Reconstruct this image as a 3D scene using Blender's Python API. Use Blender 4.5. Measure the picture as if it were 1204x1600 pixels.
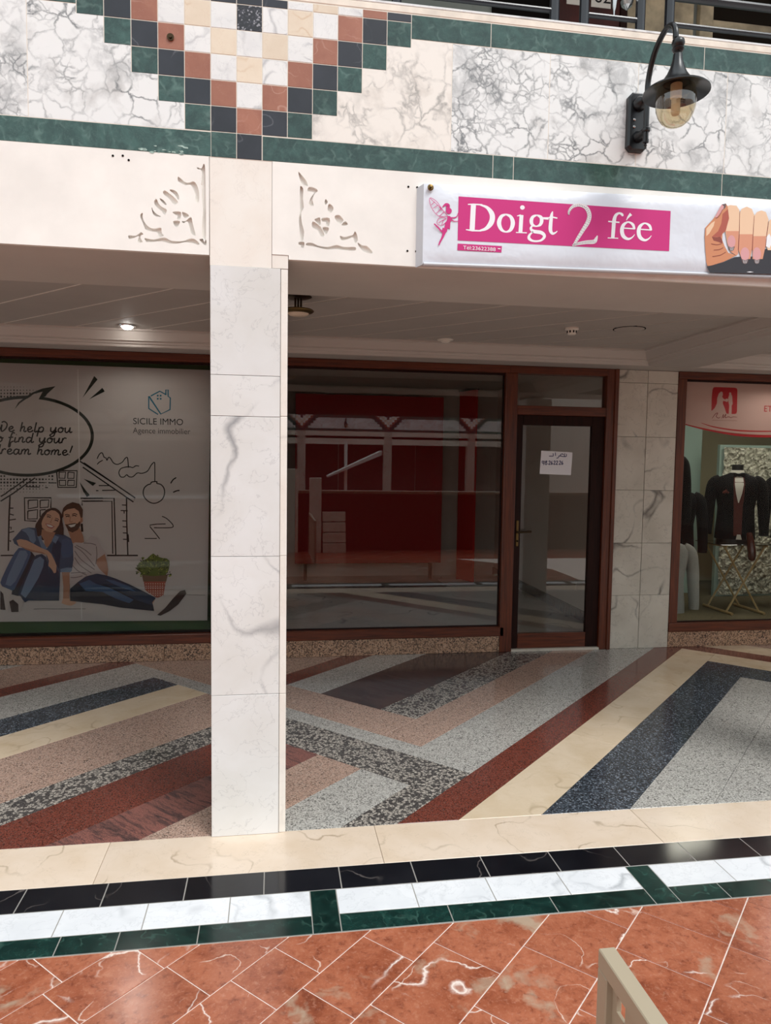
import bpy, bmesh, math, random, json
from mathutils import Vector, Matrix

for o in list(bpy.data.objects):
    bpy.data.objects.remove(o, do_unlink=True)
SC = bpy.context.scene
COL = SC.collection
R = math.radians

# ------------------------------------------------------------------ camera
PITCH, YAW, ROLL, FPX = -0.0699024, 0.1543403, 0.0142309, 1127.4
def cam_axes(p, y, r):
    f = Vector((math.sin(y)*math.cos(p), math.cos(y)*math.cos(p), math.sin(p)))
    a = Vector((math.cos(y), -math.sin(y), 0))
    u = a.cross(f)
    return a*math.cos(r)+u*math.sin(r), -a*math.sin(r)+u*math.cos(r), f
ax, ay, af = cam_axes(PITCH, YAW, ROLL)
cd = bpy.data.cameras.new('camera')
cd.sensor_fit = 'VERTICAL'; cd.sensor_height = 36.0; cd.lens = FPX/1600*36.0
cd.clip_start = 0.05; cd.clip_end = 200
cam = bpy.data.objects.new('camera', cd); COL.objects.link(cam)
m = Matrix(((ax.x, ay.x, -af.x), (ax.y, ay.y, -af.y), (ax.z, ay.z, -af.z))).to_4x4()
m.translation = Vector((0, 0, 1.6))
cam.matrix_world = m
SC.camera = cam

# ------------------------------------------------------------------ sky, sun, exposure
wd = bpy.data.worlds.new('overcast_sky'); SC.world = wd; wd.use_nodes = True
bg = wd.node_tree.nodes['Background']
bg.inputs[0].default_value = (0.87, 0.955, 1.0, 1); bg.inputs[1].default_value = 1.0
sd = bpy.data.lights.new('hazy_sun', 'SUN'); sd.energy = 1.5; sd.angle = R(22); sd.color = (1.0, 0.985, 0.955)
so = bpy.data.objects.new('hazy_sun', sd); COL.objects.link(so)
so.rotation_euler = Vector((-0.42, 0.62, -1.0)).to_track_quat('-Z', 'Y').to_euler()
so.location = (4, -6, 12)
SC.view_settings.view_transform = 'Standard'; SC.view_settings.look = 'None'
SC.view_settings.gamma = 1.0; SC.view_settings.use_curve_mapping = False
SC.view_settings.exposure = 0.45

# ------------------------------------------------------------------ helpers
WL = {}
def link(o, parent=None):
    COL.objects.link(o)
    if parent is not None: o.parent = parent
    return o
def tag(o, label=None, cat=None, group=None, kind=None):
    if label: o['label'] = label
    if cat: o['category'] = cat
    if group: o['group'] = group
    if kind: o['kind'] = kind
    return o
def empty(name, loc, label=None, cat=None, group=None, kind=None):
    o = bpy.data.objects.new(name, None); o.empty_display_size = .1
    o.location = loc; link(o); WL[o.name] = Vector(loc)
    return tag(o, label, cat, group, kind)
def wl(o):
    v = Vector((0, 0, 0))
    while o is not None:
        v += WL.get(o.name, Vector((0, 0, 0))); o = o.parent
    return v
def mesh_obj(name, verts, faces, mats, parent=None, smooth=False, midx=None):
    """verts are in world space; the parent's own location is taken off"""
    me = bpy.data.meshes.new(name)
    off = wl(parent) if parent is not None else Vector((0, 0, 0))
    me.from_pydata([Vector(v)-off for v in verts], [], faces)
    for mt in (mats if isinstance(mats, (list, tuple)) else [mats]):
        me.materials.append(mt)
    if midx:
        for p, i in zip(me.polygons, midx): p.material_index = i
    if smooth:
        for p in me.polygons: p.use_smooth = True
    me.update()
    return link(bpy.data.objects.new(name, me), parent)
class MB:
    def __init__(s): s.v = []; s.f = []; s.m = []
    def add(s, v, f, mi=0):
        o = len(s.v); s.v += [tuple(p) for p in v]; s.f += [tuple(i+o for i in q) for q in f]; s.m += [mi]*len(f); return s
    def box(s, x0, x1, y0, y1, z0, z1, c=0, mi=0):
        if x0 > x1: x0, x1 = x1, x0
        if y0 > y1: y0, y1 = y1, y0
        if z0 > z1: z0, z1 = z1, z0
        if c <= 0:
            v = [(x, y, z) for z in (z0, z1) for y in (y0, y1) for x in (x0, x1)]
            f = [(0, 2, 3, 1), (4, 5, 7, 6), (0, 1, 5, 4), (2, 6, 7, 3), (0, 4, 6, 2), (1, 3, 7, 5)]
            return s.add(v, f, mi)
        bm = bmesh.new()
        vs = [bm.verts.new((x, y, z)) for z in (z0, z1) for y in (y0, y1) for x in (x0, x1)]
        for q in [(0, 2, 3, 1), (4, 5, 7, 6), (0, 1, 5, 4), (2, 6, 7, 3), (0, 4, 6, 2), (1, 3, 7, 5)]:
            bm.faces.new([vs[i] for i in q])
        bmesh.ops.bevel(bm, geom=list(bm.edges), offset=c, segments=1, affect='EDGES')
        bm.verts.index_update()
        s.add([v.co[:] for v in bm.verts], [[v.index for v in f.verts] for f in bm.faces], mi); bm.free(); return s
    def prism(s, poly, fn, h0, h1, c=0.0, mi=0):
        """poly (CCW, 2D) raised from h0 to h1 with a chamfer c on the top edge; fn maps (a,b,h) to space"""
        n = len(poly); rings = [[fn(a, b, h0) for a, b in poly]]
        if c > 0:
            rings.append([fn(a, b, h1-c) for a, b in poly]); rings.append([fn(a, b, h1) for a, b in inset(poly, c)])
        else: rings.append([fn(a, b, h1) for a, b in poly])
        v = [p for r in rings for p in r]; f = []
        for k in range(len(rings)-1):
            for i in range(n):
                j = (i+1) % n; f.append((k*n+i, k*n+j, (k+1)*n+j, (k+1)*n+i))
        f.append(tuple(range((len(rings)-1)*n, len(rings)*n)))
        return s.add(v, f, mi)
    def tube(s, pts, rad, seg=12, cap=True, mi=0):
        pts = [Vector(p) for p in pts]; n = len(pts)
        rads = rad if isinstance(rad, (list, tuple)) else [rad]*n
        t = (pts[1]-pts[0]).normalized(); up = Vector((0, 0, 1)) if abs(t.z) < .9 else Vector((1, 0, 0))
        a = t.cross(up).normalized(); v = []
        for i, p in enumerate(pts):
            t = (pts[min(i+1, n-1)]-pts[max(i-1, 0)]).normalized()
            a = (a-t*a.dot(t)).normalized(); b = t.cross(a)
            for k in range(seg):
                w = 2*math.pi*k/seg; v.append(p+(a*math.cos(w)+b*math.sin(w))*rads[i])
        f = [(i*seg+k, i*seg+(k+1) % seg, (i+1)*seg+(k+1) % seg, (i+1)*seg+k) for i in range(n-1) for k in range(seg)]
        if cap: f += [tuple(range(seg))[::-1], tuple(range((n-1)*seg, n*seg))]
        return s.add(v, f, mi)
    def lathe(s, prof, c, seg=24, sx=1, sy=1, cap=True, mi=0, axis='Z'):
        c = Vector(c); v = []
        for r, h in prof:
            for k in range(seg):
                w = 2*math.pi*k/seg; x, y = r*math.cos(w)*sx, r*math.sin(w)*sy
                v.append(c+(Vector((x, y, h)) if axis == 'Z' else Vector((x, -h, y))))
        n = len(prof)
        f = [(i*seg+k, i*seg+(k+1) % seg, (i+1)*seg+(k+1) % seg, (i+1)*seg+k) for i in range(n-1) for k in range(seg)]
        if cap: f += [tuple(range(seg))[::-1], tuple(range((n-1)*seg, n*seg))]
        return s.add(v, f, mi)
    def build(s, name, mats, parent=None, smooth=False):
        return mesh_obj(name, s.v, s.f, mats, parent, smooth, s.m)
def shade_auto(o, ang=40):
    me = o.data
    for p in me.polygons: p.use_smooth = True
    try: me.set_sharp_from_angle(angle=R(ang))
    except Exception: pass
    return o
def box(name, b, mat, parent=None, c=0): return MB().box(*b, c=c).build(name, mat, parent)
def area(p): return .5*sum(p[i][0]*p[(i+1) % len(p)][1]-p[(i+1) % len(p)][0]*p[i][1] for i in range(len(p)))
def ccw(p): return list(p) if area(p) > 0 else list(p)[::-1]
def inset(poly, d):
    n = len(poly); out = []
    for i in range(n):
        p0, p1, p2 = Vector(poly[i-1]), Vector(poly[i]), Vector(poly[(i+1) % n])
        e1 = (p1-p0).normalized(); e2 = (p2-p1).normalized()
        n1 = Vector((-e1.y, e1.x)); n2 = Vector((-e2.y, e2.x))
        k = max(.3, 1+n1.dot(n2))
        out.append(tuple(p1+(n1+n2)*(d/k)))
    return out
def clip(poly, a, b, c):
    """keep a*x+b*y<=c"""
    out = []; n = len(poly)
    for i in range(n):
        p, q = poly[i], poly[(i+1) % n]; dp = a*p[0]+b*p[1]-c; dq = a*q[0]+b*q[1]-c
        if dp <= 0: out.append(p)
        if dp*dq < 0:
            t = dp/(dp-dq); out.append((p[0]+(q[0]-p[0])*t, p[1]+(q[1]-p[1])*t))
    res = []
    for p in out:
        if not res or (Vector(p)-Vector(res[-1])).length > 1e-4: res.append(p)
    if len(res) > 2 and (Vector(res[0])-Vector(res[-1])).length < 1e-4: res.pop()
    return res
def smooth_line(pts, closed=False, k=5):
    """Catmull-Rom through points of any dimension"""
    n = len(pts); out = []
    if n < 3 and not closed: return [tuple(p) for p in pts]
    rng = range(n) if closed else range(n-1)
    for i in rng:
        P = [pts[(i+j) % n] if closed else pts[min(max(i+j, 0), n-1)] for j in (-1, 0, 1, 2)]
        for s in range(k):
            t = s/k
            out.append(tuple(.5*((2*b)+(-a+c)*t+(2*a-5*b+4*c-d)*t*t+(-a+3*b-3*c+d)*t**3) for a, b, c, d in zip(*P)))
    if not closed: out.append(tuple(pts[-1]))
    return out
def ribbon(pts):
    """pts (x,z,width) -> left/right outline"""
    L, Rr = [], []; n = len(pts)
    for i in range(n):
        a = Vector(pts[max(i-1, 0)][:2]); b = Vector(pts[min(i+1, n-1)][:2]); d = (b-a)
        d = d.normalized() if d.length > 1e-9 else Vector((1, 0))
        nn = Vector((-d.y, d.x))*pts[i][2]/2; p = Vector(pts[i][:2])
        L.append(p+nn); Rr.append(p-nn)
    return L, Rr
def text_mesh(name, body, size, origin, mat, parent, width=None, yoff=0.0, spacing=1.0, shear=0.0, facing=1):
    """flat lettering on a vertical plane; origin = left end of the baseline"""
    cu = bpy.data.curves.new(name, 'FONT'); cu.body = body; cu.size = size; cu.space_character = spacing; cu.shear = shear
    tmp = bpy.data.objects.new(name, cu); COL.objects.link(tmp)
    me = bpy.data.meshes.new_from_object(tmp.evaluated_get(bpy.context.evaluated_depsgraph_get()))
    bpy.data.objects.remove(tmp, do_unlink=True); bpy.data.curves.remove(cu)
    if width and len(me.vertices):
        w = max(v.co.x for v in me.vertices)-min(v.co.x for v in me.vertices); k = width/w
        for v in me.vertices: v.co.x *= k
    o = Vector(origin)-(wl(parent) if parent is not None else Vector((0, 0, 0)))
    for v in me.vertices: v.co = Vector((o.x+facing*v.co.x, o.y, o.z+v.co.y))
    me.materials.clear(); me.materials.append(mat); me.name = name
    return link(bpy.data.objects.new(name, me), parent)
def copy_tree(o, parent=None):
    c = o.copy(); COL.objects.link(c)
    if parent is not None: c.parent = parent
    for ch in list(o.children): copy_tree(ch, c)
    return c

# ------------------------------------------------------------------ materials
def lin(c):
    r = []
    for x in c:
        x /= 255.0; r.append(x/12.92 if x <= .04045 else ((x+.055)/1.055)**2.4)
    return (r[0], r[1], r[2], 1.0)
class NT:
    def __init__(s, name):
        s.mat = bpy.data.materials.new(name); s.mat.use_nodes = True; s.nt = s.mat.node_tree
        s.b = s.nt.nodes['Principled BSDF']; s.out = s.nt.nodes['Material Output']
    def n(s, t, **kw):
        x = s.nt.nodes.new(t)
        for k, v in kw.items():
            if k.startswith('i_'): x.inputs[k[2:].replace('_', ' ')].default_value = v
            else: setattr(x, k, v)
        return x
    def l(s, a, b): s.nt.links.new(a, b)
    def set(s, col=None, rough=None, spec=None, metal=None, coat=None):
        if col is not None: s.b.inputs['Base Color'].default_value = col
        if rough is not None: s.b.inputs['Roughness'].default_value = rough
        if spec is not None: s.b.inputs['Specular IOR Level'].default_value = spec
        if metal is not None: s.b.inputs['Metallic'].default_value = metal
        if coat is not None: s.b.inputs['Coat Weight'].default_value = coat; s.b.inputs['Coat Roughness'].default_value = .08
        return s
    def coords(s, rnd=True, scale=(1, 1, 1)):
        tc = s.n('ShaderNodeTexCoord'); out = tc.outputs['Object']
        g = s.n('ShaderNodeNewGeometry'); out = g.outputs['Position']
        if rnd:
            oi = s.n('ShaderNodeObjectInfo'); sc = s.n('ShaderNodeVectorMath', operation='SCALE'); sc.inputs[0].default_value = (37.3, 21.7, 53.1)
            s.l(oi.outputs['Random'], sc.inputs['Scale']); ad = s.n('ShaderNodeVectorMath', operation='ADD')
            s.l(out, ad.inputs[0]); s.l(sc.outputs[0], ad.inputs[1]); out = ad.outputs[0]; s.rand = oi.outputs['Random']
        if scale != (1, 1, 1):
            mu = s.n('ShaderNodeVectorMath', operation='MULTIPLY'); mu.inputs[1].default_value = scale; s.l(out, mu.inputs[0]); out = mu.outputs[0]
        return out
    def noise(s, co, scale, detail=4, rough=.55, dist=0.0):
        x = s.n('ShaderNodeTexNoise'); x.inputs['Scale'].default_value = scale; x.inputs['Detail'].default_value = detail
        x.inputs['Roughness'].default_value = rough; x.inputs['Distortion'].default_value = dist; s.l(co, x.inputs['Vector']); return x
    def ramp(s, fac, stops, interp='LINEAR'):
        x = s.n('ShaderNodeValToRGB'); x.color_ramp.interpolation = interp; e = x.color_ramp.elements
        e[0].position, e[0].color = stops[0][0], stops[0][1]; e[1].position, e[1].color = stops[-1][0], stops[-1][1]
        for p, c in stops[1:-1]:
            q = e.new(p); q.color = c
        s.l(fac, x.inputs['Fac']); return x.outputs['Color']
    def mix(s, fac, a, b, mode='MIX'):
        x = s.n('ShaderNodeMix', data_type='RGBA', blend_type=mode)
        for sock, v in ((x.inputs[0], fac), (x.inputs[6], a), (x.inputs[7], b)):
            if hasattr(v, 'node'): s.l(v, sock)
            elif isinstance(v, (int, float)): sock.default_value = v
            else: sock.default_value = v
        return x.outputs[2]
    def math(s, op, a, b=None, clampv=False):
        x = s.n('ShaderNodeMath', operation=op); x.use_clamp = clampv
        for i, v in enumerate((a, b)):
            if v is None: continue
            if hasattr(v, 'node'): s.l(v, x.inputs[i])
            else: x.inputs[i].default_value = v
        return x.outputs[0]
    def warp(s, co, scale, amt, detail=3):
        n = s.noise(co, scale, detail); sb = s.n('ShaderNodeVectorMath', operation='SUBTRACT'); sb.inputs[1].default_value = (.5, .5, .5); s.l(n.outputs['Color'], sb.inputs[0])
        sc = s.n('ShaderNodeVectorMath', operation='SCALE'); sc.inputs['Scale'].default_value = amt; s.l(sb.outputs[0], sc.inputs[0])
        ad = s.n('ShaderNodeVectorMath', operation='ADD'); s.l(co, ad.inputs[0]); s.l(sc.outputs[0], ad.inputs[1]); return ad.outputs[0]
    def bump(s, h, st=.2, dist=.01):
        x = s.n('ShaderNodeBump'); x.inputs['Strength'].default_value = st; x.inputs['Distance'].default_value = dist
        s.l(h, x.inputs['Height']); s.l(x.outputs[0], s.b.inputs['Normal'])
    def col(s, c): s.l(c, s.b.inputs['Base Color']); return s
    def vary(s, c, amt=.12):
        """small brightness change from piece to piece"""
        h = s.n('ShaderNodeHueSaturation'); mr = s.math('MULTIPLY_ADD', s.rand, 2*amt); mr.node.inputs[2].default_value = 1-amt
        s.l(mr, h.inputs['Value']); s.l(c, h.inputs['Color']); return h.outputs[0]
MAT = {}
def plain(name, rgb, rough=.6, spec=.4, metal=0, noise=0, scale=20, bump=0):
    t = NT(name).set(lin(rgb), rough, spec, metal)
    if noise or bump:
        co = t.coords(True); n = t.noise(co, scale, 5)
        if noise:
            k = noise; a = lin(tuple(max(0, x*(1-k)) for x in rgb)); b = lin(tuple(min(255, x*(1+k)) for x in rgb))
            t.col(t.ramp(n.outputs[0], [(.3, a), (.7, b)]))
        if bump: t.bump(n.outputs[0], bump, .004)
    MAT[name] = t.mat; return t.mat
def ridge(t, co, scale, lo=.0, hi=.06, detail=5, dist=0.0):
    n = t.noise(co, scale, detail, .6, dist); a = t.math('ABSOLUTE', t.math('SUBTRACT', n.outputs[0], .5))
    return t.ramp(a, [(lo, (1, 1, 1, 1)), (hi, (0, 0, 0, 1))])
def arabescato(name, base, vein, blotch, cell=9, rough=.35, mask=(.38, .6), cover=.9, cloud=1.0):
    t = NT(name).set(rough=rough, spec=.5); co = t.coords(True)
    w = t.warp(co, 6, .13, 5); w2 = t.warp(w, 34, .022, 4)
    def cells_(sc, r, lo):
        v = t.n('ShaderNodeTexVoronoi', feature='DISTANCE_TO_EDGE'); v.inputs['Scale'].default_value = sc; v.inputs['Randomness'].default_value = 1.0; t.l(w2, v.inputs['Vector'])
        return t.ramp(v.outputs[0], [(0, (1, 1, 1, 1)), (r*.35, (.6, .6, .6, 1)), (r, (lo, lo, lo, 1))])
    thick = t.noise(co, 9, 3)
    e1 = cells_(cell, .075, 0); e2 = cells_(cell*2.1, .13, 0)
    mk = t.ramp(t.noise(co, 4.5, 4).outputs[0], [(mask[0], (.12, .12, .12, 1)), (mask[1], (1, 1, 1, 1))])
    mk2 = t.ramp(t.noise(co, 5, 4).outputs[0], [(.52, (0, 0, 0, 1)), (.6, (.9, .9, .9, 1))])
    fac = t.mix(1, t.mix(1, e1, mk, 'MULTIPLY'), t.mix(1, e2, mk2, 'MULTIPLY'), 'LIGHTEN')
    fac = t.mix(1, fac, t.ramp(thick.outputs[0], [(.3, (.35, .35, .35, 1)), (.6, (1, 1, 1, 1))]), 'MULTIPLY')
    bl = t.ramp(t.noise(w, 8, 5).outputs[0], [(.48, lin(base)), (.56, lin(base)), (.75, lin(blotch))])
    rd = ridge(t, t.warp(co, 4, .3, 5), 2.0, 0, .05, 6); rm = t.ramp(t.noise(co, 3, 2).outputs[0], [(.5, (0, 0, 0, 1)), (.6, (.45, .45, .45, 1))])
    bl = t.mix(t.mix(1, rd, rm, 'MULTIPLY'), bl, lin(vein))
    t.col(t.mix(t.math('MULTIPLY', fac, cover), bl, lin(vein))); MAT[name] = t.mat; return t.mat
def softmarble(name, base, blotch, vein, scale=2.2, rough=.3, amount=.6, width=.03, var=.05, fine=True, streak=None):
    t = NT(name).set(rough=rough, spec=.5); co = t.coords(True, streak or (1, 1, 1)); w = t.warp(co, 3, .25, 4)
    bl = t.ramp(t.noise(w, scale*1.6, 5).outputs[0], [(.38, lin(base)), (.75, lin(blotch))])
    wj = t.warp(t.warp(co, scale*1.2, .25/scale, 2), 28, .022, 4)
    v1 = ridge(t, wj, scale, 0, width, 1.5)
    mk = t.ramp(t.noise(co, scale*1.1, 2).outputs[0], [(.45, (0, 0, 0, 1)), (.62, (1, 1, 1, 1))])
    f = t.math('MULTIPLY', t.mix(1, v1, mk, 'MULTIPLY'), amount)
    c = t.mix(f, bl, lin(vein))
    if fine:
        f2 = t.math('MULTIPLY', ridge(t, w, scale*3, 0, width*.6), amount*.3); c = t.mix(f2, c, lin(vein))
    t.col(t.vary(c, var)); MAT[name] = t.mat; return t.mat
def granite(name, cols, scale=220, rough=.15, stretch=1.0, noise=.5, var=.04):
    """grains: list of (threshold, rgb)"""
    t = NT(name).set(rough=rough, spec=.5); co = t.coords(True); w = t.warp(co, scale*.5, .6/scale, 2)
    v = t.n('ShaderNodeTexVoronoi'); v.inputs['Scale'].default_value = scale; t.l(w, v.inputs['Vector'])
    sp = t.n('ShaderNodeSeparateColor'); t.l(v.outputs['Color'], sp.inputs[0])
    c = t.ramp(sp.outputs[0], [(p, lin(k)) for p, k in cols], 'CONSTANT')
    n = t.noise(co, scale*.12, 3); c = t.mix(t.ramp(n.outputs[0], [(.3, (0, 0, 0, 1)), (.7, (noise, noise, noise, 1))]), c, lin(cols[len(cols)//2][1]))
    t.col(t.vary(c, var)); MAT[name] = t.mat; return t.mat
def blotchstone(name, dark, light, scale=55, lo=.42, hi=.55, rough=.15):
    t = NT(name).set(rough=rough, spec=.5); co = t.coords(True); w = t.warp(co, scale*1.3, .9/scale, 2)
    v = t.n('ShaderNodeTexVoronoi', feature='DISTANCE_TO_EDGE'); v.inputs['Scale'].default_value = scale; t.l(w, v.inputs['Vector'])
    v2 = t.n('ShaderNodeTexVoronoi'); v2.inputs['Scale'].default_value = scale; t.l(w, v2.inputs['Vector'])
    sp = t.n('ShaderNodeSeparateColor'); t.l(v2.outputs['Color'], sp.inputs[0])
    mk = t.ramp(v.outputs[0], [(.05, (0, 0, 0, 1)), (.16, (1, 1, 1, 1))])
    on = t.ramp(sp.outputs[1], [(.0, (0, 0, 0, 1)), (.3, (.8, .8, .8, 1)), (.7, (1, 1, 1, 1))], 'CONSTANT')
    sm = t.noise(co, scale*4, 2); gr = t.ramp(sm.outputs[0], [(.35, lin(dark)), (.75, lin(tuple(.5*(a+b) for a, b in zip(dark, light))))])
    c = t.mix(t.mix(1, mk, on, 'MULTIPLY'), gr, lin(light)); t.col(c); MAT[name] = t.mat; return t.mat
def streaky(name, cols, rough=.15):
    t = NT(name).set(rough=rough, spec=.5); co = t.coords(True)
    ro = t.n('ShaderNodeVectorRotate', rotation_type='Z_AXIS'); ro.inputs['Angle'].default_value = R(45); t.l(co, ro.inputs['Vector'])
    mu = t.n('ShaderNodeVectorMath', operation='MULTIPLY'); mu.inputs[1].default_value = (2.2, 11, 1); t.l(ro.outputs[0], mu.inputs[0])
    w = t.warp(mu.outputs[0], 1.6, 1.3, 4); n = t.noise(w, 1.7, 8, .7)
    fine = t.noise(co, 260, 2); c = t.ramp(n.outputs[0], [(p, lin(k)) for p, k in cols])
    c = t.mix(t.ramp(fine.outputs[0], [(.45, (0, 0, 0, 1)), (.62, (.55, .55, .55, 1))]), c, lin(cols[0][1])); t.col(c); MAT[name] = t.mat; return t.mat
def redstone(name):
    t = NT(name).set(rough=.2, spec=.5); co = t.coords(True); w = t.warp(co, 4, .3, 5)
    base = t.ramp(t.noise(w, 5, 6, .6).outputs[0], [(.22, lin((112, 56, 38))), (.4, lin((150, 83, 58))), (.58, lin((172, 103, 76))), (.8, lin((124, 66, 46)))])
    sp0 = t.noise(t.warp(co, 14, .06, 3), 34, 5, .7); base = t.mix(t.ramp(sp0.outputs[0], [(.52, (0, 0, 0, 1)), (.72, (.75, .75, .75, 1))]), base, lin((104, 50, 36))); base = t.mix(t.ramp(sp0.outputs[0], [(.28, (.6, .6, .6, 1)), (.44, (0, 0, 0, 1))]), base, lin((190, 128, 100)))
    sp = t.noise(co, 90, 3); base = t.mix(t.ramp(sp.outputs[0], [(.55, (0, 0, 0, 1)), (.75, (.6, .6, .6, 1))]), base, lin((182, 124, 102)))
    pt = t.ramp(t.noise(w, 3.2, 4).outputs[0], [(.6, (0, 0, 0, 1)), (.68, (.8, .8, .8, 1))]); base = t.mix(pt, base, lin((178, 160, 138)))
    v1 = ridge(t, t.warp(co, 26, .03, 3), 2.4, 0, .005, 1.5); mk = t.ramp(t.noise(co, 2.6, 2).outputs[0], [(.53, (0, 0, 0, 1)), (.58, (1, 1, 1, 1))])
    f = t.mix(1, v1, mk, 'MULTIPLY'); c = t.mix(f, base, lin((238, 222, 212)))
    v2 = ridge(t, t.warp(co, 30, .02, 3), 6, 0, .008, 1.0); mk2 = t.ramp(t.noise(co, 3.5, 2).outputs[0], [(.56, (0, 0, 0, 1)), (.62, (.8, .8, .8, 1))])
    c = t.mix(t.mix(1, v2, mk2, 'MULTIPLY'), c, lin((230, 205, 190))); t.col(t.vary(c, .06)); MAT[name] = t.mat; return t.mat
def wood(name, dark, light, axis='Z', rough=.35):
    sc = dict(Z=(60, 60, 3), X=(3, 60, 60), Y=(60, 3, 60))[axis]
    t = NT(name).set(rough=rough, spec=.5); co = t.coords(True, sc); n = t.noise(co, 1, 6, .65, .5)
    t.col(t.ramp(n.outputs[0], [(.3, lin(dark)), (.7, lin(light))])); t.bump(n.outputs[0], .08, .002); MAT[name] = t.mat; return t.mat
def glass(name, tint=(.8, .82, .8), refl=.07, rough=0.0):
    t = NT(name); nt = t.nt; nt.nodes.remove(t.b)
    tr = t.n('ShaderNodeBsdfTransparent'); tr.inputs[0].default_value = (*tint, 1)
    gl = t.n('ShaderNodeBsdfGlossy'); gl.inputs['Roughness'].default_value = rough; gl.inputs[0].default_value = (1, 1, 1, 1)
    lw = t.n('ShaderNodeLayerWeight'); lw.inputs[0].default_value = .5
    f = t.math('ADD', t.math('MULTIPLY', t.math('POWER', lw.outputs['Facing'], 4.0), .8), refl)
    mx = t.n('ShaderNodeMixShader'); t.l(f, mx.inputs[0]); t.l(tr.outputs[0], mx.inputs[1]); t.l(gl.outputs[0], mx.inputs[2])
    t.l(mx.outputs[0], t.out.inputs[0]); MAT[name] = t.mat; return t.mat
def emit(name, rgb, st):
    t = NT(name); t.nt.nodes.remove(t.b); e = t.n('ShaderNodeEmission'); e.inputs[0].default_value = lin(rgb); e.inputs[1].default_value = st
    t.l(e.outputs[0], t.out.inputs[0]); MAT[name] = t.mat; return t.mat

arabescato('marble_veined', (232, 233, 232), (98, 101, 104), (202, 201, 199), 12, cover=.95)
arabescato('marble_creamy', (236, 230, 222), (132, 129, 126), (214, 206, 197), 9, mask=(.46, .62), cover=.75)
softmarble('marble_column', (226, 225, 224), (214, 211, 206), (128, 128, 132), 1.8, .32, .75, .014)
softmarble('marble_pier', (200, 194, 182), (180, 173, 160), (92, 88, 82), 2.0, .3, .9, .018, .06)
softmarble('marble_white', (232, 233, 236), (218, 220, 224), (140, 144, 150), 4.0, .2, .6, .03, .03)
softmarble('marble_capital', (238, 232, 224), (232, 222, 211), (180, 172, 164), 3.0, .45, .4, .02, .02)
softmarble('green_dark', (40, 66, 62), (58, 90, 84), (100, 128, 120), 14, .2, .5, .05, .16)
softmarble('green_floor', (13, 38, 35), (26, 60, 54), (70, 104, 94), 12, .18, .45, .03, .3)
softmarble('black_stone', (18, 19, 24), (28, 29, 34), (120, 112, 108), 3.0, .12, .6, .006, .2, False)
softmarble('black_tile', (34, 36, 44), (44, 46, 55), (110, 112, 118), 5, .3, .5, .008, .12, False)
softmarble('terracotta_tile', (152, 96, 76), (166, 110, 88), (205, 165, 148), 6, .35, .5, .012, .08)
softmarble('cream_tile', (226, 211, 190), (218, 200, 178), (196, 160, 120), 6, .35, .5, .02, .05)
softmarble('white_tile', (232, 232, 230), (222, 222, 222), (150, 150, 154), 6, .35, .6, .03, .03)
softmarble('cream_slab', (226, 207, 188), (216, 194, 170), (150, 130, 104), 3.2, .22, .7, .012, .04)
softmarble('cream_floor', (216, 197, 172), (202, 180, 150), (158, 138, 108), 3.0, .2, .5, .014, .05, True, (1, 1, 1))
granite('grey_granite', [(0, (70, 68, 66)), (.14, (134, 131, 127)), (.35, (180, 177, 171)), (.7, (196, 193, 187)), (.9, (152, 150, 145))], 190)
granite('pink_granite', [(0, (78, 64, 58)), (.13, (146, 120, 106)), (.35, (180, 150, 134)), (.65, (190, 165, 150)), (.88, (140, 124, 114))], 190)
granite('red_granite', [(0, (62, 32, 27)), (.2, (104, 54, 44)), (.5, (126, 68, 55)), (.8, (92, 48, 40)), (.93, (108, 86, 79))], 240, noise=.35)
granite('navy_granite', [(0, (30, 32, 35)), (.3, (52, 57, 63)), (.55, (76, 83, 92)), (.82, (128, 136, 146)), (.93, (36, 40, 44))], 150, noise=.3)
granite('plinth_granite', [(0, (46, 34, 28)), (.2, (128, 98, 78)), (.4, (176, 142, 116)), (.75, (190, 158, 134)), (.9, (98, 74, 60))], 120, .3, noise=.35)
granite('dark_speckle', [(0, (34, 34, 40)), (.7, (60, 60, 68)), (.88, (150, 150, 156))], 160, .3, noise=.2)
blotchstone('speckled_stone', (40, 38, 40), (182, 174, 164), 60)
streaky('purple_dark', [(.28, (34, 27, 28)), (.42, (58, 44, 43)), (.55, (92, 66, 60)), (.66, (48, 37, 37)), (.8, (76, 55, 51))]); streaky('purple_stone', [(.28, (48, 38, 40)), (.42, (96, 70, 66)), (.55, (150, 98, 88)), (.66, (80, 60, 60)), (.8, (128, 86, 78))])
redstone('red_marble')
wood('mahogany_v', (58, 23, 10), (112, 52, 25), 'Z'); wood('mahogany_h', (58, 23, 10), (112, 52, 25), 'X'); wood('dark_wood', (26, 11, 8), (46, 20, 14), 'Z', .5); MAT['dark_wood'].node_tree.nodes['Principled BSDF'].inputs['Specular IOR Level'].default_value = .15
wood('pale_wood', (176, 146, 98), (206, 178, 128), 'Z', .5)
plain('plaster', (240, 236, 230), .7, .3, noise=.025, scale=5, bump=.05)
plain('ceiling_paint', (176, 170, 164), .6, .3, noise=.02, scale=3)
plain('plaster_shaded', (192, 187, 180), .6, .3, noise=.02, scale=3); plain('cornice_paint', (190, 184, 177), .55, .3)  # beam colour is the fascia plaster, darkened to stand in for shade
plain('plank_gap', (240, 235, 228), .6, .3)
plain('stripe_grout', (150, 146, 140), .8, .2); plain('mortar', (120, 110, 100), .9, .1); plain('white_grout', (232, 214, 204), .8, .2, noise=.08, scale=40); plain('wall_grout', (226, 218, 206), .85, .2)
plain('green_pale', (150, 172, 164), .7, .3, noise=.2, scale=60); plain('coping', (230, 220, 206), .6, .3, noise=.06, scale=12)
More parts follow.
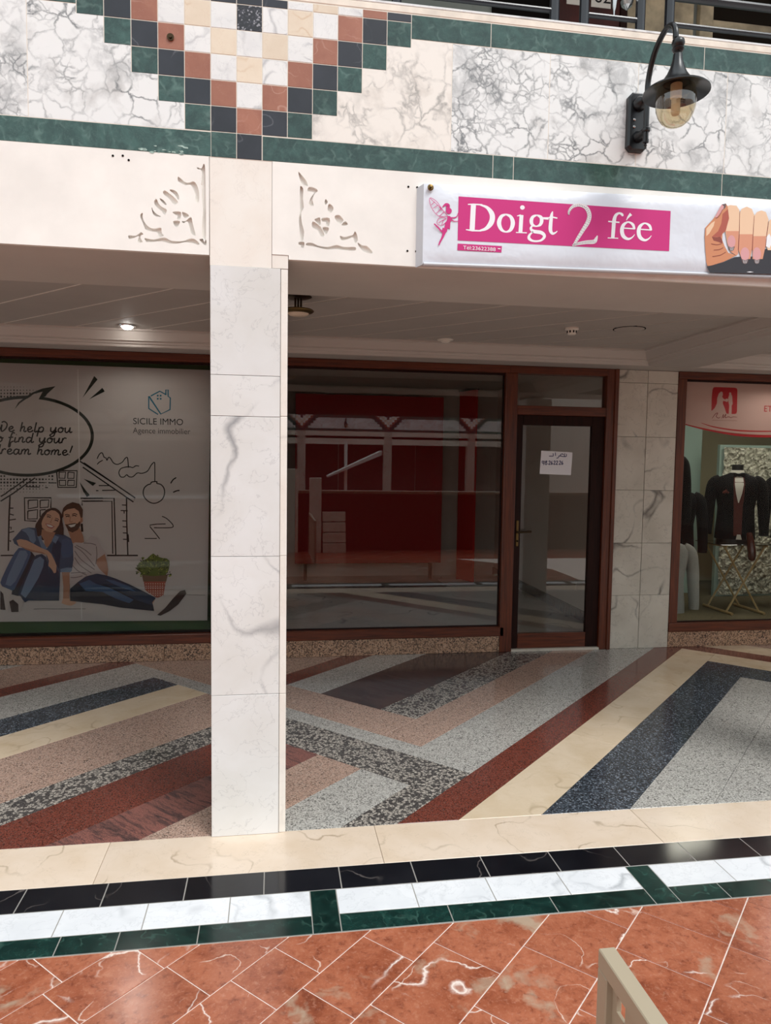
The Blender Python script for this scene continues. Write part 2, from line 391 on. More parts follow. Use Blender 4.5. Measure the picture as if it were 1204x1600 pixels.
plain('black_iron', (15, 16, 19), .3, .5); plain('rail_paint', (34, 36, 42), .22, .6)
plain('brass', (120, 98, 62), .35, .5, 1.0); plain('chrome', (190, 190, 190), .2, .5, 1.0); plain('bronze', (70, 56, 40), .35, .5, .9)
plain('beige_metal', (170, 156, 134), .4, .4); plain('fixture_white', (226, 220, 210), .5, .4); plain('dark_hole', (18, 15, 14), .9, .1)
plain('red_board', (196, 18, 24), .5, .4); plain('red_bright', (226, 22, 24), .5, .4); plain('green_wall', (74, 104, 64), .7, .2); plain('shop_wall', (226, 222, 214), .8, .2); plain('shop_ceiling', (200, 196, 188), .8, .2)
plain('carpet_brown', (104, 96, 76), .95, .1, noise=.15, scale=60); plain('suit_black', (9, 9, 13), .8, .15); plain('suit_grey', (150, 150, 146), .8, .2, noise=.08, scale=200)
plain('vest_maroon', (92, 40, 34), .6, .3, noise=.15, scale=120); plain('shirt_white', (226, 222, 214), .7, .3); plain('shoe_brown', (70, 30, 24), .25, .6); plain('mannequin_black', (20, 22, 26), .35, .5)
plain('pale_teal', (150, 172, 164), .6, .3); plain('beige_wall', (172, 164, 136), .8, .2); plain('opp_wall', (226, 218, 206), .8, .2, noise=.03, scale=1)
plain('parapet', (70, 34, 28), .5, .3, noise=.1, scale=6); plain('opp_dark', (64, 30, 26), .7, .3, noise=.3, scale=1.5); plain('opp_roof', (120, 110, 100), .8, .2); plain('white_board', (228, 228, 224), .5, .3)
plain('upper_grey', (136, 142, 136), .7, .3, noise=.05, scale=2); plain('upper_door', (66, 26, 20), .45, .4, noise=.2, scale=6); plain('upper_beige', (176, 160, 132), .5, .4, noise=.2, scale=5)
glass('shop_glass', (.9, .9, .89), .055); glass('agency_glass', (.80, .80, .79), .012); glass('lit_glass', (.94, .95, .93), .007); glass('lamp_glass', (.80, .72, .56), .10, .03); glass('glass_top', (.2, .22, .22), .12)
plain('bulb', (240, 236, 220), .4, .4); emit('lamp_lit', (255, 250, 244), 26); emit('tube_lit', (255, 250, 235), 9)
plain('vinyl', (224, 228, 236), .28, .5); plain('vinyl_edge', (200, 204, 210), .4, .4)
t = NT('vinyl_banner').set(lin((222, 227, 236)), .3, .5); co = t.coords(False); w_ = t.warp(co, 3, .2, 2)
n1 = t.noise(w_, 7, 3); t.bump(n1.outputs[0], .35, .02); MAT['vinyl_banner'] = t.mat
t = NT('crumpled_foil').set(rough=.45, spec=.5); co = t.coords(False); v = t.n('ShaderNodeTexVoronoi'); v.inputs['Scale'].default_value = 30; t.l(t.warp(co, 20, .06, 3), v.inputs['Vector'])
sp = t.n('ShaderNodeSeparateColor'); t.l(v.outputs['Color'], sp.inputs[0]); t.col(t.ramp(sp.outputs[0], [(0, lin((120, 118, 102))), (.5, lin((196, 194, 178))), (1, lin((226, 224, 210)))])); t.bump(v.outputs['Distance'], .8, .03); MAT['crumpled_foil'] = t.mat
PRINT = dict(skin=(222, 176, 150), skin2=(186, 136, 110), hairdark=(62, 42, 36), hairbrown=(84, 58, 44), lip=(176, 84, 80), teeth=(240, 236, 230), denim=(62, 88, 120), denimdark=(40, 58, 88), denimmid=(70, 100, 140),
    denimlight=(118, 144, 176), denimblack=(30, 38, 56), shoe=(214, 206, 202), sole=(62, 46, 44), tshirt=(206, 196, 196), tshirtshade=(140, 128, 130), potred=(178, 92, 76), potbrown=(120, 96, 74), potdot=(226, 190, 170),
    leafmid=(96, 116, 46), leaflight=(150, 164, 70), leafdark=(62, 82, 34), leafdark2=(48, 62, 30), line=(28, 24, 24), dgreen=(32, 38, 30), paper=(214, 208, 204), teal=(28, 116, 144), greytext=(86, 82, 84),
    pink=(202, 50, 126), bwhite=(240, 240, 244), rhine=(232, 228, 230), rdot=(110, 104, 110), sleeveblack=(56, 56, 62), skinb=(206, 140, 104), skinr=(176, 94, 80), skind=(142, 76, 66), skinl=(236, 200, 168), skinm=(216, 152, 124), nail=(216, 160, 162), nailtip=(110, 92, 92),
    rosepaper=(200, 164, 158), crimson=(176, 22, 34), crimsond=(120, 20, 30), paperw=(226, 226, 232), ink=(40, 44, 96), posterbase=(214, 208, 206), seam=(236, 232, 232))
for k, c in PRINT.items(): plain('print_'+k, c, .55, .3)
# ------------------------------------------------------------------ printed artwork and carved outlines (x,z[,width] in 0.1 mm)
ART = json.loads('''
{"poster":{"P":[["hair","hairdark",[-16847,12087,-17282,11921,-17596,11593,-17819,11199,-18072,10805,-18141,10411,-17996,9951,-17754,9687,-17571,9555,-16575,9816,-16045,9881,-16036,10476,-16132,11070,-16125,11531,-16355,11892,-16600,12055]],
["neck","skin2",[-17617,10411,-17687,9950,-17478,9555,-17426,9027,-17209,9026,-16921,9553,-16632,10146,-17186,10345]],
["face","skin",[-16912,11890,-17224,11712,-17477,11330,-17657,10936,-17603,10542,-17311,10266,-16942,10160,-16628,10344,-16374,10740,-16267,11201,-16347,11596,-16634,11845]],
["fringe","hairdark",[-16847,12081,-17253,11823,-17507,11396,-17659,10805,-17822,11002,-17596,11593,-17220,11954]],
["fringe","hairdark",[-16847,12081,-16542,11826,-16330,11530,-16256,11070,-16132,11070,-16125,11531,-16355,11892,-16600,12055]],["lips","lip",[-17375,10858,-17023,10819,-16686,10621,-16905,10463,-17195,10555]],
["teeth","teeth",[-17302,10805,-17024,10766,-16760,10621,-16935,10555,-17169,10628]],
["shirt","denim",[-19750,9626,-19468,9953,-19092,10411,-18599,10555,-18047,10509,-17936,9819,-17578,9159,-17304,8894,-16955,9355,-16696,10015,-16448,10014,-15951,9947,-15518,9682,-15351,9151,-15255,8486,-15429,7355,-15465,7055,-16341,7064,-16384,6298,-16471,4830,-17033,4839,-17239,7305,-17342,8498,-18450,8702,-18505,9031,-19332,9100,-19634,9298]],
["shirt_fold","denimdark",[-17216,8629,-16970,8495,-16668,7963,-16586,7299,-16435,7031,-16384,6298,-16471,4830,-17033,4839,-17095,6639]],
["shirt_fold","denimdark",[-16455,9552,-16211,9286,-16321,8226,-16430,7297,-16612,7631,-16726,8229,-16968,8628,-16832,9288]],
["sleeve","denimlight",[-19124,10346,-18600,10529,-18173,10345,-18064,9556,-18254,9293,-18526,9557,-18582,9820,-18791,10149]],
["sleeve","denimmid",[-16175,9551,-15829,9749,-15459,9483,-15334,8619,-15603,8222,-16136,8159,-16269,8757]],["cuff","denimlight",[-16337,7297,-15866,7426,-15428,7388,-15465,7055,-16309,7064]],
["collar","denimlight",[-17936,9819,-17687,9950,-17633,9555,-17303,8960,-17402,8630,-17704,9028]],["collar","denimlight",[-16697,9949,-16389,9816,-16646,9288,-16921,9553]],
["dark_gap","denimblack",[-18450,8702,-18648,7978,-19478,6401,-19989,5415,-19410,5208,-19120,5867,-18476,7316,-18089,8238]],
["jeans","denimmid",[-19335,8969,-19681,8511,-20190,7528,-20574,6677,-20705,6283,-20588,6018,-19861,5678,-19707,5742,-19258,6662,-18810,7583,-18441,8504,-18540,8834,-18937,8967]],
["jeans_light","denimlight",[-19247,8771,-18818,8769,-18670,8439,-19089,7453,-19601,6402,-19977,6010,-20341,6147,-20144,6804,-19630,7985]],
["jeans","denimdark",[-18086,8403,-17652,8499,-17347,8233,-17234,7570,-17064,6639,-17019,5640,-17033,4839,-18708,4866,-18957,4737,-19408,5341,-19177,6132,-18662,7251,-18402,7976]],
["jeans_light","denimlight",[-18216,8040,-17779,8302,-17505,8036,-17577,7506,-17933,6648,-18508,5660,-18920,5068,-19252,5405,-18926,6328,-18539,7250]],
["forearm","skin",[-19476,9560,-19199,9658,-18741,9558,-18193,9260,-17705,8975,-17214,8761,-16970,8495,-16731,7964,-16600,7565,-16653,7034,-16797,6982,-16941,7269,-17051,7403,-17203,7570,-17153,7967,-17312,8431,-17712,8599,-18327,8701,-18815,8901,-19331,9153]],
["forearm_shade","skin2",[-19331,9153,-18814,8967,-18202,8766,-17587,8631,-17312,8431,-17712,8553,-18328,8661,-18816,8848]],["forearm","skin2",[-16216,7063,-15609,7057,-15651,5956,-15704,4952,-16169,4926,-16127,5962]],
["hand","skin",[-16168,4993,-15704,4986,-15404,4847,-15187,4676,-15314,4544,-15568,4414,-15913,4473,-16286,4627]],["shoe","shoe",[-20711,5986,-20347,5883,-19863,5612,-20066,4688,-20262,4095,-20749,4236]],
["sole","sole",[-20718,5690,-20509,5423,-20371,4163,-20750,4203]],["shoe","shoe",[-19624,5278,-19256,5206,-19049,4805,-19279,4077,-19528,3949,-20017,4091,-20126,4756,-19936,5017]],
["sole","sole",[-20094,4821,-19815,4963,-19441,4612,-19434,4000,-19957,3990]],["neck","skin2",[-15757,10410,-15384,10277,-14849,10542,-14607,9879,-14551,9414,-15087,9216,-15398,9350,-15608,9947]],
["hair","hairbrown",[-16129,11267,-16141,11663,-16042,12058,-15789,12322,-15350,12522,-14853,12392,-14597,11932,-14629,11403,-14747,11072,-15050,11732,-15671,11928]],
["face","skin",[-16015,11762,-15732,11960,-15233,12048,-14911,11831,-14757,11270,-14802,10741,-14995,10410,-15385,10198,-15696,10331,-15908,10707,-16042,11268]],
["ear","skin2",[-14794,11270,-14630,11350,-14610,11039,-14781,10860]],
["beard","hairbrown",[-15925,10806,-15751,10793,-15500,10859,-15187,10906,-15032,10840,-14810,11072,-14802,10708,-14995,10370,-15386,10158,-15696,10291]],
["teeth","teeth",[-15702,10727,-15377,10780,-15113,10846,-15241,10635,-15505,10555]],
["tshirt","tshirt",[-15373,9171,-15247,9389,-14548,9343,-14003,9952,-13591,9777,-13188,8900,-12860,8504,-12863,8196,-13531,8025,-13661,7587,-13210,7143,-12922,6788,-13796,6840,-14629,6585,-15297,6066,-15667,6115,-15653,6991,-15486,7164,-15350,8037]],
["arm","skin2",[-13656,8026,-13026,8478,-12868,7844,-12775,7227,-12865,6716,-13211,7055,-13457,7321,-13685,7719]],
["jeans","denimblack",[-15631,5763,-15046,6283,-14461,6715,-13629,6927,-12964,6788,-12214,6515,-11210,6060,-10200,5514,-9226,4964,-9346,3891,-10214,3996,-11904,4204,-13243,4493,-14490,4646,-15646,4797]],
["jeans","denimdark",[-15046,6283,-14461,6698,-13629,6909,-12881,6743,-11881,6334,-10707,5699,-9252,4946,-9445,4341,-10716,4808,-11889,5537,-13056,6083,-13808,5916,-14722,5839]],
["jeans_light","denimmid",[-14966,6150,-14216,6449,-13640,6090,-12725,5814,-11891,5359,-10885,4811,-11226,4549,-12233,4920,-13231,5466,-14477,5572]],
["jeans_light","denimmid",[-13051,6480,-12383,6384,-11212,5883,-10710,5432,-11551,5710,-12553,6165]],["sock","skin2",[-9485,4565,-9287,4830,-9188,4426,-9294,3979]],
["shoe","shoe",[-9443,4520,-9253,4830,-8670,5117,-8156,4993,-7293,5519,-7727,4851,-8591,4057,-9091,3599,-9345,3980]],
["sole","sole",[-9109,3572,-8505,4100,-7899,4854,-7336,5457,-6948,5541,-6845,5243,-7471,4398,-8163,3851,-8852,3504]],["pot","potred",[-10125,6314,-8422,6295,-8654,4955,-9184,4945,-9861,5420,-10030,5600]],
["pot_rim","potbrown",[-10257,6805,-8273,6785,-8405,6232,-10160,6252]],["pot_dot","potdot",[-9983,6117,-9906,6116,-9907,6027,-9984,6028]],["pot_dot","potdot",[-9805,6115,-9728,6114,-9729,6025,-9805,6025]],
["pot_dot","potdot",[-9626,6112,-9549,6112,-9550,6022,-9627,6023]],["pot_dot","potdot",[-9447,6110,-9371,6109,-9371,6020,-9448,6021]],["pot_dot","potdot",[-9269,6108,-9192,6107,-9192,6018,-9269,6019]],
["pot_dot","potdot",[-9089,6106,-9013,6105,-9013,6016,-9090,6017]],["pot_dot","potdot",[-8910,6104,-8833,6103,-8834,6014,-8911,6015]],["pot_dot","potdot",[-8731,6102,-8654,6101,-8655,6011,-8732,6012]],
["pot_dot","potdot",[-8551,6100,-8474,6099,-8475,6009,-8552,6010]],["pot_dot","potdot",[-9984,5930,-9908,5929,-9909,5840,-9985,5841]],["pot_dot","potdot",[-9806,5927,-9730,5926,-9730,5837,-9807,5838]],
["pot_dot","potdot",[-9628,5925,-9551,5924,-9552,5835,-9628,5836]],["pot_dot","potdot",[-9449,5923,-9372,5922,-9373,5833,-9450,5834]],["pot_dot","potdot",[-9270,5921,-9193,5920,-9194,5831,-9271,5831]],
["pot_dot","potdot",[-9091,5919,-9014,5918,-9015,5828,-9092,5829]],["pot_dot","potdot",[-8912,5916,-8835,5915,-8835,5826,-8912,5827]],["pot_dot","potdot",[-8732,5914,-8655,5913,-8656,5824,-8733,5825]],
["pot_dot","potdot",[-9986,5743,-9910,5742,-9910,5652,-9987,5653]],["pot_dot","potdot",[-9808,5740,-9731,5739,-9732,5650,-9808,5651]],["pot_dot","potdot",[-9629,5738,-9553,5737,-9553,5648,-9630,5649]],
["pot_dot","potdot",[-9450,5736,-9374,5735,-9374,5645,-9451,5646]],["pot_dot","potdot",[-9271,5733,-9195,5732,-9195,5643,-9272,5644]],["pot_dot","potdot",[-9092,5731,-9016,5730,-9016,5641,-9093,5642]],
["pot_dot","potdot",[-8913,5729,-8836,5728,-8837,5638,-8914,5639]],["pot_dot","potdot",[-8734,5726,-8657,5725,-8657,5636,-8734,5637]],["pot_dot","potdot",[-9988,5555,-9911,5554,-9912,5465,-9989,5466]],
["pot_dot","potdot",[-9809,5553,-9733,5552,-9734,5463,-9810,5464]],["pot_dot","potdot",[-9631,5551,-9554,5549,-9555,5460,-9631,5461]],["pot_dot","potdot",[-9452,5548,-9375,5547,-9376,5458,-9453,5459]],
["pot_dot","potdot",[-9273,5546,-9196,5545,-9197,5455,-9274,5456]],["pot_dot","potdot",[-9094,5543,-9017,5542,-9018,5453,-9094,5454]],["pot_dot","potdot",[-8914,5541,-8838,5540,-8838,5450,-8915,5451]],
["pot_dot","potdot",[-8735,5538,-8658,5537,-8659,5448,-8736,5449]],["pot_dot","potdot",[-9632,5363,-9556,5362,-9556,5273,-9633,5274]],["pot_dot","potdot",[-9453,5361,-9377,5359,-9377,5270,-9454,5271]],
["pot_dot","potdot",[-9274,5358,-9198,5357,-9198,5268,-9275,5269]],["pot_dot","potdot",[-9095,5356,-9018,5354,-9019,5265,-9096,5266]],["pot_dot","potdot",[-8916,5353,-8839,5352,-8840,5262,-8917,5264]],
["pot_dot","potdot",[-8736,5351,-8659,5349,-8660,5260,-8737,5261]],["pot_dot","potdot",[-9634,5175,-9557,5174,-9558,5085,-9635,5086]],["pot_dot","potdot",[-9455,5173,-9378,5172,-9379,5082,-9456,5084]],
["pot_dot","potdot",[-9276,5170,-9199,5169,-9200,5080,-9277,5081]],["pot_dot","potdot",[-9097,5168,-9020,5167,-9020,5077,-9097,5078]],["pot_dot","potdot",[-8917,5165,-8840,5164,-8841,5074,-8918,5076]],
["pot_dot","potdot",[-8738,5162,-8661,5161,-8661,5072,-8738,5073]],
["foliage","leafmid",[-10648,7429,-10476,7738,-10179,7913,-9839,8088,-9582,8352,-9369,8484,-9115,8279,-8733,8125,-8350,8078,-8137,7899,-8140,7542,-8228,7097,-8444,6742,-9426,6680,-10189,6777,-10482,7118]],
["leaf","leaflight",[-8621,7553,-8509,7567,-8452,7669,-8564,7654]],["leaf","leafdark",[-9126,6828,-9040,6819,-8983,6888,-9070,6897]],["leaf","leaflight",[-10237,6710,-10341,6727,-10410,6645,-10307,6628]],
["leaf","leafdark2",[-8410,7291,-8302,7312,-8263,7418,-8370,7397]],["leaf","leaflight",[-9552,7185,-9592,7290,-9691,7334,-9652,7229]],["leaf","leafdark",[-8164,6789,-8056,6726,-7945,6783,-8053,6845]],
["leaf","leaflight",[-10149,7962,-10178,8086,-10281,8154,-10252,8030]],["leaf","leafdark2",[-10542,6980,-10586,7048,-10665,7042,-10620,6974]],["leaf","leaflight",[-10208,6821,-10291,6863,-10367,6808,-10284,6765]],
["leaf","leafdark",[-9063,7690,-8977,7770,-9000,7887,-9086,7807]],["leaf","leaflight",[-10048,8067,-10113,8192,-10243,8234,-10178,8110]],["leaf","leafdark2",[-8279,7427,-8159,7484,-8111,7611,-8230,7554]],
["leaf","leaflight",[-9750,7375,-9808,7469,-9912,7491,-9854,7398]],["leaf","leafdark",[-8178,6950,-8094,6932,-8062,7015,-8146,7033]],["leaf","leaflight",[-9198,7421,-9097,7499,-9096,7629,-9197,7552]],
["leaf","leafdark2",[-8348,6846,-8258,6767,-8141,6773,-8231,6852]],["leaf","leaflight",[-10557,7272,-10665,7353,-10799,7351,-10690,7270]],["leaf","leafdark",[-8370,6982,-8308,6919,-8227,6947,-8288,7010]],
["leaf","leaflight",[-9543,7419,-9501,7542,-9542,7666,-9584,7543]],["leaf","leafdark2",[-10561,6866,-10644,6928,-10740,6893,-10658,6830]],["leaf","leaflight",[-9806,7902,-9806,8024,-9906,8086,-9906,7963]],
["leaf","leafdark",[-9368,7860,-9342,7946,-9397,8016,-9423,7930]],["leaf","leaflight",[-10284,6775,-10347,6818,-10404,6768,-10342,6725]],["leaf","leafdark2",[-9421,7104,-9423,7217,-9492,7305,-9490,7192]],
["leaf","leaflight",[-9712,7805,-9712,7908,-9800,7953,-9800,7850]],["leaf","leafdark",[-9541,7026,-9532,7152,-9630,7227,-9639,7101]],["leaf","leaflight",[-8706,7528,-8618,7558,-8593,7651,-8680,7621]],
["leaf","leafdark2",[-8888,7594,-8809,7641,-8803,7736,-8883,7689]],["leaf","leaflight",[-9572,7009,-9637,7111,-9751,7142,-9685,7040]],["leaf","leafdark",[-8431,7652,-8346,7640,-8299,7715,-8384,7726]],
["leaf","leaflight",[-9624,7235,-9616,7339,-9705,7385,-9713,7282]],["leaf","leafdark2",[-9104,8245,-9021,8298,-9028,8398,-9111,8346]],["leaf","leaflight",[-10185,7109,-10220,7187,-10302,7179,-10267,7101]],
["leaf","leafdark",[-8362,7526,-8282,7550,-8261,7634,-8341,7610]],["leaf","leaflight",[-10229,7471,-10296,7534,-10386,7523,-10318,7460]],["leaf","leafdark2",[-8617,7888,-8524,7907,-8488,7999,-8581,7980]],
["leaf","leaflight",[-9129,7796,-9100,7871,-9138,7942,-9168,7867]],["leaf","leafdark",[-10546,6942,-10647,6973,-10716,6889,-10614,6857]],["leaf","leaflight",[-9971,6913,-10089,6960,-10203,6902,-10084,6854]],
["leaf","leafdark2",[-9394,7676,-9353,7751,-9384,7832,-9425,7757]],["leaf","leaflight",[-9554,7638,-9537,7724,-9618,7750,-9635,7663]],["leaf","leafdark",[-10085,8029,-10155,8143,-10281,8173,-10211,8060]],
["leaf","leaflight",[-8250,6706,-8190,6629,-8097,6652,-8157,6730]],["leaf","leafdark2",[-9418,7837,-9421,7951,-9501,8029,-9498,7914]],["leaf","leaflight",[-8474,7797,-8361,7841,-8304,7952,-8417,7908]],
["leaf","leafdark",[-8553,7416,-8464,7430,-8454,7523,-8542,7509]],["leaf","leaflight",[-10485,7038,-10549,7085,-10604,7027,-10540,6981]],["leaf","leafdark2",[-9669,6947,-9710,7031,-9801,7032,-9760,6947]],
["leaf","leaflight",[-9122,7870,-9084,7931,-9117,7995,-9155,7934]],["leaf","leafdark",[-8899,6983,-8774,6921,-8646,6975,-8771,7038]],["leaf","leaflight",[-8456,7001,-8373,6959,-8293,7006,-8376,7049]],
["leaf","leafdark2",[-9811,7888,-9798,7974,-9863,8029,-9877,7942]],["leaf","leaflight",[-8440,7158,-8347,7166,-8287,7241,-8380,7233]],["leaf","leafdark",[-8655,7264,-8536,7289,-8465,7391,-8584,7366]],
["leaf","leaflight",[-10205,7483,-10246,7574,-10342,7587,-10301,7495]],["leaf","leafdark2",[-9875,7620,-9914,7715,-10008,7748,-9969,7653]],["leaf","leaflight",[-9474,8127,-9410,8206,-9433,8307,-9497,8227]],
["leaf","leafdark",[-10529,7268,-10617,7370,-10748,7368,-10660,7266]],["leaf","leaflight",[-8722,7564,-8596,7570,-8517,7672,-8643,7665]],["leaf","leafdark2",[-10446,7196,-10546,7263,-10661,7230,-10561,7163]],
["leaf","leaflight",[-8396,7086,-8336,7019,-8258,7063,-8319,7130]],["leaf","leafdark",[-8933,6817,-8829,6743,-8703,6747,-8807,6821]],["leaf","leaflight",[-8180,6752,-8086,6661,-7957,6671,-8052,6762]],
["leaf","leafdark2",[-10471,7481,-10562,7560,-10680,7572,-10589,7493]],["leaf","leaflight",[-10067,7526,-10099,7608,-10183,7594,-10151,7512]],["leaf","leafdark",[-9714,6853,-9794,6936,-9903,6907,-9823,6824]],
["leaf","leaflight",[-8924,7254,-8809,7256,-8745,7356,-8860,7354]],["leaf","leafdark2",[-9076,7719,-9000,7778,-9004,7876,-9080,7818]],["leaf","leaflight",[-8456,6990,-8353,6990,-8306,7086,-8409,7085]],
["leaf","leafdark",[-8385,7353,-8271,7378,-8214,7484,-8328,7458]],["leaf","leaflight",[-9291,8084,-9273,8164,-9326,8224,-9343,8144]],["leaf","leafdark2",[-10247,7838,-10278,7941,-10379,7964,-10348,7860]],
["leaf","leaflight",[-8765,7214,-8658,7200,-8573,7271,-8681,7285]],["leaf","leafdark",[-8518,7626,-8432,7670,-8436,7769,-8522,7725]],["leaf","leaflight",[-9008,8213,-8952,8282,-8972,8371,-9029,8301]],
["leaf","leafdark2",[-8462,6761,-8396,6706,-8319,6742,-8385,6797]],["leaf","leaflight",[-8716,7961,-8588,8008,-8519,8129,-8647,8083]],["leaf","leafdark",[-9635,7845,-9659,7973,-9763,8045,-9739,7917]],
["leaf","leaflight",[-9278,8156,-9245,8257,-9315,8333,-9348,8233]],["leaf","leafdark2",[-10236,6841,-10296,6914,-10382,6881,-10322,6808]],["leaf","leaflight",[-10035,8106,-10068,8189,-10150,8209,-10118,8127]],
["leaf","leafdark",[-8937,7292,-8820,7354,-8794,7488,-8911,7426]],["leaf","leaflight",[-8479,7808,-8376,7814,-8332,7912,-8436,7906]],["leaf","leafdark2",[-8938,6891,-8848,6886,-8794,6962,-8885,6967]],
["leaf","leaflight",[-9625,8072,-9570,8151,-9603,8242,-9659,8163]],["leaf","leafdark",[-9322,7556,-9280,7686,-9325,7816,-9368,7685]],["leaf","leaflight",[-9422,7382,-9381,7490,-9413,7601,-9454,7493]],
["leaf","leafdark2",[-10521,7224,-10597,7335,-10722,7371,-10646,7260]],["leaf","leaflight",[-10227,7660,-10260,7777,-10368,7823,-10335,7706]],["leaf","leafdark",[-9929,7243,-10028,7338,-10162,7333,-10063,7238]],
["leaf","leaflight",[-9408,7372,-9365,7464,-9426,7545,-9469,7453]],["leaf","leafdark2",[-9891,7804,-9878,7923,-9959,8008,-9972,7889]],["leaf","leaflight",[-8290,7510,-8201,7502,-8178,7592,-8268,7601]],
["leaf","leafdark",[-8655,7132,-8544,7142,-8482,7240,-8593,7229]],["leaf","leaflight",[-9762,7764,-9751,7847,-9808,7905,-9819,7822]],["leaf","leafdark2",[-10081,7849,-10123,7963,-10229,8016,-10186,7902]],
["leaf","leaflight",[-8785,7505,-8714,7540,-8725,7621,-8796,7586]],["leaf","leafdark",[-8509,7724,-8416,7735,-8373,7822,-8466,7811]],["leaf","leaflight",[-9501,8193,-9465,8316,-9504,8437,-9539,8314]],
["leaf","leafdark2",[-9050,7189,-8925,7195,-8850,7298,-8975,7292]],["leaf","leaflight",[-8851,7150,-8727,7148,-8651,7249,-8775,7252]],["leaf","leafdark",[-10078,7637,-10089,7736,-10167,7792,-10156,7694]],
["leaf","leaflight",[-9436,8007,-9371,8077,-9413,8165,-9478,8094]],["leaf","leafdark2",[-8206,6785,-8074,6780,-7968,6863,-8101,6868]],["leaf","leaflight",[-9518,8009,-9503,8150,-9587,8262,-9602,8120]],
["leaf","leafdark",[-8610,7956,-8506,8002,-8482,8118,-8587,8072]],["leaf","leaflight",[-8235,6654,-8140,6607,-8048,6659,-8143,6706]],["leaf","leafdark2",[-9274,7522,-9220,7580,-9260,7651,-9313,7592]],
["leaf","leaflight",[-9752,7753,-9766,7895,-9878,7977,-9864,7835]],["leaf","leafdark",[-8281,7281,-8206,7268,-8167,7337,-8243,7350]],["leaf","leaflight",[-9046,7105,-8925,7155,-8858,7271,-8980,7222]],
["leaf","leafdark2",[-10360,7243,-10425,7357,-10549,7388,-10483,7274]],["leaf","leaflight",[-10425,7001,-10509,7055,-10590,6995,-10505,6941]],["leaf","leafdark",[-10528,6997,-10628,7066,-10745,7040,-10645,6971]],
["leaf","leaflight",[-9049,6897,-8979,6851,-8903,6884,-8973,6930]],["leaf","leafdark2",[-9336,8139,-9286,8232,-9338,8324,-9387,8231]],["leaf","leaflight",[-8815,7668,-8742,7732,-8739,7831,-8812,7768]],
["leaf","leafdark",[-10408,7125,-10471,7202,-10566,7185,-10503,7108]],["leaf","leaflight",[-9548,7540,-9488,7612,-9536,7694,-9596,7622]],["leaf","leafdark2",[-8539,7195,-8460,7165,-8392,7215,-8470,7245]],
["action_mark","dgreen",[-13640,22237,-13399,21976,-14515,20561]],["action_mark","dgreen",[-13056,21353,-12884,21081,-14049,20443]],["action_mark","dgreen",[-14534,14330,-13609,14006,-13859,13782]],
["action_mark","dgreen",[-14497,13251,-14215,13253,-14092,13056,-14313,12923]],["action_mark","dgreen",[-14839,14106,-14254,13252,-14536,13250]],
["halftone_dot","line",[-20365,21216,-20332,21217,-20333,21181,-20366,21180]],["halftone_dot","line",[-20150,21233,-20095,21235,-20096,21177,-20151,21175]],
["halftone_dot","line",[-19920,21236,-19873,21237,-19874,21188,-19921,21186]],["halftone_dot","line",[-19694,21244,-19645,21246,-19646,21193,-19695,21192]],
["halftone_dot","line",[-19471,21255,-19414,21256,-19415,21196,-19472,21194]],["halftone_dot","line",[-19238,21255,-19193,21257,-19194,21209,-19239,21207]],
["halftone_dot","line",[-19012,21263,-18964,21265,-18965,21214,-19013,21213]],["halftone_dot","line",[-18779,21265,-18741,21266,-18742,21226,-18780,21225]],
["halftone_dot","line",[-18547,21267,-18518,21268,-18518,21237,-18547,21236]],["halftone_dot","line",[-20395,21003,-20311,21005,-20313,20915,-20397,20913]],
["halftone_dot","line",[-20164,21003,-20091,21005,-20093,20928,-20165,20926]],["halftone_dot","line",[-19939,21012,-19862,21014,-19864,20933,-19941,20930]],
["halftone_dot","line",[-19715,21021,-19633,21024,-19634,20936,-19717,20934]],["halftone_dot","line",[-19497,21037,-19396,21040,-19399,20933,-19500,20930]],
["halftone_dot","line",[-19264,21037,-19176,21040,-19177,20946,-19266,20944]],["halftone_dot","line",[-19029,21036,-18956,21038,-18957,20961,-19031,20958]],
["halftone_dot","line",[-18795,21036,-18734,21038,-18735,20974,-18797,20972]],["halftone_dot","line",[-18572,21048,-18501,21050,-18502,20975,-18574,20973]],
["halftone_dot","line",[-18344,21055,-18272,21057,-18274,20982,-18345,20980]],["halftone_dot","line",[-18108,21054,-18051,21055,-18052,20996,-18109,20994]],
["halftone_dot","line",[-17870,21052,-17831,21053,-17832,21011,-17871,21010]],["halftone_dot","line",[-17639,21056,-17604,21057,-17605,21020,-17640,21019]],
["halftone_dot","line",[-17407,21061,-17377,21061,-17377,21029,-17408,21028]],["halftone_dot","line",[-20404,20767,-20312,20769,-20315,20672,-20406,20669]],
["halftone_dot","line",[-20178,20773,-20086,20776,-20088,20679,-20180,20676]],["halftone_dot","line",[-19954,20782,-19857,20785,-19859,20682,-19956,20679]],
["halftone_dot","line",[-19744,20806,-19613,20809,-19616,20671,-19747,20668]],["halftone_dot","line",[-19522,20818,-19381,20822,-19384,20672,-19525,20668]],
["halftone_dot","line",[-19276,20805,-19173,20808,-19175,20698,-19278,20695]],["halftone_dot","line",[-19062,20825,-18931,20829,-18934,20691,-19065,20687]],
["halftone_dot","line",[-18821,20818,-18717,20821,-18719,20711,-18823,20708]],["halftone_dot","line",[-18596,20827,-18486,20831,-18488,20714,-18598,20711]],
["halftone_dot","line",[-18366,20833,-18258,20836,-18261,20722,-18368,20719]],["halftone_dot","line",[-18134,20836,-18033,20839,-18035,20732,-18136,20729]],
["halftone_dot","line",[-17888,20824,-17821,20826,-17823,20756,-17890,20754]],["halftone_dot","line",[-17660,20832,-17591,20834,-17592,20761,-17662,20759]],
["halftone_dot","line",[-17432,20840,-17360,20842,-17361,20766,-17433,20764]],["halftone_dot","line",[-20436,20555,-20290,20559,-20293,20404,-20439,20400]],
